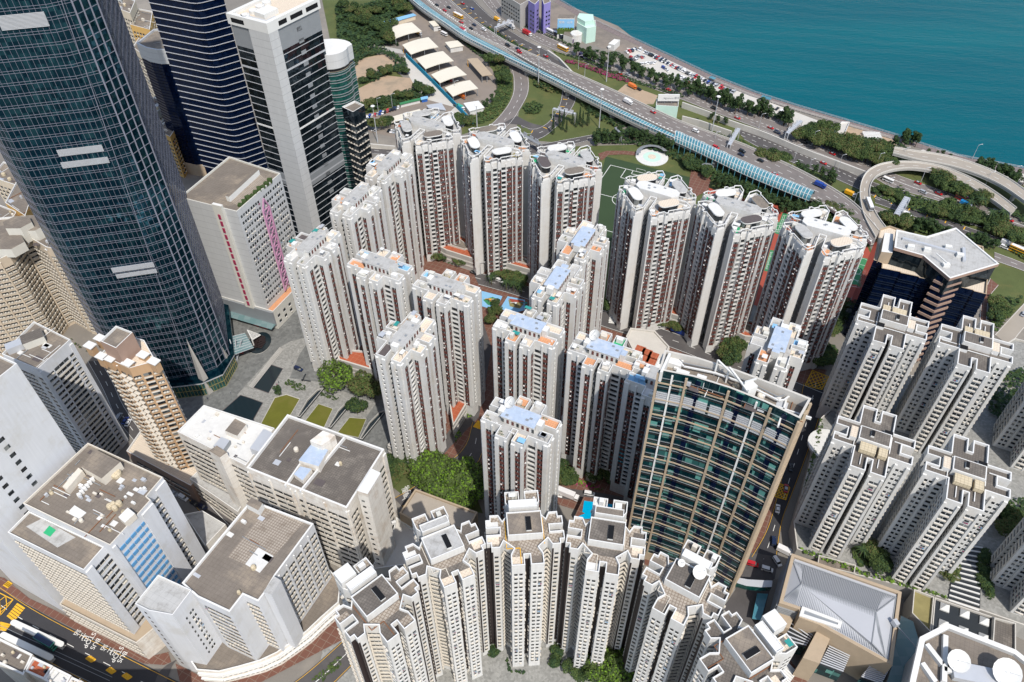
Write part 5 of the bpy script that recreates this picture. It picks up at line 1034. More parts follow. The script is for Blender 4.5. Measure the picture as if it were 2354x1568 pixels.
cw = [P(x, y, 0) for x, y in coast]; d0 = (cw[0][0]-cw[1][0], cw[0][1]-cw[1][1])
cw = [(cw[0][0]+d0[0]*40, cw[0][1]+d0[1]*40)]+cw; dl = (cw[-1][0]-cw[-2][0], cw[-1][1]-cw[-2][1]); cw.append((cw[-1][0]+dl[0]*20, cw[-1][1]+dl[1]*20))
land = [(-3500, -500), (3500, -500)]+[(3500, cw[-1][1])]+cw[::-1]+[(-3500, cw[0][1])]
mb = MB(); mb.prism(ccw(land), -4, 0, 'concrete', 'ground'); tag(mb.build('ground'), kind='structure')
mb = MB(); mb.face([(-4500, -600, -2.2), (4500, -600, -2.2), (4500, 6000, -2.2), (-4500, 6000, -2.2)], 'sea'); tag(mb.build('sea'), kind='structure')
def offset_line(ln, d):
    out = []
    for i, p in enumerate(ln):
        a = ln[max(0, i-1)]; b = ln[min(len(ln)-1, i+1)]; dx, dy = b[0]-a[0], b[1]-a[1]; l = math.hypot(dx, dy); out.append((p[0]+dy/l*d, p[1]-dx/l*d))
    return out
def strip_w(name, a, b, mat, z): 
    mb = MB()
    for i in range(len(a)-1): mb.face([(*b[i], z), (*b[i+1], z), (*a[i+1], z), (*a[i], z)], mat)
    return mb
prom0, prom1, prom2 = offset_line(cw[1:-1], .4), offset_line(cw[1:-1], 6.5), offset_line(cw[1:-1], 9.5)
tag(strip_w('p', prom0, prom1, 'brick_paving', .05).build('promenade'), kind='structure')
mk('promenade_paving', (.20, .165, .16), var=.2, grid=(3, 0), gridw=.2)
mb = strip_w('p', prom0, prom1, 'promenade_paving', .1); tag(mb.build('promenade'), kind='structure')
def railing(name, label, pts, h, z=0., step=3., mat='aluminium', t=.12, rails=2, panel=None, group=None):
    c = pts[0]; L = [(x-c[0], y-c[1]) for x, y in pts]; r = thing(name, label, name.replace('_', ' '), (c[0], c[1], 0), 0, group); mb = MB(); mp_ = MB(); pn = MB()
    for i in range(len(L)-1):
        a, b = L[i], L[i+1]; l = math.hypot(b[0]-a[0], b[1]-a[1])
        for k in range(rails): mb.bar((*a, z+h*(k+1)/rails), (*b, z+h*(k+1)/rails), t, t, mat)
        n = max(1, int(l/step))
        for k in range(n): p = ch(a, b, k/n); mp_.bar((*p, z), (*p, z+h), t, t, mat)
        if panel: pn.face([(*a, z+.1), (*b, z+.1), (*b, z+h), (*a, z+h)], panel)
    mb.build('rail', r); mp_.build('post', r, kind='stuff'); pn.build('panel', r); return r
railing('seawall_railing', 'pale metal railing running along the edge of the harbour', prom0, 1.3, .1, 4, t=.16)
railing('promenade_fence', 'pale green fence between the promenade and the seaside car park', offset_line(cw[5:10], 7.2), 1.8, .1, 4, 'light_concrete', t=.2, rails=3)
# --- ground cover
GR = 'grass'
area('grass', [(740, 0), (950, 0), (948, 20), (900, 60), (860, 120), (940, 190), (985, 240), (970, 262), (830, 262), (800, 200), (760, 100)], GR)
area('grass', [(1000, 345), (1568, 330), (1700, 405), (1860, 470), (1975, 520), (2015, 600), (1900, 650), (1640, 560), (1380, 420)], GR)
area('grass', [(1568, 210), (1900, 320), (2080, 352), (2400, 440), (2450, 800), (2300, 720), (2020, 560), (1900, 440), (1560, 290)], GR)
area('grass', Z(1, 0, (1000, 420), (1140, 470), (1185, 520), (1185, 640), (1150, 730), (1060, 850), (830, 930), (830, 830), (980, 760), (1060, 650), (1080, 560)), GR)
area('grass', Z(1, 0, (1240, 500), (1520, 600), (1600, 560), (1800, 700), (1900, 860), (1880, 900), (1700, 960), (1450, 980), (1200, 960), (1230, 700)), GR)
area('grass', Z(1, 0, (1440, 340), (1600, 400), (1900, 520), (2200, 620), (2354, 690), (2354, 860), (1960, 650), (1600, 505)), GR)
area('ground', [(1300, 10), (1420, 60), (1510, 130), (1380, 110), (1230, 60), (1215, 0)], 'yard')
area('car_park', [(1440, 110), (1520, 125), (1640, 190), (1760, 232), (1900, 285), (1890, 305), (1760, 262), (1640, 222), (1530, 180), (1450, 140)], 'light_concrete')
area('dirt_lot', Z(1, 0, (20, 470), (160, 400), (300, 370), (380, 420), (400, 460), (240, 500), (100, 560)), 'dirt')
area('dirt_lot', Z(1, 0, (60, 640), (160, 590), (300, 520), (480, 540), (515, 620), (440, 640), (330, 670), (160, 725), (90, 720)), 'dirt')
area('depot_yard', Z(1, 0, (330, 190), (500, 60), (620, 130), (800, 260), (950, 390), (1040, 480), (1080, 600), (1040, 700), (960, 790), (860, 800), (640, 640), (450, 380), (380, 280)), 'yard')
area('path', Z(1, 0, (430, 380), (480, 420), (700, 640), (880, 800), (840, 880), (640, 760), (520, 620), (440, 480)), 'light_concrete')
area('parking_yard', Z(1, 0, (110, 800), (400, 740), (600, 690), (780, 740), (720, 800), (560, 870), (370, 950), (150, 900)), 'yard')
area('path', Z(1, 0, (60, 270), (420, 345), (430, 375), (60, 300)), 'concrete')
area('dirt_lot', Z(1, 0, (1890, 640), (1960, 580), (2180, 660), (2150, 720), (2050, 720)), 'dirt')
area('paved_lot', Z(2, 0, (1020, 940), (1090, 850), (1140, 850), (1460, 940), (1480, 1040), (1400, 1000)), 'dirt')
area('promenade', Z(2, 0, (1640, 1040), (1700, 1010), (2354, 1200), (2354, 1260), (1900, 1120)), 'light_concrete')
# --- estate ground
area('estate_paving', [(700, 690), (830, 620), (980, 560), (1300, 640), (1480, 730), (1700, 830), (1900, 850), (1850, 1000), (1780, 1250), (1660, 1350), (1450, 1290), (1380, 1190), (1060, 1090), (900, 1060), (760, 900)], 'brick_paving')
area('estate_lane', [(940, 1130), (1060, 1000), (1100, 960), (1130, 800), (1110, 740), (1085, 900), (1040, 980), (1000, 1030), (915, 1140)], 'asphalt')
area('plaza', [(500, 700), (630, 755), (700, 690), (790, 740), (870, 870), (920, 1010), (1000, 1040), (940, 1110), (850, 1060), (700, 1000), (520, 960), (380, 980), (370, 900), (440, 850)], 'paving_grey')
area('estate_garden', [(880, 1060), (960, 1030), (1060, 1060), (1110, 1180), (940, 1150), (890, 1110)], 'grass')
area('courtyard', [(760, 1400), (1150, 1300), (1700, 1330), (1760, 1568), (1780, 1700), (700, 1700)], 'paving_light')
area('garden_strip', [(1160, 520), (1420, 560), (1500, 640), (1700, 800), (1620, 770), (1330, 700), (1200, 640), (1080, 600)], 'grass')
area('path', Z(2, 2, (-60, 1568), (560, 1180), (860, 1568)), 'brick_paving')
Cc = lambda *pts: [(574.5+x*.14655, 775.5+y*.14655) for x, y in pts]
area('plaza_path', Cc((470, 150), (640, 60), (960, -20), (1900, 700), (2000, 1000), (1600, 1568), (-150, 1568), (-200, 900)), 'paving_light')
area('plaza', Cc((780, 260), (960, 0), (2100, 600), (2080, 1060), (1600, 900), (1100, 700), (620, 640)), 'paving_grey')
for k, pts in enumerate((((390, 950), (570, 900), (775, 970), (640, 1200), (480, 1460), (150, 1400)), ((1075, 1045), (1295, 1120), (1160, 1410), (870, 1305)), ((1560, 1260), (1820, 1280), (1700, 1568), (1370, 1500)))):
    area('lawn_kerb', [(574.5+(sum(p[0] for p in pts)/len(pts)*-.035+x*1.035)*.14655, 775.5+(sum(p[1] for p in pts)/len(pts)*-.035+y*1.035)*.14655) for x, y in pts], 'light_concrete'); area('lawn', Cc(*pts), 'lawn')
m, nt_, b_ = new_mat('pond'); b_.inputs['Base Color'].default_value = (.012, .022, .028, 1); b_.inputs['Roughness'].default_value = .1; MATS['pond'] = m
for pts in (((330, 435), (510, 495), (290, 868), (35, 775)), ((0, 955), (195, 1028), (-10, 1390), (-480, 1200), (-150, 910))):
    area('pond_kerb', [(574.5+(sum(p[0] for p in pts)/len(pts)*-.05+x*1.05)*.14655, 775.5+(sum(p[1] for p in pts)/len(pts)*-.05+y*1.05)*.14655) for x, y in pts], 'dark_tile'); area('pond', Cc(*pts), 'pond')
for k, (ox_, oy_) in enumerate(((0, 0), (485, 165), (975, 350))):
    w1 = [P(574.5+(x+ox_)*.14655, 775.5+(y+oy_)*.14655, 0) for x, y in ((1062, 838), (1180, 800), (790, 1275), (745, 1262), (900, 1000))]; c = cen(w1); L = ccw(loc(w1, c))
    mb = MB(); bodyring(mb, L, 0, .3, .9, 'dark_stone', 'concrete', 'pond', .4); o = mb.build('water_trough', None, (c[0], c[1], 0)); tag(o, ('long dark water wedge nearest the big lawn', 'long dark water wedge between the two smaller lawns', 'long dark water wedge closest to the brown striped tower')[k], 'fountain', 'wedge shaped water features between the lawns')
mb = MB()
for k in range(4):
    a, b = P(574.5+(470+k*18)*.14655, 775.5+(160+k*10)*.14655), P(574.5+(-10+k*18)*.14655, 775.5+(770+k*10)*.14655); mb.bar((*a, .1+.1*k), (*b, .1+.1*k), .5, .12, 'concrete')
tag(mb.build('steps'), kind='structure')
p = P(*q(0, 1, 1790, 800)); mb = MB(); n = 20; mb.prism([(p[0]+6*math.cos(6.283*k/n), p[1]+8*math.sin(6.283*k/n)) for k in range(n)], .05, .5, 'concrete', 'pond'); tag(mb.build('round_basin'), 'round stone basin with a black ribbed sculpture in the plaza', 'fountain')
mb = MB()
for k in range(9): a = -1.2+k*.3; mb.bar((p[0]-3.6+.25*abs(k-4), p[1]-4+k, .6), (p[0], p[1]-4+k, 2.4-.2*abs(k-4)), .6, .5, 'bronze'); mb.bar((p[0], p[1]-4+k, 2.4-.2*abs(k-4)), (p[0]+3.2-.25*abs(k-4), p[1]-4+k, .6), .6, .5, 'bronze')
tag(mb.build('ribbed_sculpture'), 'black ribbed shell sculpture standing in the round plaza basin', 'sculpture')
mb = MB(); a, b, c_ = [P(*q(0, 1, x, y), 5) for x, y in ((1705, 708), (1795, 742), (1738, 775))]
for k in range(7): t = k/7; p0, p1 = ch(a, c_, t), ch(b, c_, t); mb.bar((*p0, 5), (*p1, 5), .3, .3, 'white_paint')
mb.bar((*a, 5), (*c_, 5), .4, .4, 'white_paint'); mb.bar((*b, 5), (*c_, 5), .4, .4, 'white_paint'); mb.bar((*c_, 0), (*c_, 5), .5, .5, 'white_paint'); tag(mb.build('ribbed_canopy'), 'small white ribbed triangular canopy frame over the plaza basin', 'canopy')
c0_ = P(*q(0, 1, 1640, 800), 7); r = thing('glass_canopy', 'square glass canopy on slanting steel masts at the foot of the teal tower', 'canopy', (c0_[0], c0_[1], 0)); mb = MB()
cq = loc([P(*q(0, 1, x, y), 7) for x, y in ((1570, 760), (1585, 890), (1750, 830), (1690, 730))], c0_); mb.face([(*p_, 7) for p_ in ccw(cq)], 'hall_glass'); mb.build('glass_roof', r); mb = MB()
for k in range(8): mb.bar((*ch(cq[0], cq[1], k/7), 7.1), (*ch(cq[3], cq[2], k/7), 7.1), .2, .2, 'aluminium')
mb.build('beam', r)
for dx in (-3, 0, 3): mb = MB(); mb.bar((-1, -6, 0), (dx, -1, 11), .4, .4, 'aluminium'); mb.build('mast', r)
# --- sports ground
pd_ = PL([(1392, 360), (1585, 408), (1560, 620), (1340, 560)]); area('football_pitch', pd_, 'pitch_green', .12, world=True)
pa_, pb_ = P(1403, 380), P(1524, 410); dx, dy = pb_[0]-pa_[0], pb_[1]-pa_[1]; l = math.hypot(dx, dy); ux, uy = dx/l, dy/l; nx, ny = uy, -ux; Wd, Ln = 42., 68.
def pm(s, t): return (pa_[0]+ux*s+nx*t, pa_[1]+uy*s+ny*t)
mb = MB()
def ml(a, b, w=.35, mat='line_white', z=.14): mb.bar((*a, z), (*b, z), w, .02, mat)
for a, b in (((0, 0), (Wd, 0)), ((0, 0), (0, Ln)), ((Wd, 0), (Wd, Ln)), ((0, Ln), (Wd, Ln)), ((0, Ln/2), (Wd, Ln/2)), ((11, 0), (11, 11)), ((31, 0), (31, 11)), ((11, 11), (31, 11)), ((16, 0), (16, 4)), ((26, 0), (26, 4)), ((16, 4), (26, 4))): ml(pm(*a), pm(*b))
for k in range(24): a0, a1 = 6.283*k/24, 6.283*(k+1)/24; ml(pm(Wd/2+7*math.cos(a0), Ln/2+7*math.sin(a0)), pm(Wd/2+7*math.cos(a1), Ln/2+7*math.sin(a1)))
tag(mb.build('pitch_markings'), kind='structure')
mb = MB(); g0, g1 = pm(18, -.5), pm(24, -.5); mb.bar((*g0, 0), (*g0, 2.2), .15, .15, 'white_paint'); mb.bar((*g1, 0), (*g1, 2.2), .15, .15, 'white_paint'); mb.bar((*g0, 2.2), (*g1, 2.2), .15, .15, 'white_paint'); tag(mb.build('goal_frame'), 'white goal frame at the far end of the green pitch', 'goal')
area('court_surround', [(1628, 432), (1850, 488), (1990, 560), (2012, 610), (1900, 760), (1560, 640), (1590, 560)], 'court_red')
mb_ = []
for k, pts in enumerate((Z(2, 0, (690, 1468), (800, 1490), (740, 1640), (640, 1610)), Z(2, 1, (605, 155), (672, 168), (628, 312), (562, 300)), Z(2, 1, (640, -40), (705, -30), (692, 45), (632, 38)), [(1600, 545), (1628, 550), (1612, 590), (1584, 584)])):
    area('tennis_court', pts, 'court_green'); mb = MB(); w_ = [P(x, y, .1) for x, y in pts]; ml = lambda a, b: mb.bar((*a, LAY[0]+.02), (*b, LAY[0]+.02), .14, .02, 'line_white')
    iw = [tuple(cen(w_)[i]+(p_[i]-cen(w_)[i])*.8 for i in (0, 1)) for p_ in w_]
    for a, b in edges(iw): ml(a, b)
    ml(ch(iw[0], iw[1], .13), ch(iw[3], iw[2], .13)); ml(ch(iw[0], iw[1], .87), ch(iw[3], iw[2], .87)); ml(ch(iw[0], iw[3], .27), ch(iw[1], iw[2], .27)); ml(ch(iw[0], iw[3], .73), ch(iw[1], iw[2], .73)); tag(mb.build('court_lines'), kind='structure')
area('basketball_court', Z(2, 1, (1225, 205), (1312, 225), (1235, 400), (1140, 390)), 'court_green')
mb = MB()
for (x, y, R_) in ((1245, 240, 3.2), (1190, 300, 3.2), (1205, 345, 3.0), (1175, 385, 3.2)):
    p_ = P(*q(2, 1, x, y))
    for k in range(16): a0, a1 = 6.283*k/16, 6.283*(k+1)/16; mb.bar((p_[0]+R_*math.cos(a0), p_[1]+R_*math.sin(a0), LAY[0]+.02), (p_[0]+R_*math.cos(a1), p_[1]+R_*math.sin(a1), LAY[0]+.02), .16, .02, 'line_white')
tag(mb.build('court_lines'), kind='structure')
area('playground', Z(1, 1, (965, 438), (1110, 475), (1065, 572), (970, 545)), 'sky_paint'); area('playground', Z(1, 1, (1145, 475), (1265, 500), (1265, 570), (1195, 590), (1092, 562)), 'sky_paint')
for pts, mt in ((((975, 500), (1040, 480), (1095, 500), (1080, 540), (1010, 535)), 'court_green'), (((1150, 500), (1225, 500), (1255, 530), (1230, 560), (1160, 545)), 'olive_floor'), (((985, 490), (1060, 492), (1100, 515), (1040, 515)), 'tan_stone'), (((1150, 490), (1250, 505), (1262, 515), (1180, 520)), 'court_red')): area('playground', Z(1, 1, *pts), mt)
for (x, y), col, lb in (((1025, 510), 'line_yellow', 'yellow slide on the left half of the playground'), ((1165, 520), 'line_white', 'white climbing dome on the right half of the playground'), ((1235, 520), 'teal_paint', 'green climbing arch by the playground edge'), ((990, 495), 'line_yellow', 'small yellow spring ride at the playground corner')):
    p_ = P(*q(1, 1, x, y)); r = thing('play_equipment', lb, 'play equipment', (p_[0], p_[1], .1)); mb = MB(); mb.bar((0, 0, 0), (2.4, -2, 2), .7, .15, col); mb.build('slide', r); mb = MB()
    for a, b in (((2.4, -2), (2.4, -2)), ((3.6, -2), (3.6, -2)), ((3.6, -3.2), (3.6, -3.2)), ((2.4, -3.2), (2.4, -3.2))): mb.bar((*a, 0), (*b, 2.8), .15, .15, 'steel_grey')
    mb.box((3, -2.6, 2), (1.3, 1.3, .12), col); mb.build('platform', r)
# --- roads
def resample(ln, n):
    d = [0]
    for i in range(len(ln)-1): d.append(d[-1]+math.dist(ln[i], ln[i+1]))
    out = []
    for k in range(n):
        s = d[-1]*k/(n-1); i = max(j for j in range(len(d)) if d[j] <= s+1e-9); i = min(i, len(ln)-2); out.append(ch(ln[i], ln[i+1], (s-d[i])/max(1e-6, d[i+1]-d[i])))
    return out
def smooth(ln, it=2):
    for _ in range(it):
        o = [ln[0]]
        for i in range(len(ln)-1): o += [ch(ln[i], ln[i+1], .25), ch(ln[i], ln[i+1], .75)]
        ln = o+[ln[-1]]
    return ln
def road(left, right, z=0., mat='highway_surface', lanes=(), n=60, elev=None, sm=2, label=None, par=(1, 1), piers=45, edge=True, edgecol='line_white', name='road'):
    """a carriageway between its two edges (pixels at height z); lanes: (fraction, 'd'ash | 's'olid | 'h'atch, material)"""
    if elev is None: LAY[0] += .003
    zz_ = z+(LAY[0] if elev is None else 0); A_ = resample(smooth([P(x, y, zz_) for x, y in left], sm), n); B_ = resample(smooth([P(x, y, zz_) for x, y in right], sm), n)
    mb = MB()
    for i in range(n-1): mb.face([(*A_[i], zz_), (*B_[i], zz_), (*B_[i+1], zz_), (*A_[i+1], zz_)], mat)
    d = A_[1][0]-A_[0][0], A_[1][1]-A_[0][1]; e = B_[0][0]-A_[0][0], B_[0][1]-A_[0][1]
    if d[0]*e[1]-d[1]*e[0] > 0: mb.f = [f[::-1] for f in mb.f]
    mk_ = MB(); zm = zz_+.05
    def line(fr, kind, mt, w=.22):
        pts = [ch(A_[i], B_[i], fr) for i in range(n)]; s = 0.
        for i in range(n-1):
            a, b = pts[i], pts[i+1]; l = math.dist(a, b)
            if kind == 's': mk_.bar((*a, zm), (*b, zm), w, .03, mt)
            elif kind in 'dD':
                per, on = (9., 3.4) if kind == 'd' else (4., 2.); t = 0.
                k = math.ceil((s-on)/per)
                while k*per < s+l:
                    u0, u1 = max(k*per-s, 0), min(k*per+on-s, l)
                    if u1 > u0+.05: mk_.bar((*ch(a, b, u0/l), zm), (*ch(a, b, u1/l), zm), w if kind == 'd' else .3, .03, mt)
                    k += 1
            elif kind == 'h':
                k = math.ceil(s/3.2)
                dx, dy = (b[0]-a[0])/l, (b[1]-a[1])/l
                while k*3.2 < s+l: p_ = ch(a, b, (k*3.2-s)/l); mk_.bar((p_[0]-dy*1.0-dx*.5, p_[1]+dx*1.0-dy*.5, zm), (p_[0]+dy*1.0+dx*.5, p_[1]-dx*1.0+dy*.5, zm), 1.2, .03, mt); k += 1
            elif kind == 'y':
                k = math.ceil(s/11.); dx, dy = (b[0]-a[0])/l, (b[1]-a[1])/l
                while k*11. < s+l: p_ = ch(a, b, (k*11.-s)/l); mk_.bar((p_[0]-dy*1.7, p_[1]+dx*1.7, zm), (p_[0]+dy*1.7, p_[1]-dx*1.7, zm), .6, .03, mt); k += 1
            s += l
    for L_ in lanes: line(*L_)
    if edge: line(.045, 's', edgecol, .16); line(.955, 's', edgecol, .16)
    if elev is None:
        tag(mb.build(name), kind='structure')
        if mk_.f: tag(mk_.build('road_markings'), kind='structure')
        return A_, B_
    c = A_[0]; r = thing('flyover', label, 'flyover', (c[0], c[1], 0))
    lc = lambda p_: (p_[0]-c[0], p_[1]-c[1])
    for m_ in (mb, mk_): m_.v = [(x-c[0], y-c[1], zv) for x, y, zv in m_.v]
    for i in range(n-1):
        mb.face([(*lc(A_[i]), zz_-1.4), (*lc(A_[i+1]), zz_-1.4), (*lc(A_[i+1]), zz_), (*lc(A_[i]), zz_)], 'concrete'); mb.face([(*lc(B_[i]), zz_), (*lc(B_[i+1]), zz_), (*lc(B_[i+1]), zz_-1.4), (*lc(B_[i]), zz_-1.4)], 'concrete')
        mb.face([(*lc(A_[i]), zz_-1.4), (*lc(B_[i]), zz_-1.4), (*lc(B_[i+1]), zz_-1.4), (*lc(A_[i+1]), zz_-1.4)], 'concrete')
    mb.build('deck', r); mk_.build('road_markings', r)
    for side, on in ((A_, par[0]), (B_, par[1])):
        if on:
            mb = MB()
            for i in range(n-1): mb.bar((*lc(side[i]), zz_+.5), (*lc(side[i+1]), zz_+.5), .4, 1.0, 'light_concrete')
            mb.build('parapet', r)
    if piers:
        s = 0
        for i in range(n-1):
            s += math.dist(A_[i], A_[i+1])
            if s > piers: s = 0; p_ = lc(ch(A_[i], B_[i], .5)); mb = MB(); mb.box((*p_, 0), (3, 1.6, zz_-1.4), 'concrete', .5); mb.box((*p_, zz_-2.4), (6.5, 2, 1.), 'concrete', math.atan2(B_[i][1]-A_[i][1], B_[i][0]-A_[i][0])); mb.build('pier', r)
    return A_, B_, r
LW, LYL = 'line_white', 'line_yellow'
# outer carriageway near the sea
road(Z(1, 0, (900, -90), (1040, 90), (1170, 180), (1300, 270), (1440, 335), (1640, 400), (1800, 470), (2000, 560), (2354, 690))+Z(2, 0, (250, 790), (520, 885), (800, 1005), (1000, 1085), (1290, 1195)), Z(1, 0, (1020, -90), (1110, 60), (1240, 150), (1400, 250), (1600, 330), (1800, 410), (2000, 490), (2200, 570), (2354, 625))+Z(2, 0, (300, 722), (560, 812), (800, 892), (1000, 977), (1310, 1110)), 0, lanes=((.5, 'D', LW), (.3, 'd', LW)), n=120)
# inner carriageway that dives under the flyover
road(Z(1, 0, (640, -60), (850, 110), (1000, 205), (1130, 280), (1250, 345), (1400, 430), (1520, 520), (1522, 640), (1500, 740), (1430, 850), (1320, 900), (1235, 860)), Z(1, 0, (860, -60), (1000, 90), (1130, 190), (1290, 290), (1420, 345), (1520, 420), (1625, 560), (1625, 660), (1600, 740), (1500, 860), (1400, 950), (1290, 985)), 0, 'asphalt', lanes=((.5, 'd', LW), (.3, 'y', LYL)), n=110)
road(Z(1, 0, (1100, 380), (1170, 460), (1190, 560), (1185, 650), (1140, 740), (1050, 845), (990, 880)), Z(1, 0, (1230, 400), (1275, 480), (1295, 560), (1290, 650), (1240, 740), (1180, 840), (1110, 900)), 0, 'highway_surface', lanes=((.5, 'd', LW),), n=50)
road(Z(1, 0, (1110, 850), (1240, 860), (1330, 900)), Z(1, 0, (1210, 800), (1300, 850), (1400, 870)), 0, 'asphalt', n=12, edge=False)
area('grass_island', [(P_) for P_ in Z(1, 0, (1235, 890), (1270, 880), (1305, 905), (1305, 930), (1270, 945), (1235, 930))], GR)
road(Z(1, 0, (130, 1050), (360, 1075), (820, 1145), (1300, 1075), (1740, 960)), Z(1, 0, (150, 1005), (380, 1035), (820, 1085), (1290, 1010), (1750, 925)), 0, 'asphalt', lanes=((.5, 'd', LW),), n=50)
area('concrete_wall_strip', Z(1, 0, (160, 985), (370, 1005), (370, 1035), (160, 1020)), 'light_concrete')
# carriageway between the sea wall and the flyover, and the roads beyond the loop
road(Z(2, 0, (430, 965), (600, 1060), (720, 1110), (1000, 1210), (1220, 1310), (1420, 1400), (1700, 1480), (2354, 1640)), Z(2, 0, (350, 870), (560, 925), (900, 1065), (1260, 1235), (1500, 1320), (1800, 1400), (2354, 1580)), 0, 'asphalt', lanes=((.33, 'd', LW), (.66, 'D', LW)), n=100)
Y_ = lambda *pts: [(2010.6+x*.14655, 373.4+y*.14655) for x, y in pts]
road(Y_((0, 250), (250, 400), (900, 570), (1400, 740), (1800, 900), (2500, 1160)), Y_((130, 200), (440, 330), (900, 500), (1300, 640), (1600, 760), (2500, 1040)), 0, 'highway_surface', lanes=((.5, 'd', LW),), n=60)
road(Y_((130, 205), (440, 335), (900, 505), (1300, 645), (1600, 765), (2500, 1045)), Y_((250, 160), (700, 320), (1280, 520), (1560, 635), (2500, 950)), 0, 'highway_surface', lanes=((.45, 'd', LW),), n=60)
road(Y_((0, 640), (350, 760), (700, 880), (1100, 1020), (1700, 1240), (2500, 1540)), Y_((0, 490), (600, 725), (1200, 925), (1700, 1095), (2500, 1375)), 0, 'asphalt', lanes=((.5, 'd', LW), (.72, 'y', LYL)), n=60)
road(Y_((0, 830), (350, 900), (800, 1010), (1150, 1120)), Y_((0, 680), (350, 800), (800, 930), (1200, 1060)), 0, 'highway_surface', lanes=((.5, 'd', LW),), n=30)
road(Z(2, 1, (2150, 230), (2354, 300), (2500, 370)), Z(2, 1, (2150, 170), (2354, 245), (2500, 320)), 0, 'highway_surface', lanes=((.5, 'd', LW),), n=20)
road(Z(2, 1, (2120, 350), (2060, 480), (2050, 640)), Z(2, 1, (2180, 400), (2110, 480), (2095, 640)), 0, 'brick_paving', n=20)
road(Z(2, 1, (2150, 740), (2354, 520), (2480, 400)), Z(2, 1, (2260, 820), (2354, 690), (2500, 560)), 0, 'concrete_road', n=20)
# flyovers
FA = road(Z(1, 0, (430, -40), (490, 25), (580, 95), (720, 185), (833, 268), (1000, 352), (1150, 425), (1400, 545), (1700, 700), (2000, 850), (2300, 985))+Z(2, 0, (250, 1110), (640, 1290)), Z(1, 0, (540, -40), (620, 40), (760, 140), (880, 220), (1000, 285), (1120, 340), (1250, 432), (1400, 508), (1600, 608), (1800, 702), (2000, 800), (2200, 895), (2354, 968))+Z(2, 0, (220, 1080), (640, 1270)), 6.5, lanes=((.5, 'd', LW),), n=90, elev=1, label='narrow elevated carriageway lined by a teal glazed noise barrier')
FB = road(Z(1, 0, (545, -40), (625, 38), (765, 138), (885, 215), (1005, 280), (1130, 335), (1250, 405), (1400, 490), (1600, 590), (1800, 685), (2000, 780), (2200, 880), (2354, 945))+Z(2, 0, (200, 1040), (400, 1145), (600, 1240), (800, 1330), (950, 1400), (1080, 1480), (1190, 1568), (1300, 1680)), Z(1, 0, (700, -40), (860, 105), (1000, 205), (1130, 288), (1250, 350), (1400, 415), (1550, 485), (1750, 570), (1950, 660), (2150, 755), (2354, 850))+Z(2, 0, (150, 900), (430, 1000), (600, 1080), (800, 1170), (1000, 1280), (1200, 1410), (1320, 1560), (1400, 1650)), 6.0, lanes=((.25, 'd', LW), (.5, 'd', LW), (.75, 'd', LW), (.08, 'h', LW)), n=130, elev=1, label='main elevated highway crossing the photo from the top left with white lane marks')
def barrier(line_, z, h, label, name='noise_barrier', inner=None):
    c = line_[0]; L = [(x-c[0], y-c[1]) for x, y in line_]; r = thing(name, label, 'noise barrier', (c[0], c[1], 0)); pn, fr = MB(), MB()
    for i in range(len(L)-1):
        a, b = L[i], L[i+1]; pn.face([(*a, z), (*b, z), (*b, z+h), (*a, z+h)], 'canopy_glass' if i % 9 else 'steel_grey')
        fr.bar((*a, z), (*a, z+h), .25, .35, 'aluminium'); fr.bar((*a, z+h), (*b, z+h), .35, .3, 'white_paint'); fr.bar((*a, z+h*.5), (*b, z+h*.5), .15, .2, 'aluminium')
        if inner: e = inner[i][0]-c[0], inner[i][1]-c[1]; e = ch(a, e, .35); fr.bar((*a, z+h), (*e, z+h+1), .22, .22, 'white_paint'); pn.face([(*a, z+h), (*b, z+h), (*ch(b, (inner[i+1][0]-c[0], inner[i+1][1]-c[1]), .35), z+h+1), (*e, z+h+1)], 'canopy_glass')
    pn.build('glazing', r); fr.build('frame', r)
nb = resample(FA[0], 170)[:150]; barrier(nb, 6.5, 3.2, 'long teal glazed noise barrier with white frames along the elevated carriageway', inner=resample(FA[1], 170)[:150])
# barrel vault over the lower end
VL = resample(smooth([P(x, y, 6.5) for x, y in Z(2, 0, (-60, 985), (0, 1010), (200, 1105), (400, 1205), (640, 1305), (870, 1395))]), 46); VR = resample(smooth([P(x, y, 6.5) for x, y in Z(2, 0, (-50, 930), (10, 955), (250, 1065), (500, 1180), (700, 1265), (905, 1350))]), 46)
c = VL[0]; r = thing('noise_canopy', 'turquoise glazed barrel canopy with white ribs over the road end', 'canopy', (c[0], c[1], 0)); gl_, fr = MB(), MB(); NS = 8
def vp(i, k): a = math.pi*k/NS; p_ = ch(VL[i], VR[i], .5-.5*math.cos(a)); return (p_[0]-c[0], p_[1]-c[1], 7.5+4.6*math.sin(a))
for i in range(45):
    for k in range(NS): gl_.face([vp(i, k), vp(i+1, k), vp(i+1, k+1), vp(i, k+1)], 'canopy_glass')
    for k in range(NS): fr.bar(vp(i, k), vp(i, k+1), .32, .3, 'white_paint')
    if i % 2 == 0: fr.bar((*vp(i, 0)[:2], 0), vp(i, 0), .4, .4, 'canopy_glass')
    for k in (0, 2, 4, 6): fr.bar(vp(i, k), vp(i+1, k), .2, .2, 'white_paint')
gl_.build('glazing', r); fr.build('rib', r)
road(Z(2, 1, (-60, -100), (0, -60)), Z(2, 1, (-60, -120), (0, -80)), 0, 'asphalt', n=4, edge=False) if False else None
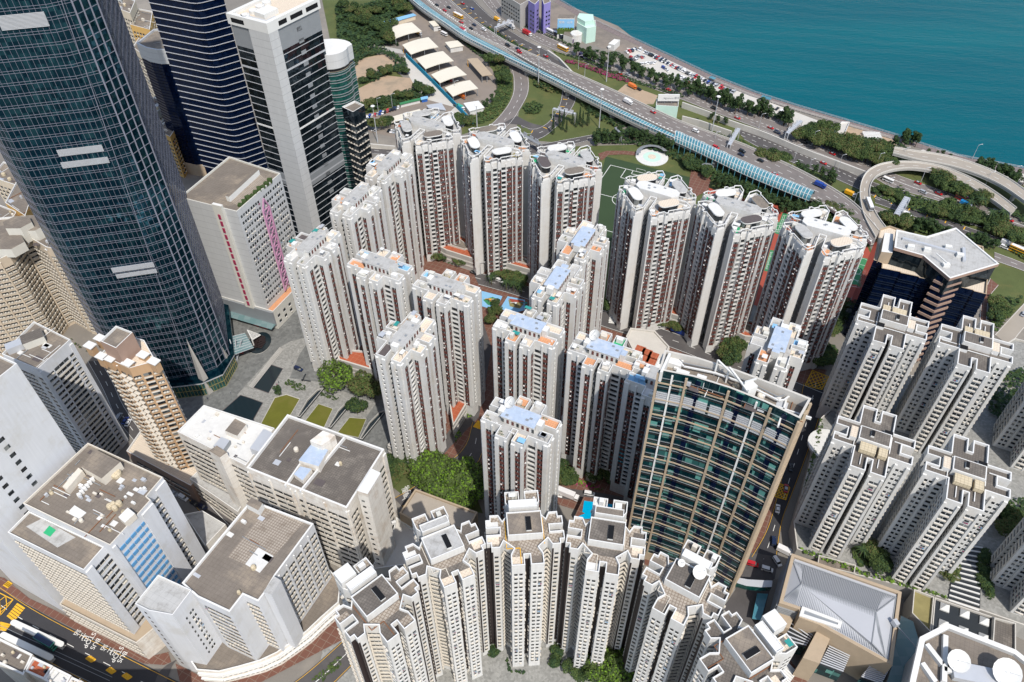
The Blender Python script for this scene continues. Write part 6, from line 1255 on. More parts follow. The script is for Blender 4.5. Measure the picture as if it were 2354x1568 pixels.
# loop ramps
LPo = Z(2, 0, (1330, 1640), (1250, 1500), (1222, 1380), (1222, 1280), (1260, 1190), (1340, 1140), (1450, 1118), (1600, 1118), (1750, 1140), (1900, 1190), (2050, 1260), (2200, 1360), (2300, 1440)); LPi = Z(2, 0, (1420, 1600), (1330, 1480), (1290, 1380), (1285, 1300), (1320, 1225), (1400, 1185), (1500, 1165), (1600, 1162), (1740, 1185), (1880, 1240), (2020, 1310), (2160, 1400), (2260, 1480))
FC = road(LPi, LPo, 6.5, 'concrete_road', lanes=((.5, 'd', LW),), n=80, elev=1, label='tight pale concrete loop ramp curling round at the right', piers=38)
FD = road(Z(2, 0, (1450, 1060), (1600, 1100), (1760, 1125), (1900, 1160), (2050, 1210), (2200, 1280), (2354, 1390), (2500, 1500)), Z(2, 0, (1460, 1020), (1600, 1045), (1760, 1065), (1920, 1100), (2090, 1160), (2240, 1230), (2354, 1310), (2520, 1440)), 8, 'concrete_road', lanes=((.5, 'd', LW),), n=60, elev=1, label='outer pale concrete ramp curving along the waterfront at the right edge', piers=40)
def wall(label, pts, z0, z1, t=.6, mat='light_concrete', name='retaining_wall', group=None):
    w_ = [P(x, y, z1) for x, y in pts]; c = w_[0]; mb = MB()
    for i in range(len(w_)-1): mb.bar((w_[i][0]-c[0], w_[i][1]-c[1], (z0+z1)/2), (w_[i+1][0]-c[0], w_[i+1][1]-c[1], (z0+z1)/2), t, z1-z0, mat)
    return tag(mb.build(name, None, (c[0], c[1], 0)), label, name.replace('_', ' '), group)
wall('long pale retaining wall beside the seaward carriageway', smooth(Z(2, 0, (0, 705), (200, 775), (340, 835), (560, 905), (800, 1010), (1000, 1085), (1290, 1192))), 0, 4.5, 1.)
wall('short pale retaining wall by the grassy verge above the highway', Z(1, 0, (1420, 345), (1500, 400), (1600, 505)), 0, 3, 1.2)
wall('curved pale retaining wall with a green top below the noise canopy', Z(2, 0, (0, 800), (120, 830), (340, 905)), 0, 5, 1.)
wall('bright blue hoarding wall along the depot yard', Z(1, 0, (445, 368), (640, 560), (860, 785), (905, 825)), 0, 3.5, .7, 'canopy_blue' if 'canopy_blue' in MATS else 'blue_hoarding', 'hoarding_wall')
wall('low white wall between the street and the depot trees', Z(1, 0, (160, 990), (370, 1010)), 0, 3, .6)
# estate streets
road([(1085, 622), (1205, 655), (1405, 718), (1485, 742), (1568, 771), (1640, 797), (1760, 850), (1900, 905)], [(1100, 655), (1200, 683), (1400, 758), (1480, 780), (1568, 808), (1690, 862), (1800, 905), (1860, 940)], 0, 'asphalt', lanes=((.5, 'd', LW),), n=60)
road([(1845, 880), (1835, 930), (1800, 1080), (1775, 1180), (1760, 1225), (1725, 1280)], [(1905, 880), (1885, 960), (1850, 1060), (1815, 1150), (1795, 1200), (1785, 1290)], 0, 'asphalt_dark', lanes=((.5, 'd', LW),), n=40, edgecol=LYL)
area('asphalt_junction', [(1690, 1310), (1720, 1270), (1790, 1280), (1780, 1330), (1740, 1360), (1700, 1420), (1690, 1400)], 'asphalt')
road([(1660, 1400), (1700, 1340), (1740, 1270)], [(1745, 1450), (1770, 1350), (1790, 1290)], 0, 'asphalt', n=12, edge=False)
road([(1085, 970), (1070, 1030), (1010, 1075), (950, 1120), (905, 1145)], [(1112, 975), (1112, 1060), (1060, 1090), (1000, 1125), (925, 1165)], 0, 'asphalt', lanes=((.5, 'd', LW),), n=30, edgecol=LYL)
road([(900, 1150), (840, 1120)], [(915, 1170), (850, 1150)], 0, 'asphalt', n=4, edge=False)
road([(1285, 1145), (1400, 1160), (1460, 1180)], [(1285, 1120), (1400, 1135), (1460, 1150)], 0, 'asphalt', n=12, edge=False)
road(Z(0, 2, (-200, 1130), (0, 1260), (370, 1460), (700, 1640)), Z(0, 2, (-200, 780), (0, 900), (180, 1030), (470, 1190), (1000, 1450), (1300, 1600)), 0, 'asphalt_dark', lanes=((.62, 'd', LW),), n=50, edgecol=LYL)
area('pavement', Z(0, 2, (-60, 830), (30, 850), (200, 990), (480, 1120), (1000, 1400), (1160, 1360), (1180, 1430), (1130, 1450), (990, 1440), (470, 1180), (180, 1030), (-60, 900)), 'brick_paving')
area('pavement', Z(0, 2, (1210, 1440), (1240, 1568), (1800, 1568), (2354, 1280), (2354, 1100), (2100, 1270), (1700, 1490), (1450, 1560)), 'brick_paving')
road(Z(0, 2, (1150, 1560), (1190, 1440), (1240, 1400)), Z(0, 2, (1060, 1600), (1090, 1500), (1150, 1450)), 0, 'asphalt', n=8, edge=False)
road([(560, 1640), (680, 1568), (790, 1470), (880, 1380)], [(640, 1680), (740, 1600), (830, 1510), (900, 1430)], 0, 'asphalt', lanes=((.5, 's', LW),), n=20, edgecol=LYL)
road([(395, 1110), (480, 1200), (560, 1290)], [(440, 1080), (540, 1180), (620, 1260)], 0, 'asphalt', lanes=((.5, 's', LW),), n=16, edgecol=LYL)
road([(200, 830), (240, 900), (262, 960), (330, 1040)], [(232, 830), (262, 880), (285, 940), (380, 1060)], 0, 'asphalt', lanes=((.5, 'd', LW),), n=16)
# markings: yellow boxes, crossings, bus stops
def yellowbox(pts, z=.42, n=4, name='box_junction'):
    w_ = [P(x, y, z) for x, y in pts]; mb = MB()
    for a, b in edges(w_): mb.bar((*a, z), (*b, z), .35, .02, 'line_yellow')
    for k in range(1, 2*n):
        t = k/n
        a = ch(w_[0], w_[1], min(t, 1)) if t <= 1 else ch(w_[1], w_[2], t-1); b = ch(w_[0], w_[3], min(t, 1)) if t <= 1 else ch(w_[3], w_[2], t-1); mb.bar((*a, z), (*b, z), .3, .02, 'line_yellow')
        a = ch(w_[1], w_[0], min(t, 1)) if t <= 1 else ch(w_[0], w_[3], t-1); b = ch(w_[1], w_[2], min(t, 1)) if t <= 1 else ch(w_[2], w_[3], t-1); mb.bar((*a, z+.01), (*b, z+.01), .3, .02, 'line_yellow')
    tag(mb.build('road_markings'), kind='structure')
yellowbox(Z(2, 1, (895, 985), (1010, 1030), (960, 1118), (845, 1090))); yellowbox(Z(2, 2, (660, 195), (740, 225), (712, 312), (625, 285))); yellowbox(Z(0, 2, (-60, 1110), (5, 1105), (90, 1000), (-10, 950)), n=2)
def zebra(a0, a1, b0, b1, n, mat='line_white', z=.42, w=.8):
    A0_, A1_, B0_, B1_ = [P(*p_, z) for p_ in (a0, a1, b0, b1)]; mb = MB()
    for k in range(n): t = (k+.5)/n; mb.bar((*ch(A0_, A1_, t), z), (*ch(B0_, B1_, t), z), w, .02, mat)
    tag(mb.build('road_markings'), kind='structure')
zebra(q(0, 2, 45, 1115), q(0, 2, 120, 1020), q(0, 2, 95, 1155), q(0, 2, 175, 1055), 6, 'line_yellow'); zebra(q(0, 2, 0, 1215), q(0, 2, 0, 1150), q(0, 2, 40, 1215), q(0, 2, 75, 1170), 4, 'line_yellow'); zebra(q(0, 2, 20, 900), q(0, 2, 55, 870), q(0, 2, 55, 920), q(0, 2, 85, 890), 4, 'line_yellow')
zebra(q(1, 1, 905, 1375), q(1, 1, 940, 1330), q(1, 1, 965, 1395), q(1, 1, 975, 1345), 6, 'line_yellow'); zebra(q(1, 1, 1850, 600), q(1, 1, 1840, 660), q(1, 1, 1895, 612), q(1, 1, 1885, 665), 6); zebra(q(2, 2, 725, 1430), q(2, 2, 640, 1540), q(2, 2, 790, 1500), q(2, 2, 720, 1600), 8, w=1.1)
zebra(q(1, 2, 1480, 225), q(1, 2, 1478, 290), q(1, 2, 1530, 232), q(1, 2, 1520, 300), 5)
for x, y in ((625, 1410), (765, 1490), (875, 1530)): yellowbox(Z(0, 2, (x-35, y-5), (x+5, y+22), (x+35, y+3), (x-5, y-25)), n=3)
def text(s, p_, size, ang, mat, z=.4, rx=0., label=None, name='road_markings', kind='structure', ext=.01):
    cu = bpy.data.curves.new(name, 'FONT'); cu.body = s; cu.size = size; cu.extrude = ext; cu.materials.append(MATS[mat]); cu.align_x = 'CENTER'; o = bpy.data.objects.new(name, cu); me = bpy.data.meshes.new_from_object(o); bpy.data.objects.remove(o); o = bpy.data.objects.new(name, me); C.objects.link(o); o.location = (p_[0], p_[1], z); o.rotation_euler = (rx, 0, ang)
    if kind: o['kind'] = kind
    return o
def text_px(s, a, b, size, mat='line_white', z=.42):
    p0, p1 = P(*a, z), P(*b, z); return text(s, p0, size, math.atan2(p1[1]-p0[1], p1[0]-p0[0]), mat, z)
for s, x, y in (('站', 520, 1222), ('士', 558, 1245), ('巴', 575, 1262), ('STOP', 605, 1275), ('BUS', 645, 1300), ('站', 705, 1325), ('士', 750, 1345), ('巴', 770, 1360), ('STOP', 795, 1372), ('BUS', 830, 1390)): text_px(s, q(0, 2, x, y), q(0, 2, x-18, y+26), 2.6)
text_px('SLOW', q(1, 2, 452, 262), q(1, 2, 462, 290), 2.6); text_px('慢駛', q(1, 2, 425, 268), q(1, 2, 432, 296), 3.0)
# ================================================================= vegetation
def leafcloud(rnd, blobs, n, size, mats, flat=.0):
    """many small leaf faces on and just inside the surface of several overlapping blobs"""
    v = []; f = []; mi = []
    for k in range(n):
        bx, by, bz, br, bh = blobs[rnd.randrange(len(blobs))]
        u = rnd.uniform(-.55, 1); a = rnd.uniform(0, 6.283); s = math.sqrt(max(0, 1-u*u)); rr = rnd.uniform(.72, 1.05)
        nx, ny, nz = s*math.cos(a), s*math.sin(a), u; c = Vector((bx+nx*br*rr, by+ny*br*rr, bz+nz*bh*rr))
        nn = Vector((nx+rnd.uniform(-.7, .7), ny+rnd.uniform(-.7, .7), nz+rnd.uniform(-.3, .9))).normalized(); t = nn.orthogonal().normalized(); b = nn.cross(t); ang = rnd.uniform(0, 6.283)
        t, b = t*math.cos(ang)+b*math.sin(ang), b*math.cos(ang)-t*math.sin(ang); sz = size*rnd.uniform(.6, 1.3); i = len(v)
        for x, y in ((-1, -.6), (1, -.6), (.7, .8), (-.8, .6)): v.append(tuple(c+t*(x*sz)+b*(y*sz)))
        f.append((i, i+1, i+2, i+3)); mi.append(rnd.choices(range(len(mats)), [3, 2, 1][:len(mats)])[0])
    return v, f, mi
def rawmesh(name, v, f, mi, mats):
    me = bpy.data.meshes.new(name); me.from_pydata(v, [], f)
    for m in mats: me.materials.append(MATS[m])
    me.polygons.foreach_set('material_index', mi); me.update(); return me
def tree_proto(kind, seed):
    rnd = random.Random(seed); mb = MB()
    if kind == 'broad':
        blobs = [(0, 0, .68, .34, .26)]+[(rnd.uniform(.2, .36)*math.cos(a), rnd.uniform(.2, .36)*math.sin(a), rnd.uniform(.5, .78), rnd.uniform(.17, .27), rnd.uniform(.14, .22)) for a in [k*.9+rnd.random() for k in range(7)]]
        n, sz = 1300, .036; mats = [('leaf_a', 'leaf_b', 'leaf_c'), ('leaf_c', 'leaf_a', 'leaf_b'), ('leaf_b', 'leaf_olive', 'leaf_a')][seed % 3]
    elif kind == 'bright': blobs = [(0, 0, .66, .38, .28)]+[(rnd.uniform(.25, .4)*math.cos(a), rnd.uniform(.25, .4)*math.sin(a), rnd.uniform(.48, .76), rnd.uniform(.16, .24), rnd.uniform(.13, .2)) for a in [k*.8 for k in range(8)]]; n, sz = 2200, .028; mats = ('leaf_b', 'leaf_bright', 'leaf_a')
    elif kind == 'slim': blobs = [(rnd.uniform(-.12, .12), rnd.uniform(-.12, .12), .35+.09*k, rnd.uniform(.10, .2), .1) for k in range(7)]; n, sz = 700, .032; mats = ('leaf_c', 'leaf_a')
    elif kind == 'conifer': blobs = [(0, 0, .15+.1*k, .17*(1-k*.1), .07) for k in range(9)]; n, sz = 900, .018; mats = ('leaf_c',)
    elif kind == 'bush': blobs = [(rnd.uniform(-.3, .3), rnd.uniform(-.3, .3), rnd.uniform(.3, .5), rnd.uniform(.3, .45), rnd.uniform(.35, .5)) for k in range(5)]; n, sz = 420, .09; mats = ('leaf_a', 'leaf_c', 'leaf_b')
    elif kind == 'flower': blobs = [(rnd.uniform(-.3, .3), rnd.uniform(-.3, .3), .35, .4, .4) for k in range(4)]; n, sz = 350, .09; mats = ('leaf_red', 'leaf_a')
    if kind == 'palm':
        mats = ('leaf_a', 'leaf_c'); v = []; f = []; mi = []
        for k in range(15):
            a = k*.42+rnd.random()*.2; dr = rnd.uniform(.1, .4); px, pz = 0, .93
            for j in range(5):
                r0, r1 = j*.09, (j+1)*.09; z0, z1 = .93+.06*j-dr*(j*.2)**2*1.6, .93+.06*(j+1)-dr*((j+1)*.2)**2*1.6; w_ = .035*(1-j*.16); i = len(v)
                for r_, z_ in ((r0, z0), (r1, z1)):
                    for sd in (-1, 1): v.append((r_*math.cos(a)-sd*w_*math.sin(a), r_*math.sin(a)+sd*w_*math.cos(a), z_))
                f.append((i, i+1, i+3, i+2)); mi.append(k % 2)
    else: v, f, mi = leafcloud(rnd, blobs, n, sz, mats)
    crown = rawmesh('crown', v, f, mi, mats)
    if kind in ('bush', 'flower'): return crown, None
    top = .9 if kind in ('palm', 'conifer') else .55; mb.lathe((0, 0, 0), [(.028, 0), (.02, top*.5), (.012, top)], 'bark', 6)
    if kind in ('broad', 'bright', 'slim'):
        for b_ in blobs[1:5]: mb.bar((0, 0, top*.55), (b_[0]*.8, b_[1]*.8, b_[2]), .014, .014, 'bark')
    return crown, mb.mesh('trunk')
TP = {k: [tree_proto(k, s) for s in range(3 if k in ('broad', 'slim') else 1)] for k in ('broad', 'bright', 'slim', 'conifer', 'bush', 'flower', 'palm')}
TN = {'broad': 'broadleaf_tree', 'bright': 'banyan_tree', 'slim': 'slender_tree', 'conifer': 'conifer', 'bush': 'bush', 'flower': 'flowering_bush', 'palm': 'palm_tree'}
TR = random.Random(5)
def tree(kind, x, y, h, w_, label, group=None, z=0.):
    cr, tk = TR.choice(TP[kind]); nm = TN[kind]; s = (w_, w_, h); rz = TR.uniform(0, 6.28)
    if tk is None:
        o = bpy.data.objects.new(nm, cr); C.objects.link(o); o.location = (x, y, z); o.scale = s; o.rotation_euler = (0, 0, rz); return tag(o, label, 'bush', group)
    r = thing(nm, label, 'tree', (x, y, z), rz, group)
    for m_, n_ in ((cr, 'crown'), (tk, 'trunk')): o = bpy.data.objects.new(n_, m_); C.objects.link(o); o.parent = r; o.scale = s
    return r
ROWS = []
ON = 'first second third fourth fifth sixth seventh eighth ninth tenth eleventh twelfth thirteenth fourteenth fifteenth sixteenth seventeenth eighteenth nineteenth twentieth'.split()
ON += ['twenty-'+w for w in ON[:9]]+['thirtieth']+['thirty-'+w for w in ON[:9]]
def number(objs):
    """same-looking neighbours are told apart by their order from the left of the picture"""
    cnt = {}
    for o in objs: cnt.setdefault(o['label'], []).append(o)
    for lb, os_ in cnt.items():
        if len(os_) < 2: continue
        def px(o): d = np.array([o.location.x, o.location.y, o.location.z-H]) @ R3; return d[0]/d[2]
        for k, o in enumerate(sorted(os_, key=px)): w_ = lb.split()[:12]; o['label'] = ' '.join(w_)+', '+ON[min(k, len(ON)-1)]+' from the left'
def row(kind, pts, n, spread, h, w_, label, group, z=0., zig=0):
    wl = [P(x, y, z+h[0]*.5) for x, y in pts]; rs = resample(wl, n+1) if n > 1 else wl
    for k in range(n):
        p_ = ch(rs[k], rs[min(k+1, len(rs)-1)], TR.random()); hh = TR.uniform(*h); ww = TR.uniform(*w_)
        ROWS.append(tree(kind, p_[0]+TR.uniform(-spread, spread), p_[1]+TR.uniform(-spread, spread), hh, ww, label, group, z))
def inpoly(x, y, pl):
    c_ = False
    for i in range(len(pl)):
        a, b = pl[i-1], pl[i]
        if (a[1] > y) != (b[1] > y) and x < (b[0]-a[0])*(y-a[1])/(b[1]-a[1])+a[0]: c_ = not c_
    return c_
def shrubs(label, pts, dens, h, mats, size=.75, z=0., name='shrubbery'):
    """ground cover nobody could count: leaf faces over a bumpy mass"""
    pl = [P(x, y, z) for x, y in pts]; xs = [p_[0] for p_ in pl]; ys = [p_[1] for p_ in pl]; A_ = abs(sum(pl[i-1][0]*pl[i][1]-pl[i][0]*pl[i-1][1] for i in range(len(pl))))/2
    n = int(min(A_*dens, 26000)); v = []; f = []; mi = []; rnd = random.Random(len(pts)+n); k = 0; tries = 0
    while k < n and tries < n*12:
        tries += 1; x, y = rnd.uniform(min(xs), max(xs)), rnd.uniform(min(ys), max(ys))
        if not inpoly(x, y, pl): continue
        e = (math.sin(x*.31+1.3*math.sin(y*.23))+math.sin(y*.37+1.7*math.sin(x*.19)))*.25+.5; hh = h*(.25+.75*max(0, e))*rnd.uniform(.55, 1)
        s = size*rnd.uniform(.5, 1.2); a = rnd.uniform(0, 6.28); i = len(v); tx, ty = rnd.uniform(-.5, .5), rnd.uniform(-.5, .5)
        for cx_, cy_ in ((-1, -.7), (1, -.6), (.8, .8), (-.7, .7)): px, py = s*(cx_*math.cos(a)-cy_*math.sin(a)), s*(cx_*math.sin(a)+cy_*math.cos(a)); v.append((x+px, y+py, z+hh+px*tx+py*ty))
        f.append((i, i+1, i+2, i+3)); mi.append(rnd.randrange(len(mats))); k += 1
    o = bpy.data.objects.new(name, rawmesh(name, v, f, mi, mats)); C.objects.link(o); tag(o, label, 'shrubs', None, 'stuff')
GA = ('leaf_a', 'leaf_c', 'leaf_a', 'leaf_b'); GD = ('leaf_c', 'leaf_c', 'leaf_a')
shrubs('dense green wood floor at the top left behind the depot', Z(1, 0, (-40, 60), (200, 40), (480, -20), (490, 60), (250, 190), (400, 320), (200, 330), (-20, 300)), 1.1, 5, GD, 1.2)
shrubs('scrub between the dirt lots behind the depot', Z(1, 0, (-20, 290), (180, 300), (300, 340), (440, 420), (470, 520), (350, 500), (250, 560), (120, 590), (230, 510), (380, 450), (290, 380), (170, 400), (90, 470), (-20, 460)), .9, 3.5, GD, .9)
shrubs('scrub below the lower dirt lot', Z(1, 0, (90, 740), (300, 670), (480, 620), (510, 560), (630, 640), (560, 680), (380, 730), (130, 800)), .9, 3.5, GD, .9)
shrubs('hedged green slope along the curving slip road', Z(1, 0, (1060, 560), (1130, 470), (1180, 530), (1175, 640), (1140, 730), (1050, 830), (890, 880), (830, 860), (980, 770), (1070, 660)), .9, 1.6, ('leaf_a', 'leaf_b', 'leaf_a'), .8)
shrubs('dark bushes under the flyover edge', Z(1, 0, (790, 270), (1000, 370), (1140, 440), (1080, 480), (960, 400), (840, 310)), .8, 3, GD, .9)
shrubs('bushes on the island inside the slip road', Z(1, 0, (1245, 740), (1330, 700), (1390, 740), (1360, 790), (1270, 790)), 1.5, 3, GA, .8)
shrubs('bushes on the island under the flyover', Z(1, 0, (1320, 540), (1420, 560), (1520, 610), (1500, 650), (1420, 640), (1330, 600)), 1.2, 4, ('leaf_a', 'leaf_olive', 'leaf_c'), .9)
shrubs('planted median between the two big carriageways', Z(1, 0, (860, 130), (1000, 185), (1150, 270), (1290, 350), (1200, 340), (1040, 240), (930, 190)), 1.4, 1.8, GD, .7)
shrubs('hedge along the outer carriageway', Z(1, 0, (1190, 160), (1500, 290), (1580, 330), (1800, 430), (1800, 400), (1600, 310), (1420, 250), (1210, 140)), 1.4, 2, GD, .7)
shrubs('hedge strip below the outer carriageway', Z(1, 0, (1450, 360), (1650, 420), (2000, 570), (2354, 680), (2354, 660), (2000, 545), (1660, 395)), 1.4, 2., GD, .7)
shrubs('green bank under the trees beside the seaside car park', Z(1, 0, (1700, 350), (1900, 400), (2200, 540), (2354, 600), (2354, 570), (2150, 500), (1900, 370)), 1.2, 2.5, GD, .8)
shrubs('green bank below the row of seafront trees', Z(2, 0, (0, 590), (200, 680), (500, 790), (760, 860), (760, 830), (500, 740), (200, 640), (0, 560)), 1.2, 2.5, GD, .8)
shrubs('long dense belt of bushes beside the seaward carriageway', Z(2, 0, (790, 900), (1000, 950), (1200, 1030), (1400, 1090), (1620, 1090), (1560, 1050), (1450, 1000), (1200, 950), (1000, 930)), 1.2, 4, GD, .9)
shrubs('green strip between the flyover and the middle carriageway', Z(2, 0, (60, 870), (330, 940), (420, 965), (450, 1000), (560, 1050), (740, 1160), (700, 1160), (540, 1080), (330, 960), (60, 890)), 1.4, 1.2, GA, .6)
shrubs('shrubs inside the loop ramp', Z(2, 0, (1300, 1290), (1400, 1290), (1560, 1380), (1700, 1400), (1800, 1480), (1950, 1568), (1700, 1500), (1480, 1420), (1330, 1350)), 1.1, 2.5, GA, .8)
shrubs('shrubs between the two ramps', Z(2, 0, (1540, 1190), (1740, 1200), (1900, 1270), (2060, 1350), (2200, 1440), (2354, 1560), (2354, 1490), (2200, 1380), (2000, 1280), (1800, 1180), (1560, 1170)), 1., 3, GD, .9)
shrubs('wide green belt between the highways at the right', Y_((380, 400), (600, 540), (900, 640), (1200, 740), (1700, 860), (2336, 1100), (2500, 1400), (2336, 1240), (1900, 1100), (1500, 960), (1000, 810), (560, 620), (300, 480)), .9, 3.5, GA, .9)
shrubs('bushes beside the lower highway by the pale roofed building', Y_((60, 780), (300, 830), (520, 930), (1100, 1050), (1250, 1120), (800, 1150), (400, 1020), (100, 900)), 1., 3, GA, .9)
shrubs('bushes beyond the pale arrow shaped roof', Y_((1450, 1120), (1700, 1200), (1950, 1320), (2200, 1450), (2500, 1640), (2500, 1560), (2100, 1380), (1700, 1150)), 1., 3, GA, .9)
shrubs('belt of bushes along the turquoise noise canopy', Z(2, 0, (-20, 1060), (200, 1150), (500, 1290), (860, 1420), (1060, 1480), (1200, 1568), (1060, 1568), (820, 1490), (560, 1400), (300, 1330), (180, 1230), (0, 1160)), 1., 4, GD, .9)
shrubs('bushes on the park slope above the pitch', Z(1, 0, (1730, 940), (2000, 900), (2290, 990), (2354, 1070), (2354, 1140), (2200, 1060), (2000, 1000), (1760, 1000)), 1., 3.5, GD, .9)
shrubs('bushes inside the green slope right of the slip roads', Z(1, 0, (1620, 700), (1760, 720), (1900, 800), (2000, 870), (1900, 890), (1750, 820)), .8, 3, GD, .9)
shrubs('street hedge below the six sided car deck', Z(1, 1, (600, 140), (650, 180), (900, 260), (900, 290), (760, 260), (600, 210)), 1.6, 2.4, GA, .7)
shrubs('street hedge left of the pitch towers street', Z(1, 1, (1030, 290), (1260, 360), (1262, 395), (1180, 380), (1040, 330)), 1.6, 3, GA, .7)
shrubs('street hedge below the red six sided podium', Z(1, 1, (2060, 600), (2354, 680), (2420, 690), (2420, 730), (2250, 690), (2070, 630)), 1.6, 3, GA, .7)
shrubs('planted strip along the edge of the white tower podium', Z(2, 2, (800, 640), (1190, 790), (1590, 900), (1830, 985), (1820, 1000), (1560, 920), (1180, 820), (800, 665)), 1.8, 1.6, ('leaf_b', 'leaf_bright', 'leaf_a'), .6, 8.6)
shrubs('planted edge of the podium along the lane', [(1884, 966), (1866, 1047), (1826, 1200), (1832, 1198), (1874, 1047), (1893, 968)], 2.2, 1.6, ('leaf_b', 'leaf_a'), .6, 8.6)
shrubs('garden shrubs between the white cross plan towers', Z(2, 2, (1160, 640), (1360, 660), (1400, 800), (1200, 770)), 1.4, 2.5, GA, .7, 8.2)
shrubs('dark garden belt behind the right edge towers', [(2240, 880), (2353, 850), (2420, 900), (2420, 1010), (2330, 990), (2280, 960)], .9, 3, GD, .9, 8.2)
shrubs('garden shrubs right of the white cross plan towers', Z(2, 2, (2160, 340), (2354, 300), (2354, 560), (2200, 560)), 1.2, 3, GD, .8, 8.2)
shrubs('strip of lawn garden with yellow shrubs in the street median, bottom left', Z(0, 2, (2140, 1560), (2354, 1380), (2354, 1450), (2230, 1568)), 1.8, 1.2, ('leaf_b', 'leaf_a'), .6)
shrubs('shrub bed beside the plaza benches', Cc((590, 670), (900, 780), (870, 840), (720, 840), (545, 740)), 2.5, 1.2, GA, .5)
shrubs('shrub bed under the big round tree', Cc((1110, 870), (1390, 960), (1360, 1010), (1290, 990), (1090, 910)), 2.5, 1.2, GA, .5)
shrubs('small planted island below the pale podium tower', Z(1, 1, (830, 1290), (870, 1255), (920, 1290), (880, 1320)), 3, 1, ('leaf_bright', 'leaf_a'), .4)
shrubs('planted corner bed beside the lane', Z(1, 1, (775, 1400), (820, 1400), (825, 1440), (785, 1490)), 3, 1, ('leaf_bright', 'leaf_a'), .4)
shrubs('flower bed with bright leaves near the pool tower', Z(1, 2, (1590, 175), (1700, 190), (1810, 240), (1780, 250), (1600, 205)), 3, 1.2, ('leaf_bright', 'leaf_d', 'leaf_red'), .5)
shrubs('lawn shrubs beside the winding road at the far right', Z(2, 1, (2110, 470), (2200, 500), (2354, 470), (2300, 560), (2150, 740), (2100, 640)), .9, 2.5, GA, .8)
shrubs('hedges in the courtyard between the arc towers', Z(1, 2, (1140, 1370), (1165, 1480), (1270, 1500), (1260, 1520), (1150, 1500), (1130, 1380)), 3, 1.5, GD, .5)
shrubs('dark planting behind the left lane of the plaza', [(150, 770), (215, 820), (235, 830), (180, 800)], 2, 2, GA, .6)
row('broad', Z(1, 0, (60, 120), (180, 160), (320, 200), (360, 280)), 16, 9, (8, 12), (9, 13), 'dark broadleaf tree in the wood behind the depot', 'trees in the wood behind the depot')
row('broad', Z(1, 0, (20, 60), (180, 90), (300, 60), (420, 60)), 14, 8, (8, 12), (9, 12), 'dark broadleaf tree at the top edge left of the highway', 'trees at the top edge left of the highway')
row('broad', Z(1, 0, (120, 540), (300, 490), (460, 490)), 10, 5, (5, 8), (6, 9), 'low tree in the line between the two dirt lots', 'trees between the dirt lots')
row('broad', Z(1, 0, (510, 590), (620, 650)), 6, 4, (6, 9), (7, 9), 'tree beside the path along the blue hoarding', 'trees beside the blue hoarding')
row('broad', Z(1, 0, (130, 750), (300, 700), (480, 650)), 9, 4, (5, 8), (6, 9), 'tree in the line above the left parking yard', 'trees above the left parking yard')
row('broad', Z(1, 0, (210, 860), (300, 850)), 4, 4, (8, 10), (8, 10), 'tree among the parked cars behind the towers', 'trees among the parked cars')
row('broad', Z(1, 0, (1040, 430), (1110, 440), (1110, 560)), 8, 4, (9, 12), (9, 11), 'dark tree between the depot and the slip road', 'trees between depot and slip road')
row('broad', Z(1, 0, (780, 820), (880, 830)), 4, 3, (7, 9), (8, 10), 'tree at the end of the depot yard near the towers', 'trees at the depot end')
row('slim', Z(1, 0, (990, 740), (1040, 660)), 3, 2, (6, 8), (7, 8), 'young thin tree on the depot edge', 'young trees on the depot edge')
for x, y, h_ in ((1457, 930, 15), (1500, 880, 14), (1522, 900, 12), (1550, 915, 11), (1592, 860, 10), (1618, 880, 12), (1640, 860, 14), (1660, 880, 13), (1697, 870, 16), (1532, 860, 12)): p_ = P(*q(1, 0, x, y)); ROWS.append(tree('conifer', p_[0], p_[1], h_, h_*.62, 'tall dark conifer on the grass below the sign gantry', 'conifers below the sign gantry'))
row('slim', Z(1, 0, (1590, 345), (1800, 420), (2000, 470), (2330, 600)), 26, 3.5, (9, 13), (10, 13), 'dark roadside tree between the outer carriageway and the seaside car park', 'roadside trees by the seaside car park')
row('slim', Z(2, 0, (20, 590), (240, 680), (500, 760), (760, 830)), 32, 4, (10, 15), (10, 14), 'tall dark tree in the seafront row beyond the carriageway', 'seafront row of trees')
row('broad', Z(2, 0, (850, 880), (1030, 900)), 7, 4, (7, 10), (8, 11), 'dark tree beside the seaside ramp building', 'trees beside the seaside ramp')
row('broad', Z(2, 0, (820, 925), (1060, 1000), (1300, 1080), (1420, 1110)), 30, 5, (8, 11), (8, 12), 'dark tree in the dense belt beside the seaward carriageway', 'dense belt by the seaward carriageway')
row('broad', Z(2, 0, (1030, 970), (1250, 1010), (1420, 1060)), 18, 4, (8, 11), (9, 12), 'dark tree on the inner side of the dense belt', 'dense belt, inner side')
row('slim', Z(2, 0, (1460, 980), (1540, 950), (1660, 1010)), 8, 5, (8, 12), (9, 12), 'seaside tree by the works site', 'seaside trees by the works site')
row('slim', Z(2, 0, (2030, 1130), (2150, 1170), (2354, 1250)), 18, 4, (9, 12), (9, 12), 'grey green tree on the right part of the waterfront', 'trees on the right part of the waterfront')
row('slim', Z(2, 0, (1700, 1050), (1880, 1090)), 5, 2, (4, 6), (5, 7), 'small sapling along the pale promenade', 'saplings along the pale promenade')
row('broad', Z(2, 0, (560, 1060), (690, 1100)), 6, 4, (9, 11), (9, 11), 'round tree in the left part of the road median', 'trees in the left part of the road median')
row('slim', Z(2, 0, (760, 1150), (870, 1190), (950, 1200), (1080, 1240)), 9, 3, (8, 10), (8, 11), 'loose tree in the right part of the road median', 'trees in the right part of the road median')
row('slim', Z(2, 0, (190, 800), (330, 860)), 3, 1, (6, 8), (7, 8), 'thin tree on the curved retaining wall', 'thin trees on the curved wall')
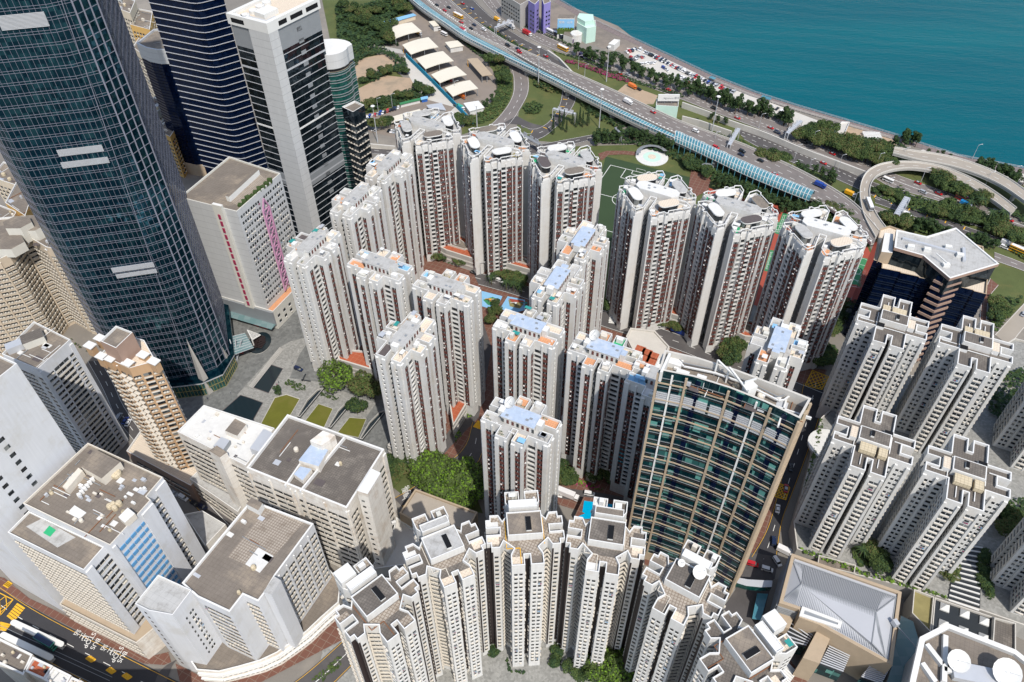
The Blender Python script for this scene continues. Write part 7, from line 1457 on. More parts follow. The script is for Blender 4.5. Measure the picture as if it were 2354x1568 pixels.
row('broad', Z(2, 0, (1730, 1230), (1880, 1300), (2110, 1400)), 16, 5, (8, 11), (9, 12), 'tree between the loop ramp and the outer ramp', 'trees between the ramps')
row('broad', Z(2, 0, (1320, 1320), (1480, 1330), (1560, 1400)), 8, 3, (4, 6), (6, 8), 'bushy small tree inside the loop ramp', 'small trees inside the loop ramp')
row('broad', Y_((900, 700), (1300, 800), (1800, 960), (2300, 1180)), 26, 6, (6, 10), (8, 12), 'tree in the green belt between the right highways', 'trees in the right green belt')
row('broad', Y_((150, 850), (300, 900), (460, 940)), 8, 4, (7, 9), (9, 11), 'bright bushy tree beside the lower highway', 'bright trees beside the lower highway')
row('slim', Y_((580, 970), (800, 1010), (1060, 1080)), 14, 4, (7, 10), (9, 11), 'tree between the lower highway and the pale roof', 'trees beside the pale arrow roof')
row('slim', Y_((1430, 1150), (1640, 1220), (1880, 1330)), 10, 4, (7, 9), (8, 10), 'tree beyond the tip of the pale arrow roof', 'trees beyond the arrow roof tip')
for x, y in ((1400, 830), (1590, 790), (1720, 1000), (1905, 990), (2290, 1120)): p_ = P(2010.6+x*.14655, 373.4+y*.14655); ROWS.append(tree('palm', p_[0], p_[1], 11, 11, 'palm tree standing in the right green belt', 'palms in the right green belt'))
row('slim', Z(1, 0, (1740, 970), (1900, 930), (2100, 960), (2300, 1020)), 24, 4, (8, 12), (8, 11), 'tree on the park slope above the pitch', 'trees on the park slope above the pitch')
row('broad', Z(2, 0, (0, 1120), (120, 1150), (200, 1200)), 7, 4, (6, 9), (8, 10), 'tree by the turquoise canopy start', 'trees by the canopy start')
row('slim', Z(2, 0, (200, 1260), (420, 1330), (620, 1400), (880, 1470)), 26, 4, (8, 11), (8, 11), 'tree in the long row between the canopy and the tennis courts', 'trees between the canopy and the tennis courts')
row('broad', Z(2, 0, (900, 1420), (1060, 1460), (1180, 1540)), 9, 4, (6, 9), (8, 10), 'tree below the lower end of the turquoise canopy', 'trees below the canopy end')
row('broad', Z(1, 1, (1060, 310), (1150, 330), (1240, 360)), 7, 2, (6, 8), (9, 11), 'round street tree left of the pale blue roofed towers', 'round street trees along the central street')
row('broad', Z(1, 1, (790, 210), (880, 240)), 3, 2, (6, 7), (8, 10), 'round street tree below the six sided car deck', 'street trees below the six sided car deck')
row('broad', Z(1, 1, (640, 170), (700, 210)), 3, 2, (5, 7), (6, 8), 'street tree at the corner of the six sided car deck', 'street trees at the car deck corner')
for x, y in ((1035, 400), (1135, 435), (1185, 445), (1238, 460)): p_ = P(*q(1, 1, x, y)); ROWS.append(tree('palm', p_[0], p_[1], 7, 9, 'palm on the pavement above the blue playground', 'palms above the playground'))
row('broad', Z(1, 1, (1085, 520), (1060, 590), (1000, 660)), 6, 2, (5, 7), (5, 7), 'small dark tree along the playground fence', 'trees along the playground fence')
row('broad', Z(1, 1, (2090, 620), (2230, 650), (2354, 700)), 7, 2, (5, 7), (8, 10), 'street tree below the red six sided podium', 'street trees below the red podium')
row('broad', Z(2, 1, (0, 680), (80, 720)), 3, 2, (6, 8), (8, 10), 'street tree beside the parked blue lorry', 'street trees beside the blue lorry')
row('broad', Z(2, 1, (250, 790), (370, 790), (300, 880)), 8, 4, (8, 10), (10, 12), 'large dark tree at the street corner left of the box junction', 'large trees at the street corner')
row('broad', Z(2, 1, (960, 850), (990, 960)), 6, 3, (9, 11), (10, 12), 'dark tree in the shade above the box junction', 'dark trees above the box junction')
row('broad', Z(2, 1, (1050, 500), (1080, 640), (1020, 740)), 7, 3, (7, 9), (8, 10), 'dark tree in the shaded lane beside the black glass building', 'trees in the shaded lane')
row('broad', Z(1, 1, (1870, 430), (1900, 560)), 5, 3, (7, 9), (8, 10), 'dark tree between the pitch towers', 'trees between the pitch towers')
row('broad', Z(1, 1, (2030, 1000), (2000, 1120)), 2, 1, (7, 8), (7, 8), 'green tree left of the glass office slab', 'trees left of the glass office slab')
for x, y, h_, w_, k_, lb in ((1380, 780, 15, 17, 'bright', 'largest round tree on the plaza with yellow green leaves'), (1780, 900, 13, 13, 'broad', 'left of the two dark round trees by the brown striped tower'), (1940, 960, 13, 12, 'broad', 'right of the two dark round trees by the brown striped tower'), (1690, 1190, 11, 10, 'broad', 'round tree at the tip of the right lawn'), (465, 905, 7, 8, 'slim', 'small thin crowned tree at the head of the big lawn')):
    p_ = P(574.5+x*.14655, 775.5+y*.14655); tree(k_, p_[0], p_[1], h_, w_, lb)
for x, y, h_, w_ in ((575, 90, 14, 15), (640, 130, 15, 15), (600, 190, 14, 14), (690, 240, 15, 17), (760, 290, 13, 14), (830, 330, 13, 14), (850, 200, 16, 18), (915, 260, 14, 14), (760, 170, 14, 14)): p_ = P(*q(1, 2, x, y+25)); ROWS.append(tree('bright', p_[0], p_[1], h_, w_, 'big bright banyan in the grove above the tan slab roof', 'banyan grove above the tan slab roof'))
row('broad', Z(1, 2, (330, 60), (420, 90), (480, 60)), 6, 3, (7, 9), (8, 10), 'olive tree on the bank beside the white industrial block', 'olive trees beside the white industrial block')
row('broad', Z(1, 2, (360, 190), (350, 130)), 3, 2, (5, 7), (6, 8), 'reddish olive tree on the bank below the plaza edge', 'olive trees below the plaza edge')
row('broad', Z(1, 2, (1500, 60), (1530, 130), (1580, 170)), 6, 3, (7, 9), (8, 9), 'mixed green tree beside the shaded court right of the middle tower', 'trees beside the shaded court')
row('broad', Z(1, 2, (1700, 120), (1830, 110), (1950, 200)), 5, 3, (7, 9), (8, 9), 'dark tree in the shaded court', 'dark trees in the shaded court')
row('bright', Z(1, 2, (1800, 1480), (1860, 1460), (1920, 1530)), 5, 3, (11, 14), (11, 14), 'bright green tree at the bottom edge between the arc towers', 'bright trees at the bottom edge')
row('broad', Z(1, 2, (1600, 1500), (1700, 1520)), 3, 2, (4, 6), (6, 7), 'small tree in the courtyard garden at the bottom', 'small courtyard trees')
for x, y in ((1062, 1350), (1490, 1345), (1486, 1430)): p_ = P(*q(1, 2, x, y)); ROWS.append(tree('bush', p_[0], p_[1], 3.5, 5, 'clipped green bush in the arc tower courtyard', 'clipped courtyard bushes'))
row('broad', Z(2, 2, (1290, 650), (1340, 730), (1380, 770)), 5, 2, (6, 8), (7, 9), 'podium garden tree between the two lower white towers', 'podium garden trees', 8.2)
row('broad', Z(2, 2, (1790, 800), (1830, 820)), 3, 2, (5, 7), (7, 8), 'podium tree beside the ribbed skylight', 'podium trees by the skylight', 8.2)
p_ = P(*q(2, 2, 1215, 700), 8.2); tree('palm', p_[0], p_[1], 6, 8, 'palm in the podium garden', None, 8.2)
row('broad', Z(2, 2, (2200, 380), (2290, 450), (2230, 500)), 7, 3, (6, 8), (8, 9), 'dark tree around the garden pond on the podium', 'trees round the podium pond', 8.2)
row('broad', Z(2, 1, (2150, 520), (2200, 560), (2130, 640)), 6, 3, (7, 9), (8, 10), 'tree on the lawn beside the winding road at the right', 'trees beside the winding road')
row('broad', Z(2, 1, (2230, 1000), (2330, 1100), (2250, 1150)), 6, 3, (6, 8), (8, 9), 'dark tree in the shade at the right edge', 'dark trees at the right edge')
row('bush', Z(2, 2, (2090, 650), (2085, 950)), 8, 1, (2, 3), (4, 5), 'clipped hedge bush beside the ribbed skylight', 'hedge bushes beside the skylight', 8.2)
row('flower', Z(1, 0, (1560, 415), (1640, 440), (1760, 480), (1840, 510), (1960, 550)), 22, 1, (2, 3), (4, 6), 'purple flowering bush on the highway verge', 'purple flowering bushes on the verge')
p_ = P(*q(2, 2, 905, 1440)); tree('broad', p_[0], p_[1], 8, 8, 'small street tree in a hedge bed below the mall')
row('bush', Z(1, 0, (900, 830), (1000, 770), (1100, 680), (1150, 560)), 20, 6, (1.2, 1.8), (2.5, 3.5), 'round clipped bush on the slip road slope', 'round bushes on the slip road slope')
# ================================================================= vehicles
m, nt_, b_ = new_mat('tyre'); b_.inputs['Base Color'].default_value = (.01, .01, .01, 1); MATS['tyre'] = m
for nm, c_ in (('car_white', (.75, .75, .75)), ('car_silver', (.36, .38, .41)), ('car_black', (.012, .014, .018)), ('car_red', (.45, .015, .02)), ('car_blue', (.012, .05, .28)), ('car_navy', (.01, .02, .06)), ('car_yellow', (.75, .38, .01)), ('car_green', (.05, .35, .25)), ('car_sky', (.02, .22, .50)), ('car_purple', (.10, .04, .16)), ('car_orange', (.70, .18, .03))):
    m, nt_, b_ = new_mat(nm); b_.inputs['Base Color'].default_value = (*c_, 1); b_.inputs['Roughness'].default_value = .3; b_.inputs['Coat Weight'].default_value = .4; MATS[nm] = m
def loft(mb, prof, w_, mat, wt=None):
    """side profile [(x, z)...] closed, extruded across; wt narrows the upper points"""
    n = len(prof); i = len(mb.v)
    for s in (-1, 1):
        for x, z in prof: ww = (w_ if z < 1.0 or not wt else wt)/2; mb.v.append((x, s*ww, z))
    mt = mb.mi(mat)
    mb.f.append(tuple(i+k for k in range(n))); mb.m.append(mt); mb.f.append(tuple(i+n+k for k in range(n))[::-1]); mb.m.append(mt)
    for k in range(n): k2 = (k+1) % n; mb.f.append((i+k2, i+k, i+n+k, i+n+k2)); mb.m.append(mt)
def wheel(mb, x, y, r=.33):
    i = len(mb.v); n = 10; mt = mb.mi('tyre')
    for s in (-.12, .12):
        for k in range(n): mb.v.append((x+r*math.cos(6.283*k/n), y+s, r+r*math.sin(6.283*k/n)))
    mb.f.append(tuple(i+k for k in range(n))); mb.m.append(mt); mb.f.append(tuple(i+n+k for k in range(n))[::-1]); mb.m.append(mt)
    for k in range(n): k2 = (k+1) % n; mb.f.append((i+k2, i+k, i+n+k, i+n+k2)); mb.m.append(mt)
VP = {}
def vparts(kind, col):
    if (kind, col) in VP: return VP[kind, col]
    parts = []; b = MB(); g = MB(); rf = MB(); roofc = 'car_silver' if kind == 'taxi' else col; L_ = 4.5; wx = 1.35
    if kind in ('car', 'taxi'):
        loft(b, [(-2.25, .35), (-2.25, .85), (-1.6, .98), (1.0, .98), (2.15, .75), (2.25, .4)][::-1], 1.8, col); loft(g, [(-1.75, .97), (-1.2, 1.36), (.35, 1.36), (1.05, .97)][::-1], 1.62, 'window_glass', 1.35); rf.box((-.42, 0, 1.36), (1.55, 1.3, .06), roofc)
    elif kind == 'van':
        L_ = 4.9; loft(b, [(-2.4, .35), (-2.4, 1.1), (1.5, 1.1), (2.35, .9), (2.4, .4)][::-1], 1.85, col); loft(g, [(-2.38, 1.1), (-2.3, 1.75), (.9, 1.75), (1.55, 1.1)][::-1], 1.8, 'window_glass', 1.6); rf.box((-.7, 0, 1.75), (3.1, 1.6, .12), col)
    elif kind in ('bus', 'coach', 'minibus', 'decker'):
        L_, w_, h_ = {'bus': (11, 2.5, 3.1), 'coach': (11, 2.5, 3.3), 'minibus': (7, 2.1, 2.6), 'decker': (12, 2.5, 4.3)}[kind]; wx = L_/2-1.8; b.box((0, 0, .4), (L_, w_, h_-.4), col)
        lv = ((1.3, .9), (2.9, .8)) if kind == 'decker' else ((1.4, .9),)
        for z_, t_ in lv: g.box((0, 0, z_), (L_+.06, w_+.06, t_), 'window_glass')
        rf.box((0, 0, h_), (L_-.6, w_-.3, .12), 'car_white')
    elif kind in ('truck', 'lorry'):
        L_, w_, h_ = (7.5, 2.3, 3.0) if kind == 'truck' else (10, 2.5, 3.6); wx = L_/2-1.4; b.box((-.9, 0, .8), (L_-2.0, w_, h_-.8), col); b.box((-.3, 0, .5), (L_-1, w_*.7, .35), 'car_black')
        rf.box((L_/2-.9, 0, .5), (1.7, w_-.1, 1.9), 'car_white' if col not in ('car_blue', 'car_orange') else col); g.box((L_/2-.75, 0, 1.5), (1.46, w_-.04, .6), 'window_glass')
    elif kind == 'tram': L_ = 9.; b.box((0, 0, .3), (9, 2.2, 3.6), 'car_green'); g.box((0, 0, 1.3), (9.05, 2.26, .8), 'window_glass'); g.box((0, 0, 2.8), (9.05, 2.26, .7), 'window_glass'); rf.box((0, 0, 3.9), (8.6, 2, .2), 'car_navy'); wx = 2.5
    w2 = 1.8/2 if kind in ('car', 'taxi', 'van') else 1.05
    wh = []
    for sx in (-1, 1):
        for sy in (-1, 1): m_ = MB(); wheel(m_, 0, 0, .34 if kind in ('car', 'taxi', 'van') else .48); wh.append((m_.mesh('wheel') if not wh else wh[0][0], sx*wx, sy*(w2-.08)))
    VP[kind, col] = (b.mesh('body'), g.mesh('window'), rf.mesh('roof' if kind not in ('truck', 'lorry') else 'cab'), wh); return VP[kind, col]
CN = {'car': 'car', 'taxi': 'taxi', 'van': 'van', 'bus': 'bus', 'coach': 'coach', 'minibus': 'minibus', 'decker': 'double_decker_bus', 'truck': 'truck', 'lorry': 'lorry', 'tram': 'tram'}
def vehicle(kind, col, x, y, ang, label, z=.1, group=None, small=False):
    b, g, rf, wh = vparts(kind, 'car_'+col); r = thing(CN[kind], label, CN[kind].replace('_', ' '), (x, y, z), ang, group)
    for m_, n_ in ((b, 'body'), (g, 'window'), (rf, 'roof' if kind not in ('truck', 'lorry') else 'cab')): o = bpy.data.objects.new(n_, m_); C.objects.link(o); o.parent = r
    if not small:
        for m_, wx_, wy_ in wh: o = bpy.data.objects.new('wheel', m_); C.objects.link(o); o.parent = r; o.location = (wx_, wy_, 0)
    return r
def vpx(kind, col, a, d, label, z=0., group=None):
    p0 = P(*a, z); p1 = P(a[0]+d[0], a[1]+d[1], z); vehicle(kind, col, p0[0], p0[1], math.atan2(p1[1]-p0[1], p1[0]-p0[0]), label, z+.3, group)
z1 = lambda x, y: q(1, 0, x, y)
z2_ = lambda x, y: q(2, 0, x, y)
zY = lambda x, y: (2010.6+x*.14655, 373.4+y*.14655)
D1 = (10, 5); D2 = (10, 4.4)
for v_ in (('car', 'black', z1(658, 42), 6.1, 'black car near the top edge of the left lanes'), ('car', 'red', z1(710, 78), 6.1, 'red car behind the yellow coach on the left lanes'), ('car', 'black', z1(740, 58), 6.1, 'black car left of the white car near the top'), ('car', 'white', z1(805, 62), .2, 'white car on the orange dashed lanes near the top'), ('taxi', 'red', z1(835, 30), .2, 'red and silver taxi nearest the top edge'), ('taxi', 'blue', z1(900, 66), .2, 'blue taxi near the grey windowed building'),
           ('bus', 'yellow', z1(805, 122), 6.1, 'yellow bus near the top of the elevated highway'), ('car', 'red', z1(825, 160), 6.1, 'red car just below the yellow bus'), ('car', 'black', z1(893, 203), 6.1, 'black car beside the white chevrons'), ('car', 'navy', z1(915, 178), 6.1, 'dark blue car next to the green median'), ('van', 'white', z1(982, 212), 6.1, 'white van next to the green median'), ('truck', 'red', z1(838, 222), 6.6, 'dark red truck on the narrow carriageway'),
           ('truck', 'yellow', z1(1075, 148), .2, 'yellow and white truck under the white gantry'), ('lorry', 'white', z1(1165, 192), .2, 'white lorry right of the white gantry'), ('lorry', 'red', z1(1280, 243), .2, 'red lorry with a white cab on the outer carriageway'), ('bus', 'yellow', z1(1525, 345), .2, 'yellow bus on the outer carriageway'), ('truck', 'purple', z1(1662, 398), .2, 'purple truck with a white cab on the outer carriageway'), ('taxi', 'red', z1(1408, 393), .2, 'red and blue taxi on the inner slip lanes'),
           ('van', 'black', z1(1146, 320), 6.1, 'black van on the elevated highway beside the hedge'), ('car', 'navy', z1(1215, 342), 6.1, 'navy car behind the red van'), ('van', 'red', z1(1226, 366), 6.1, 'red van on the elevated highway'), ('taxi', 'red', z1(1918, 515), .2, 'red and silver taxi by the purple bushes'), ('car', 'silver', z1(1973, 520), .2, 'silver car right of the purple bushes'), ('truck', 'white', z1(1975, 715), 6.1, 'white box truck on the middle of the flyover'),
           ('taxi', 'red', z1(2148, 780), 6.1, 'red and green taxi on the flyover after the white truck'), ('truck', 'orange', z1(2005, 608), .2, 'orange cab truck parked on the bare lot'), ('car', 'black', z1(2050, 622), .2, 'black car parked on the bare lot'), ('car', 'red', z1(2255, 627), .2, 'dark red car by the yellow ladder marks'), ('minibus', 'white', z1(660, 205), .2, 'white minibus beside the depot hut'), ('minibus', 'white', z1(708, 245), .2, 'white minibus in the middle of the depot yard'), ('car', 'red', z1(1205, 465), .2, 'red car on the slip road under the flyover'),
           ('coach', 'silver', z1(1432, 230), .2, 'cream roofed coach parked nearest the billboard'), ('coach', 'navy', z1(1492, 255), .2, 'dark blue coach parked by the road'), ('coach', 'purple', z1(1568, 285), .2, 'dark red coach parked by the round silo'), ('truck', 'yellow', z1(530, 240), .2, 'yellow truck at the mouth of the upper shed'), ('truck', 'orange', z1(830, 675), .2, 'orange truck at the mouth of the lowest shed'), ('truck', 'green', z1(822, 755), .2, 'green roofed truck beside the blue hoarding'), ('van', 'navy', z1(792, 738), .2, 'navy van beside the blue hoarding')):
    vpx(v_[0], v_[1], v_[2], D1, v_[4], v_[3])
for v_ in (('van', 'white', z2_(90, 912), 6.1, 'white van at the start of the turquoise canopy'), ('van', 'red', z2_(228, 1025), 6.1, 'red and white van beside the turquoise canopy'), ('car', 'navy', z2_(402, 1073), 6.1, 'blue car next to the black van by the canopy'), ('van', 'black', z2_(410, 1052), 6.1, 'black van beside the blue car by the canopy'), ('van', 'navy', z2_(520, 1075), 0, 'navy van on the sloping ramp road'), ('car', 'black', z2_(537, 1114), 6.1, 'black car in the middle of the flyover lanes'), ('taxi', 'red', z2_(634, 1208), 6.1, 'red and silver taxi beside the middle of the canopy'), ('van', 'black', z2_(215, 755), 0, 'black van near the start of the seaward retaining wall'),
           ('taxi', 'red', z2_(377, 820), 0, 'red taxi furthest left on the seaward carriageway'), ('taxi', 'red', z2_(606, 888), 0, 'red taxi before the white sign gantry'), ('van', 'navy', z2_(652, 922), 0, 'navy van before the white sign gantry'), ('van', 'black', z2_(835, 988), 0, 'black van after the white sign gantry'), ('car', 'navy', z2_(957, 1022), 0, 'navy car on the seaward carriageway'), ('taxi', 'red', z2_(1032, 1068), 0, 'red taxi nearest the loop on the seaward carriageway'), ('taxi', 'red', z2_(970, 1132), 0, 'red taxi behind the median trees'), ('truck', 'blue', z2_(945, 1290), 6.1, 'blue truck under the lamp near the canopy end'), ('taxi', 'red', z2_(935, 1270), 6.1, 'red taxi hidden beside the blue truck'),
           ('truck', 'yellow', z2_(1152, 1350), 0, 'bright yellow truck beside the loop ramp'), ('minibus', 'white', z2_(1412, 1255), 0, 'white minibus inside the loop')): vpx(v_[0], v_[1], v_[2], D2, v_[4], v_[3])
for v_ in (('taxi', 'red', zY(668, 338), 'red taxi left of the two in the loop'), ('taxi', 'red', zY(992, 505), 'red taxi ahead of the red double decker'), ('van', 'silver', zY(748, 487), 'silver van on the left carriageway beyond the loop'), ('decker', 'red', zY(1395, 618), 'red and white double decker bus beyond the loop'), ('truck', 'sky', zY(1410, 690), 'light blue truck beside the red double decker bus'), ('van', 'silver', zY(1890, 790), 'silver van on the right carriageway after the palms'), ('taxi', 'red', zY(2108, 922), 'red taxi furthest to the right'), ('lorry', 'white', zY(440, 850), 'white lorry beside the long sign gantry'), ('truck', 'white', zY(2060, 1305), 'white truck beside the yellow double decker'), ('van', 'white', zY(2020, 1350), 'white van in front of the yellow double decker'), ('decker', 'yellow', zY(2250, 1440), 'yellow double decker bus with a white roof at the right edge'), ('taxi', 'blue', zY(1700, 1245), 'teal and red taxi under the trees by the yellow marks')): vpx(v_[0], v_[1], v_[2], D2, v_[3])
vpx('bus', 'silver', z2_(1283, 1425), (-4, -10), 'grey bus climbing the loop ramp', 6.6)
for v_ in (('car', 'black', q(1, 1, 912, 320), D2, 'black car partly behind the planted roof tower'), ('van', 'black', q(1, 1, 1027, 354), D2, 'black van on the central street'), ('van', 'white', q(1, 1, 1092, 376), D2, 'white van on the central street'), ('truck', 'white', q(1, 1, 2155, 685), D2, 'white truck on the central street'), ('lorry', 'blue', q(1, 1, 2330, 735), D2, 'bright blue lorry on the central street'), ('car', 'red', q(2, 1, 370, 872), (3, -8), 'red car under the corner trees'),
           ('taxi', 'red', q(2, 2, 710, 240), (1, -10), 'red taxi standing in the yellow box junction'), ('car', 'white', q(2, 2, 653, 380), (1, -10), 'white car on the lane beside the glass slab'), ('van', 'navy', q(2, 2, 625, 605), (.5, -10), 'navy van at the bend of the lane'), ('truck', 'white', q(2, 2, 705, 680), (10, 5), 'white truck turning beside the mall'), ('van', 'white', q(2, 2, 648, 745), (6, 9), 'white van turning beside the mall roof'), ('van', 'red', q(2, 2, 480, 762), (10, 3), 'red and white van beside the glass slab foot'), ('van', 'white', q(2, 2, 580, 798), (10, 3), 'white van behind the red one'), ('car', 'black', q(2, 2, 745, 95), (1, -10), 'black car in the shaded lane'),
           ('van', 'white', q(1, 2, 1708, 278), (10, 2), 'white car beside the swimming pool'), ('lorry', 'white', q(1, 2, 1560, 290), (10, 4), 'long white lorry turning beside the pool'), ('car', 'red', q(1, 2, 1015, 845), (1, 10), 'red car in the narrow lane between arc towers'), ('van', 'blue', q(1, 2, 1522, 910), (0, 10), 'blue van in the lane between arc towers'), ('taxi', 'red', q(0, 1, 1768, 676), (10, 5), 'left of the two red taxis below the glass canopy'), ('taxi', 'red', q(0, 1, 1827, 695), (10, 3), 'right of the two red taxis below the glass canopy'), ('taxi', 'red', q(0, 1, 1672, 855), (2, -10), 'red taxi below the slanting mast canopy'),
           ('van', 'navy', q(0, 1, 2060, 985), (10, 4), 'dark blue van parked beside the plaza ramp'), ('van', 'silver', q(0, 1, 825, 1315), (6, -10), 'silver van parked behind the brown tower'), ('car', 'blue', q(0, 1, 868, 1340), (6, -10), 'blue car parked behind the brown tower'), ('car', 'white', q(0, 1, 888, 1355), (6, -10), 'white car parked behind the brown tower'), ('van', 'white', q(0, 2, 1268, 305), (10, 6), 'white van in the street between industrial blocks'), ('car', 'black', q(0, 2, 1345, 345), (10, 6), 'black car in the street between industrial blocks'), ('car', 'navy', q(0, 2, 1400, 367), (10, 6), 'navy car at the end of the street between industrial blocks'), ('car', 'silver', q(0, 2, 1205, 275), (10, 6), 'silver car half hidden by the striped block'),
           ('tram', 'green', q(0, 2, 330, 1310), (10, 6), 'dark green and red tram between the two platforms'), ('car', 'silver', q(2, 1, 2345, 605), (5, -8), 'silver car on the winding road at the right edge')): vpx(v_[0], v_[1], v_[2], v_[3], v_[4])
PCOL = ['white', 'white', 'silver', 'silver', 'black', 'black', 'navy', 'white', 'silver', 'red', 'blue']
def parked(a, b, n, dpx, place, group):
    p0, p1 = P(*a), P(*b); e = P(a[0]+dpx[0], a[1]+dpx[1]); ang = math.atan2(e[1]-p0[1], e[0]-p0[0])
    for k in range(n):
        if TR.random() < .06: continue
        x, y = ch(p0, p1, (k+.5)/n); col = TR.choice(PCOL); cn = {'navy': 'dark blue'}.get(col, col)
        ROWS.append(vehicle(TR.choice(('car', 'car', 'van')), col, x+TR.uniform(-.2, .2), y+TR.uniform(-.3, .3), ang+TR.choice((0, math.pi)), f'{cn} car parked in {place}', .1, group, True))
cp = lambda x, y: (1407.4+x*.12202, 28.7+y*.12202)
parked(cp(500, 705), cp(1590, 1240), 34, (6, -4.5), 'the long row nearest the sea', 'long row of cars nearest the sea'); parked(cp(250, 770), cp(460, 700), 5, (6, 4.5), 'the short row at the car park corner', 'short row at the car park corner'); parked(cp(480, 880), cp(590, 840), 3, (6, 4), 'the middle of the seaside car park', 'cars in the middle of the seaside car park')
parked(cp(340, 870), cp(440, 910), 3, (6, 4), 'the left bay of the seaside car park', 'cars in the left bay'); parked(cp(350, 940), cp(540, 800), 5, (6, 4), 'the left bay of the seaside car park', 'cars in the left bay'); parked(cp(500, 990), cp(820, 960), 6, (6, -4), 'the second row of the seaside car park', 'second row of the seaside car park')
parked(cp(1200, 1200), cp(1500, 1310), 9, (6, -4.5), 'the right bay of the seaside car park', 'right bay of the seaside car park'); parked(cp(1210, 1290), cp(1440, 1350), 6, (6, -4.5), 'the right bay of the seaside car park', 'right bay of the seaside car park'); parked(cp(950, 1050), cp(1040, 1120), 3, (6, 4), 'the shade of the roadside trees', 'cars in the shade of the roadside trees'); parked(cp(1640, 1260), cp(2300, 1530), 17, (6, -4.5), 'the row behind the seafront trees', 'row behind the seafront trees')
parked(z2_(500, 690), z2_(770, 810), 8, (6, -4.5), 'the lot behind the tall seafront trees', 'lot behind the tall seafront trees'); parked(z2_(960, 860), z2_(1010, 855), 2, (6, 0), 'the seaside works lot', 'cars in the works lot')
parked(z1(150, 825), z1(400, 745), 14, (4, -6), 'the row above the left tower', 'row of cars above the left tower'); parked(z1(150, 885), z1(250, 905), 5, (4, -6), 'the lower row above the left tower', 'lower row above the left tower'); parked(z1(320, 905), z1(370, 915), 3, (4, -6), 'the lower row above the left tower', 'lower row above the left tower'); parked(z1(700, 575), z1(760, 555), 3, (4, 3), 'the mouth of a depot shed', 'cars in the depot shed')
# ================================================================= depot sheds, works buildings, signs, lamps
def shed(label, c4, h, mat, arc=1.3, posts=True, walls=None, name='shed', group=None):
    w_ = [P(x, y, h) for x, y in c4]; c = cen(w_); L = loc(w_, c); r = thing(name, label, 'shed', (c[0], c[1], 0), 0, group); mb = MB(); n = 10
    def pt(t, s, z=0): a = ch(L[0], L[1], t); b = ch(L[3], L[2], t); p_ = ch(a, b, s); return (p_[0], p_[1], h+arc*math.sin(math.pi*t)+z)
    for k in range(n):
        t0, t1 = k/n, (k+1)/n; mb.face([pt(t0, 0), pt(t1, 0), pt(t1, 1), pt(t0, 1)], mat); mb.face([pt(t0, 0, -.5), pt(t1, 0, -.5), pt(t1, 0), pt(t0, 0)], mat); mb.face([pt(t0, 1), pt(t1, 1), pt(t1, 1, -.5), pt(t0, 1, -.5)], mat)
    mb.face([pt(0, 0, -.5), pt(0, 0), pt(0, 1), pt(0, 1, -.5)], mat); mb.face([pt(1, 0), pt(1, 0, -.5), pt(1, 1, -.5), pt(1, 1)], mat)
    d1, d2 = (L[1][0]-L[0][0], L[1][1]-L[0][1]), (L[3][0]-L[0][0], L[3][1]-L[0][1])
    if d1[0]*d2[1]-d1[1]*d2[0] < 0: mb.f = [f_[::-1] for f_ in mb.f]
    mb.build('roof', r)
    if walls: mb = MB(); mb.prism(ccw(inset(ccw(L), .6)), 0, h-.4, walls); mb.build('wall', r)
    else:
        for t in (.02, .5, .98):
            for s in (.03, .97): x, y, z_ = pt(t, s); mb = MB(); mb.bar((x, y, 0), (x, y, z_-.3), .45, .45, 'car_yellow' if s > .5 else 'steel_grey'); mb.build('post', r)
    return r
sg_ = 'barrel roofed sheds in the depot yard'
S5 = (((370, 265), (553, 215), (485, 155), (345, 190)), ((478, 375), (668, 325), (600, 257), (418, 310)), ((578, 475), (773, 420), (700, 353), (513, 405)), ((677, 572), (863, 515), (790, 455), (618, 515)), ((767, 665), (942, 610), (885, 553), (712, 605)))
for pts, lb in zip(S5, ('furthest cream roofed depot shed beside the blue roof', 'second cream roofed depot shed from the top', 'largest cream roofed depot shed in the middle of the row', 'fourth cream roofed depot shed from the top', 'nearest cream roofed depot shed at the bottom of the row')): shed(lb, [q(1, 0, x, y) for x, y in pts], 6.5, 'shed_roof', .8, group=sg_)
shed('rusty timber roofed open shed at the right of the depot', Z(1, 0, (970, 525), (1042, 518), (940, 402), (866, 408)), 6, 'tan_stone', .3); shed('small cream roofed depot hut with white walls', Z(1, 0, (748, 332), (843, 316), (800, 280), (713, 292)), 4.5, 'shed_roof', .2, walls='white_wall', name='hut')
shed('narrow white depot office with a flat cream roof', Z(1, 0, (632, 182), (672, 176), (640, 143), (600, 150)), 5, 'shed_roof', .1, walls='white_wall', name='hut'); shed('white square roofed store by the depot end', Z(1, 0, (882, 768), (985, 742), (945, 695), (840, 712)), 4, 'white_paint', .1, walls='white_wall', name='hut')
shed('long low building with a bright blue roof behind the depot', Z(1, 0, (290, 175), (515, 105), (495, 93), (268, 155)), 4, 'sky_paint', .2, walls='cream_wall', name='hut'); shed('row of white site cabins with a green roof edge', Z(1, 0, (403, 722), (545, 688), (543, 675), (398, 710)), 3, 'court_green', .1, walls='white_wall', name='cabin'); shed('bright blue site cabin at the end of the cabin row', Z(1, 0, (548, 688), (597, 678), (595, 662), (545, 672)), 3, 'sky_paint', .1, walls='blue_paint', name='cabin'); shed('cream canvas roof over parked cars behind the towers', Z(1, 0, (325, 850), (560, 790), (540, 752), (318, 815)), 3.5, 'shed_roof', .2, name='canopy'); shed('grey ribbed roof behind the leftmost tall tower', Z(1, 0, (600, 745), (720, 760), (690, 710), (585, 725)), 4, 'aluminium', .1, walls='grey_wall', name='hut')
row('bush', Z(1, 0, (910, 785), (970, 775)), 4, 1, (1, 1.5), (2, 2.5), 'small bush by the white store', 'small bushes by the white store')
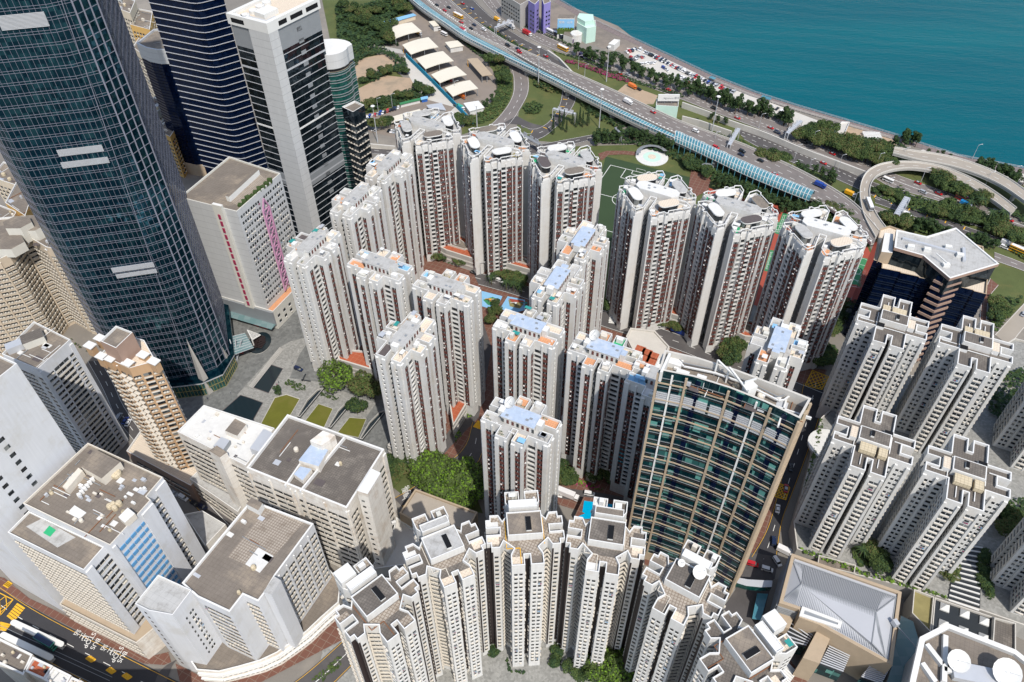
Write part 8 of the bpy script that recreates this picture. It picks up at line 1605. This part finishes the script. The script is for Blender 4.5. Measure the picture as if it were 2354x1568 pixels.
r, L, c = bld('ventilation_building', 'grey concrete utility building with a grid of dark windows at the top edge', ccw([P(*q(1, 0, x, y), 20) for x, y in ((1100, -40), (1232, 42), (1290, 10), (1160, -80))]), 20, 'concrete', 'roof_slab', {}, cat='building')
mb = MB(); wins = []; i0 = min(range(4), key=lambda i: L[i][0]); facade(mb, wins, L[i0], L[(i0+1) % 4], 4, 19, 3.2, '_.5 s3*8 _.5', 'plain'); place_windows(r, wins)
for pts, lb in ((((1288, 12), (1332, 40), (1362, 10), (1320, -30)), 'purple tiled stair tower beside the grey utility building'), (((1395, 40), (1442, 20), (1420, -20), (1380, -10)), 'grey and purple tower right of the utility building')): bld('utility_tower', lb, ccw([P(*q(1, 0, x, y), 24) for x, y in pts]), 24, 'purple_wall', 'roof_slab', {0: '_1 s1.5 s1.5', 1: '_1 s1.5'}, 3.5, 'plain', cat='building')
# mint green plant with the billboard
r, L, c = bld('waterfront_plant', 'mint green waterfront plant with rounded vault and white stair blocks', ccw([P(*q(1, 0, x, y), 12) for x, y in ((1622, 165), (1690, 205), (1755, 190), (1750, 150), (1640, 130))]), 12, 'mint', 'mint', {}, cat='building')
for pts, h_, wl in ((((1625, 120), (1680, 150), (1740, 140), (1735, 100), (1640, 92)), 16, 'mint'), (((1530, 240), (1590, 260), (1620, 225), (1540, 210)), 6, 'pale_wall')): mb = MB(); mb.prism(ccw(loc([P(*q(1, 0, x, y), h_) for x, y in pts], c)), 0, h_, wl, 'mint' if wl == 'mint' else 'roof_slab'); mb.build('wing', r)
mb = MB(); a, b = loc([P(*q(1, 0, 1700, 235), 4), P(*q(1, 0, 1690, 190), 4)], c)
for k in range(10):
    t0, t1 = math.pi*k/10, math.pi*(k+1)/10; dx, dy = 4.6, 0
    mb.face([(a[0]-5*math.cos(t0), a[1], 6*math.sin(t0)+2), (a[0]-5*math.cos(t1), a[1], 6*math.sin(t1)+2), (b[0]-5*math.cos(t1), b[1], 6*math.sin(t1)+2), (b[0]-5*math.cos(t0), b[1], 6*math.sin(t0)+2)][::-1], 'mint'); mb.face([(a[0]-5*math.cos(t0), a[1], 0), (a[0]-5*math.cos(t1), a[1], 0), (a[0]-5*math.cos(t1), a[1], 6*math.sin(t1)+2), (a[0]-5*math.cos(t0), a[1], 6*math.sin(t0)+2)], 'pink_stone')
mb.build('vault', r)
sl_ = P(*q(1, 0, 1616, 285), 0); mb = MB(); mb.lathe((0, 0, 0), [(5, 0), (5, 7), (4.6, 7.4)], 'white_wall', 18); o = mb.build('silo', None, (sl_[0], sl_[1], 0)); tag(o, 'squat round white silo beside the parked coaches', 'silo')
bb = [P(*q(1, 0, x, y), 17) for x, y in ((1490, 128), (1605, 128), (1612, 104), (1500, 100))]; c = cen(bb); L = ccw(loc(bb, c)); r = thing('billboard', 'square billboard with a picture of blue sky, hills and green trees by the sea', 'billboard', (c[0], c[1], 0)); mb = MB(); mb.prism(L, 0, 17, 'white_wall', 'roof_slab'); mb.build('support_block', r)
p0, p1 = L[0], L[1]
if p0[1] > L[2][1]: p0, p1 = L[2], L[3]
mb = MB(); e = .5
for z0, z1_, mt, o_ in ((4, 8, 'leaf_b', .02), (8, 9.6, 'blue_band', .02), (9.6, 16.5, 'sky_paint', .02)): mb.face([(p0[0], p0[1]-e, z0), (p1[0], p1[1]-e, z0), (p1[0], p1[1]-e, z1_), (p0[0], p0[1]-e, z1_)], mt)
for k in range(14): x = p0[0]+(p1[0]-p0[0])*(k+.5)/14; hh = 1+1.2*abs(math.sin(k*1.9)); mb.face([(x-.8, p0[1]+(p1[1]-p0[1])*(k+.5)/14-e-.05, 7.5), (x+.8, p0[1]+(p1[1]-p0[1])*(k+.5)/14-e-.05, 7.5), (x+.4, p0[1]+(p1[1]-p0[1])*(k+.5)/14-e-.05, 7.5+hh), (x-.4, p0[1]+(p1[1]-p0[1])*(k+.5)/14-e-.05, 7.5+hh)], 'leaf_a' if k % 2 else 'leaf_bright')
mb.build('poster', r); t_ = text('寶珠 · 山水', (0, 0), 2.4, 0, 'white_paint', 13.2, math.pi/2, name='lettering', kind=None); t_.parent = r; t_.location = ((p0[0]+p1[0])/2, (p0[1]+p1[1])/2-e-.15, 13.2); t_.rotation_euler[2] = math.atan2(p1[1]-p0[1], p1[0]-p0[0])
bq = [P(*q(1, 0, x, y), 9) for x, y in ((2168, 735), (2320, 745), (2322, 700), (2170, 690))]; r, L, c = bld('ventilation_building', 'mint green vent building with a white billboard on its roof beside the flyover', ccw(bq), 9, 'mint', 'roof_slab', {}, cat='building')
mb = MB(); a, b = loc([P(*q(1, 0, 2180, 690), 12), P(*q(1, 0, 2328, 690), 12)], c); mb.prism(ccw([a, b, (b[0], b[1]+1), (a[0], a[1]+1)]), 11, 16, 'white_paint'); mb.build('billboard_panel', r)
t_ = text('Signature 春天', (0, 0), 1.9, 0, 'steel_grey', 13, math.pi/2, name='lettering', kind=None); t_.parent = r; t_.location = ((a[0]+b[0])/2+2, (a[1]+b[1])/2-.1, 12.8); t_.rotation_euler[2] = math.atan2(b[1]-a[1], b[0]-a[0])
for k in range(4): x, y = ch(a, b, k/3); mb = MB(); mb.bar((x, y+.5, 9), (x, y+.5, 11.2), .3, .3, 'steel_grey'); mb.build('post', r)
bld('seaside_kiosk', 'small white kiosk block near the car park entrance', ccw([P(*q(1, 0, x, y), 4) for x, y in ((1840, 310), (1880, 320), (1920, 285), (1880, 278))]), 4, 'white_wall', 'white_paint', {}, cat='kiosk'); bld('ramp_building', 'pale sloping concrete ramp block among the seaside trees', ccw([P(*q(2, 0, x, y), 3) for x, y in ((1030, 935), (1110, 945), (1150, 850), (1095, 848))]), 3, 'light_concrete', 'light_concrete', {}, cat='building')
for x0, y0, x1, y1 in ((190, 530, 225, 545), (545, 665, 610, 685)):
    a, b = P(*z2_(x0, y0), 3), P(*z2_(x1, y1), 3); r = thing('shelter', 'green glass roofed shelter on the seafront promenade', 'shelter', (a[0], a[1], 0), 0, 'glass shelters on the promenade'); ROWS.append(r); mb = MB(); d = (b[0]-a[0], b[1]-a[1]); mb.bar((0, 0, 3.1), (d[0], d[1], 3.1), 3.4, .2, 'canopy_glass'); mb.build('roof', r)
    for t in (0.05, .5, .95): mb = MB(); mb.bar((d[0]*t, d[1]*t, 0), (d[0]*t, d[1]*t, 3), .2, .2, 'steel_grey'); mb.build('post', r)
mb = MB(); p_ = P(*z2_(1300, 940))
for k in range(5): mb.bar((-6, -4+k*1.6, 1+k*.2), (6, -5+k*1.6, 1+k*.2), .8, .8, 'white_paint')
tag(mb.build('pipework', None, (p_[0], p_[1], 0)), 'stack of white pipework on the seaside works site', 'pipework')
def gantry(a, b, h, label, wd=2., mat='aluminium', sign=True):
    p0, p1 = P(*a, h), P(*b, h); r = thing('sign_gantry', label, 'sign gantry', (p0[0], p0[1], 0)); d = (p1[0]-p0[0], p1[1]-p0[1]); l = math.hypot(*d); mb = MB(); nx, ny = -d[1]/l, d[0]/l
    for s in (-wd/2, wd/2):
        for z_ in (h-1, h): mb.bar((nx*s, ny*s, z_), (d[0]+nx*s, d[1]+ny*s, z_), .3, .3, mat)
    n = int(l/2)
    for k in range(n+1): t = k/n; mb.bar((d[0]*t+nx*wd/2, d[1]*t+ny*wd/2, h), (d[0]*t-nx*wd/2, d[1]*t-ny*wd/2, h), .2, .2, mat)
    mb.bar((0, 0, h+.05), (d[0], d[1], h+.05), wd*.8, .1, mat); mb.build('truss', r)
    for t in (0, 1): mb = MB(); [mb.bar((d[0]*t+nx*s, d[1]*t+ny*s, 0), (d[0]*t+nx*s, d[1]*t+ny*s, h), .4, .4, mat) for s in (-wd/2, wd/2)]; mb.build('leg', r)
    if sign:
        for t in (.25, .55, .8): mb = MB(); mb.box((d[0]*t+nx*wd*.7, d[1]*t+ny*wd*.7, h-1.5), (l*.16, .2, 3), 'aluminium', math.atan2(d[1], d[0])); mb.build('sign_panel', r)
gantry(z1(1060, 190), z1(1180, 140), 9, 'white sign gantry over the carriageways near the top'); gantry(z1(1460, 748), z1(1612, 785), 8, 'steel sign gantry over the curving slip road'); gantry(z1(1222, 912), z1(1365, 995), 7, 'blue grey gantry behind the middle tall tower', mat='steel_grey'); gantry(z2_(722, 918), z2_(818, 832), 9, 'white sign gantry over the seaward carriageway'); gantry(z2_(322, 998), z2_(388, 885), 9, 'grey sign gantry beside the curved retaining wall', mat='aluminium'); gantry(zY(510, 545), zY(345, 815), 8, 'long white gantry casting a shadow beyond the loop', 3.2); gantry(z1(1888, 880), z1(1928, 925), 7, 'small steel gantry in the park slope trees', 1.2, 'steel_grey', False)
def mast(base, h, label, arms=0, group=None, t=.5):
    p_ = P(*base); r = thing('high_mast' if h > 16 else 'street_lamp', label, 'lamp post', (p_[0], p_[1], 0), 0, group); mb = MB(); mb.lathe((0, 0, 0), [(t*.8, 0), (t*.6, h*.5), (t*.35, h)], 'aluminium', 8); mb.build('pole', r); mb = MB()
    if h > 16: mb.lathe((0, 0, h), [(1.3, -.2), (1.5, .1), (1.2, .4), (.2, .5)], 'white_paint', 10); mb.build('lamp_head', r)
    else:
        ROWS.append(r)
        for s in ((-1, 1) if arms == 2 else (1,)): mb.bar((0, 0, h), (s*2.2, .5, h+.4), .18, .18, 'aluminium'); mb.box((s*2.4, .5, h+.3), (.9, .4, .15), 'white_paint')
        mb.build('lamp_head', r)
for b_, h_, lb in ((z1(250, 985), 28, 'high lamp mast left of the tall towers'), (z1(1825, 565), 28, 'high lamp mast on the grassy verge'), (z1(1357, 585), 30, 'high lamp mast under the flyover edge'), (z1(1775, 885), 30, 'high lamp mast on the slope by the flyover'), (z1(935, 885), 18, 'high lamp mast between the first two tall towers'), (z2_(200, 918), 28, 'high lamp mast by the curved retaining wall')): mast(b_, h_, lb)
for x, y in ((1675, 540), (1632, 478), (1222, 400), (480, 1020), (785, 655), (600, 665), (255, 775), (352, 745)): mast(z1(x, y), 11, 'thin street lamp beside the highway lanes', 1, 'street lamps along the highway', .25)
for x, y in ((525, 885), (890, 1005), (1330, 1160), (1505, 1120), (735, 1220), (1070, 1170), (1395, 1330), (1640, 1260), (1910, 1350), (2080, 1290), (2260, 1250), (1995, 1100), (1170, 1430), (860, 1200), (215, 1010), (770, 1100)): mast(z2_(x, y), 11, 'thin street lamp beside the right highways', 1, 'street lamps along the right highways', .25)
for x, y in ((1600, 1420), (960, 330)): mast(q(1, 1, x, y), 9, 'street lamp on the central street', 1, 'street lamps on the central street', .2)
# tram platforms, pool, sails
for a, b, lb in ((q(0, 2, 90, 1155), q(0, 2, 422, 1308), 'long white tram platform canopy nearer the industrial blocks'), (q(0, 2, 18, 1240), q(0, 2, 350, 1400), 'long white tram platform canopy nearer the shop houses')):
    p0, p1 = P(*a, 3.2), P(*b, 3.2); r = thing('tram_platform_canopy', lb, 'tram stop', (p0[0], p0[1], 0), math.atan2(p1[1]-p0[1], p1[0]-p0[0]), 'tram platform canopies'); l = math.dist(p0, p1); mb = MB(); mb.prism([(x+l/2, y) for x, y in blob(0, 0, l+2, 2.2, 0, 7)], 3, 3.25, 'white_paint'); mb.build('roof', r); mb = MB(); mb.box((l/2, 0, 0), (l, 1.8, .3), 'concrete'); mb.build('platform', r)
    for k in range(8): mb = MB(); mb.bar((l*k/7, 0, .3), (l*k/7, 0, 3), .15, .15, 'steel_grey'); mb.build('post', r)
mb = MB()
for o_ in (-9, -7.6, -4.6, -3.2):
    p0, p1 = P(*q(0, 2, -60, 1180)), P(*q(0, 2, 760, 1560)); d = math.dist(p0, p1); nx, ny = -(p1[1]-p0[1])/d, (p1[0]-p0[0])/d; mb.bar((p0[0]+nx*(o_+4.5), p0[1]+ny*(o_+4.5), .42), (p1[0]+nx*(o_+4.5), p1[1]+ny*(o_+4.5), .42), .15, .05, 'steel_grey')
tag(mb.build('tram_track'), kind='structure')
c = P(*q(1, 2, 1705, 370), 5); r = thing('swimming_pool', 'turquoise outdoor swimming pool with an angular shape between the arc towers', 'swimming pool', (c[0], c[1], 0)); dk = ccw(loc([P(*q(1, 2, x, y), 5) for x, y in ((1640, 440), (1610, 420), (1670, 290), (1900, 320), (1930, 440), (1760, 460))], c)); mb = MB(); mb.prism(dk, 0, 5, 'beige_paving', 'brick_paving'); mb.build('deck', r); mb = MB(); pw_ = ccw(loc([P(*q(1, 2, x, y), 5.1) for x, y in ((1632, 425), (1680, 405), (1660, 395), (1672, 318), (1890, 345), (1885, 395), (1800, 410), (1740, 440), (1680, 443))], c)); mb.prism(pw_, 5, 5.12, 'pool_water'); mb.build('water', r)
r = thing('footbridge', 'curved glass roofed footbridge between the glass slab and the mall', 'footbridge', (*P(*q(2, 2, 490, 890), 8), 0)); c = r.location[:2]; up_, lw_ = [loc([P(*q(2, 2, x, y), 9) for x, y in pts], c) for pts in (((375, 845), (450, 860), (540, 865), (620, 868)), ((360, 880), (440, 905), (540, 915), (615, 912)))]; mb = MB()
for i in range(3): mb.face([(*lw_[i], 9), (*lw_[i+1], 9), (*up_[i+1], 9), (*up_[i], 9)], 'aluminium'); mb.face([(*lw_[i], 6), (*lw_[i+1], 6), (*lw_[i+1], 9), (*lw_[i], 9)], 'green_glass')
mb.build('roof', r)
mb = MB(); c = P(*q(2, 2, 530, 1040), 4); pts = ccw(loc([P(*q(2, 2, x, y), 4) for x, y in ((480, 1130), (540, 1140), (590, 960), (515, 955))], c)); mb.prism(pts, 3.7, 4, 'canopy_glass'); tag(mb.build('glass_canopy', None, (c[0], c[1], 0)), 'long green glass canopy roof beside the mall wall', 'canopy')
cq = P(*z1(2140, 1085)); r = thing('round_pavilion', 'round park pavilion with a curved grey roof above the pitch', 'pavilion', (cq[0], cq[1], 0)); mb = MB(); n = 24
ringo = [(11*math.cos(6.283*k/n), 11*math.sin(6.283*k/n)) for k in range(n+1)]; ringi = [(8*math.cos(6.283*k/n), 8*math.sin(6.283*k/n)) for k in range(n+1)]
for k in range(1, 12): mb.face([(*ringi[k], 3.4), (*ringo[k], 3), (*ringo[k+1], 3), (*ringi[k+1], 3.4)], 'steel_grey')
mb.build('roof', r); mb = MB(); mb.prism(ringo[:n], 0, .3, 'pale_tile'); mb.prism([(x*.55, y*.55) for x, y in ringo[:n]], .3, .36, 'mint'); mb.prism([(x*.25, y*.25) for x, y in ringo[:n]], .36, .5, 'cream_tile'); mb.build('floor', r)
for k in range(2, 13, 2): mb = MB(); mb.bar((*ringo[k], 0), (*ringo[k], 3), .25, .25, 'white_paint'); mb.build('post', r)
cq = P(*z2_(165, 1180)); r = thing('round_gazebo', 'small round gazebo with a green roof below the turquoise canopy', 'gazebo', (cq[0], cq[1], 0)); mb = MB(); mb.lathe((0, 0, 3), [(4.4, 0), (4.2, .6), (2.6, 1.2), (.3, 1.4)], 'steel_grey', 16); mb.build('roof', r)
for k in range(8): a = k*.785; mb = MB(); mb.bar((3.8*math.cos(a), 3.8*math.sin(a), 0), (3.8*math.cos(a), 3.8*math.sin(a), 3), .3, .3, 'pink_stone'); mb.build('post', r)
area('park_path', Z(2, 0, (60, 1170), (120, 1190), (200, 1210), (180, 1310), (90, 1360), (40, 1300)), 'brick_paving'); area('park_path', Z(1, 0, (1770, 1060), (1830, 1040), (1950, 1040), (2060, 1050), (2050, 1075), (1940, 1065), (1840, 1070), (1790, 1110)), 'brick_paving')
# writing on the white pier
# benches, people
for x, y, an in ((850, 640, 1.4), (880, 690, -.2)): p_ = P(574.5+x*.14655, 775.5+y*.14655); mb = MB(); mb.box((0, 0, .35), (5, .7, .15), 'dark_stone', an); mb.box((0, 0, 0), (4, .4, .35), 'concrete', an); tag(mb.build('bench', None, (p_[0], p_[1], .2)), ('short dark bench on the plaza' if y == 640 else 'long dark bench on the plaza'), 'bench')
def person_mesh(top):
    me = bpy.data.meshes.new('person'); v = [(0, 0, .95), (0, 0, 1.2), (0, 0, 1.42), (0, 0, 1.5), (0, .01, 1.62), (0, .01, 1.74), (.10, 0, .9), (.11, .05, .5), (.11, .12, .08), (.11, .2, .04), (-.10, 0, .9), (-.11, -.06, .5), (-.11, -.18, .08), (-.11, -.06, .04), (.19, 0, 1.40), (.25, -.03, 1.12), (.26, .06, .88), (-.19, 0, 1.40), (-.25, .03, 1.12), (-.26, .12, .88)]
    e = [(0, 1), (1, 2), (2, 3), (3, 4), (4, 5), (0, 6), (6, 7), (7, 8), (8, 9), (0, 10), (10, 11), (11, 12), (12, 13), (2, 14), (14, 15), (15, 16), (2, 17), (17, 18), (18, 19)]; me.from_pydata(v, e, []); me.materials.append(MATS[top]); return me
RAD = [.15, .14, .16, .06, .11, .09, .09, .065, .045, .04, .09, .065, .045, .04, .06, .045, .035, .06, .045, .035]
def person(x, y, top, lb):
    o = bpy.data.objects.new('person', person_mesh(top)); C.objects.link(o); o.location = (x, y, .35); o.modifiers.new('skin', 'SKIN'); o.modifiers.new('sub', 'SUBSURF').render_levels = 1
    for i, s_ in enumerate(o.data.skin_vertices[0].data): s_.radius = (RAD[i], RAD[i]*.85); s_.use_root = i == 0
    tag(o, lb, 'person')
PM = ('car_navy', 'leaf_red', 'white_paint', 'steel_grey')
pn_ = [((430, 770), 1, 'person in pink walking beside the upper pond'), ((910, 1115), 0, 'person in blue walking between the lawns'), ((65, 1325), 0, 'person in dark blue below the lower pond'), ((670, 430), 3, 'person in grey on the plaza ramp'), ((770, 240), 2, 'person in white on the plaza ramp'), ((1735, 555), 0, 'person in dark clothes under the red podium edge'), ((2170, 1235), 3, 'person in grey at the dark wedge by the tower')]
for (x, y), mi_, lb in pn_:
    person(*P(574.5+x*.14655, 775.5+y*.14655), PM[mi_], lb)
for x, y, mi_, lb in ((1925, 1080, 0, 'person in dark clothes on the lower plaza steps'), (1592, 1150, 3, 'person in grey crossing the plaza below the teal tower'), (1435, 1190, 0, 'person in dark clothes by the round dark paving')):
    person(*P(*q(0, 1, x, y)), PM[mi_], lb)

number(ROWS)
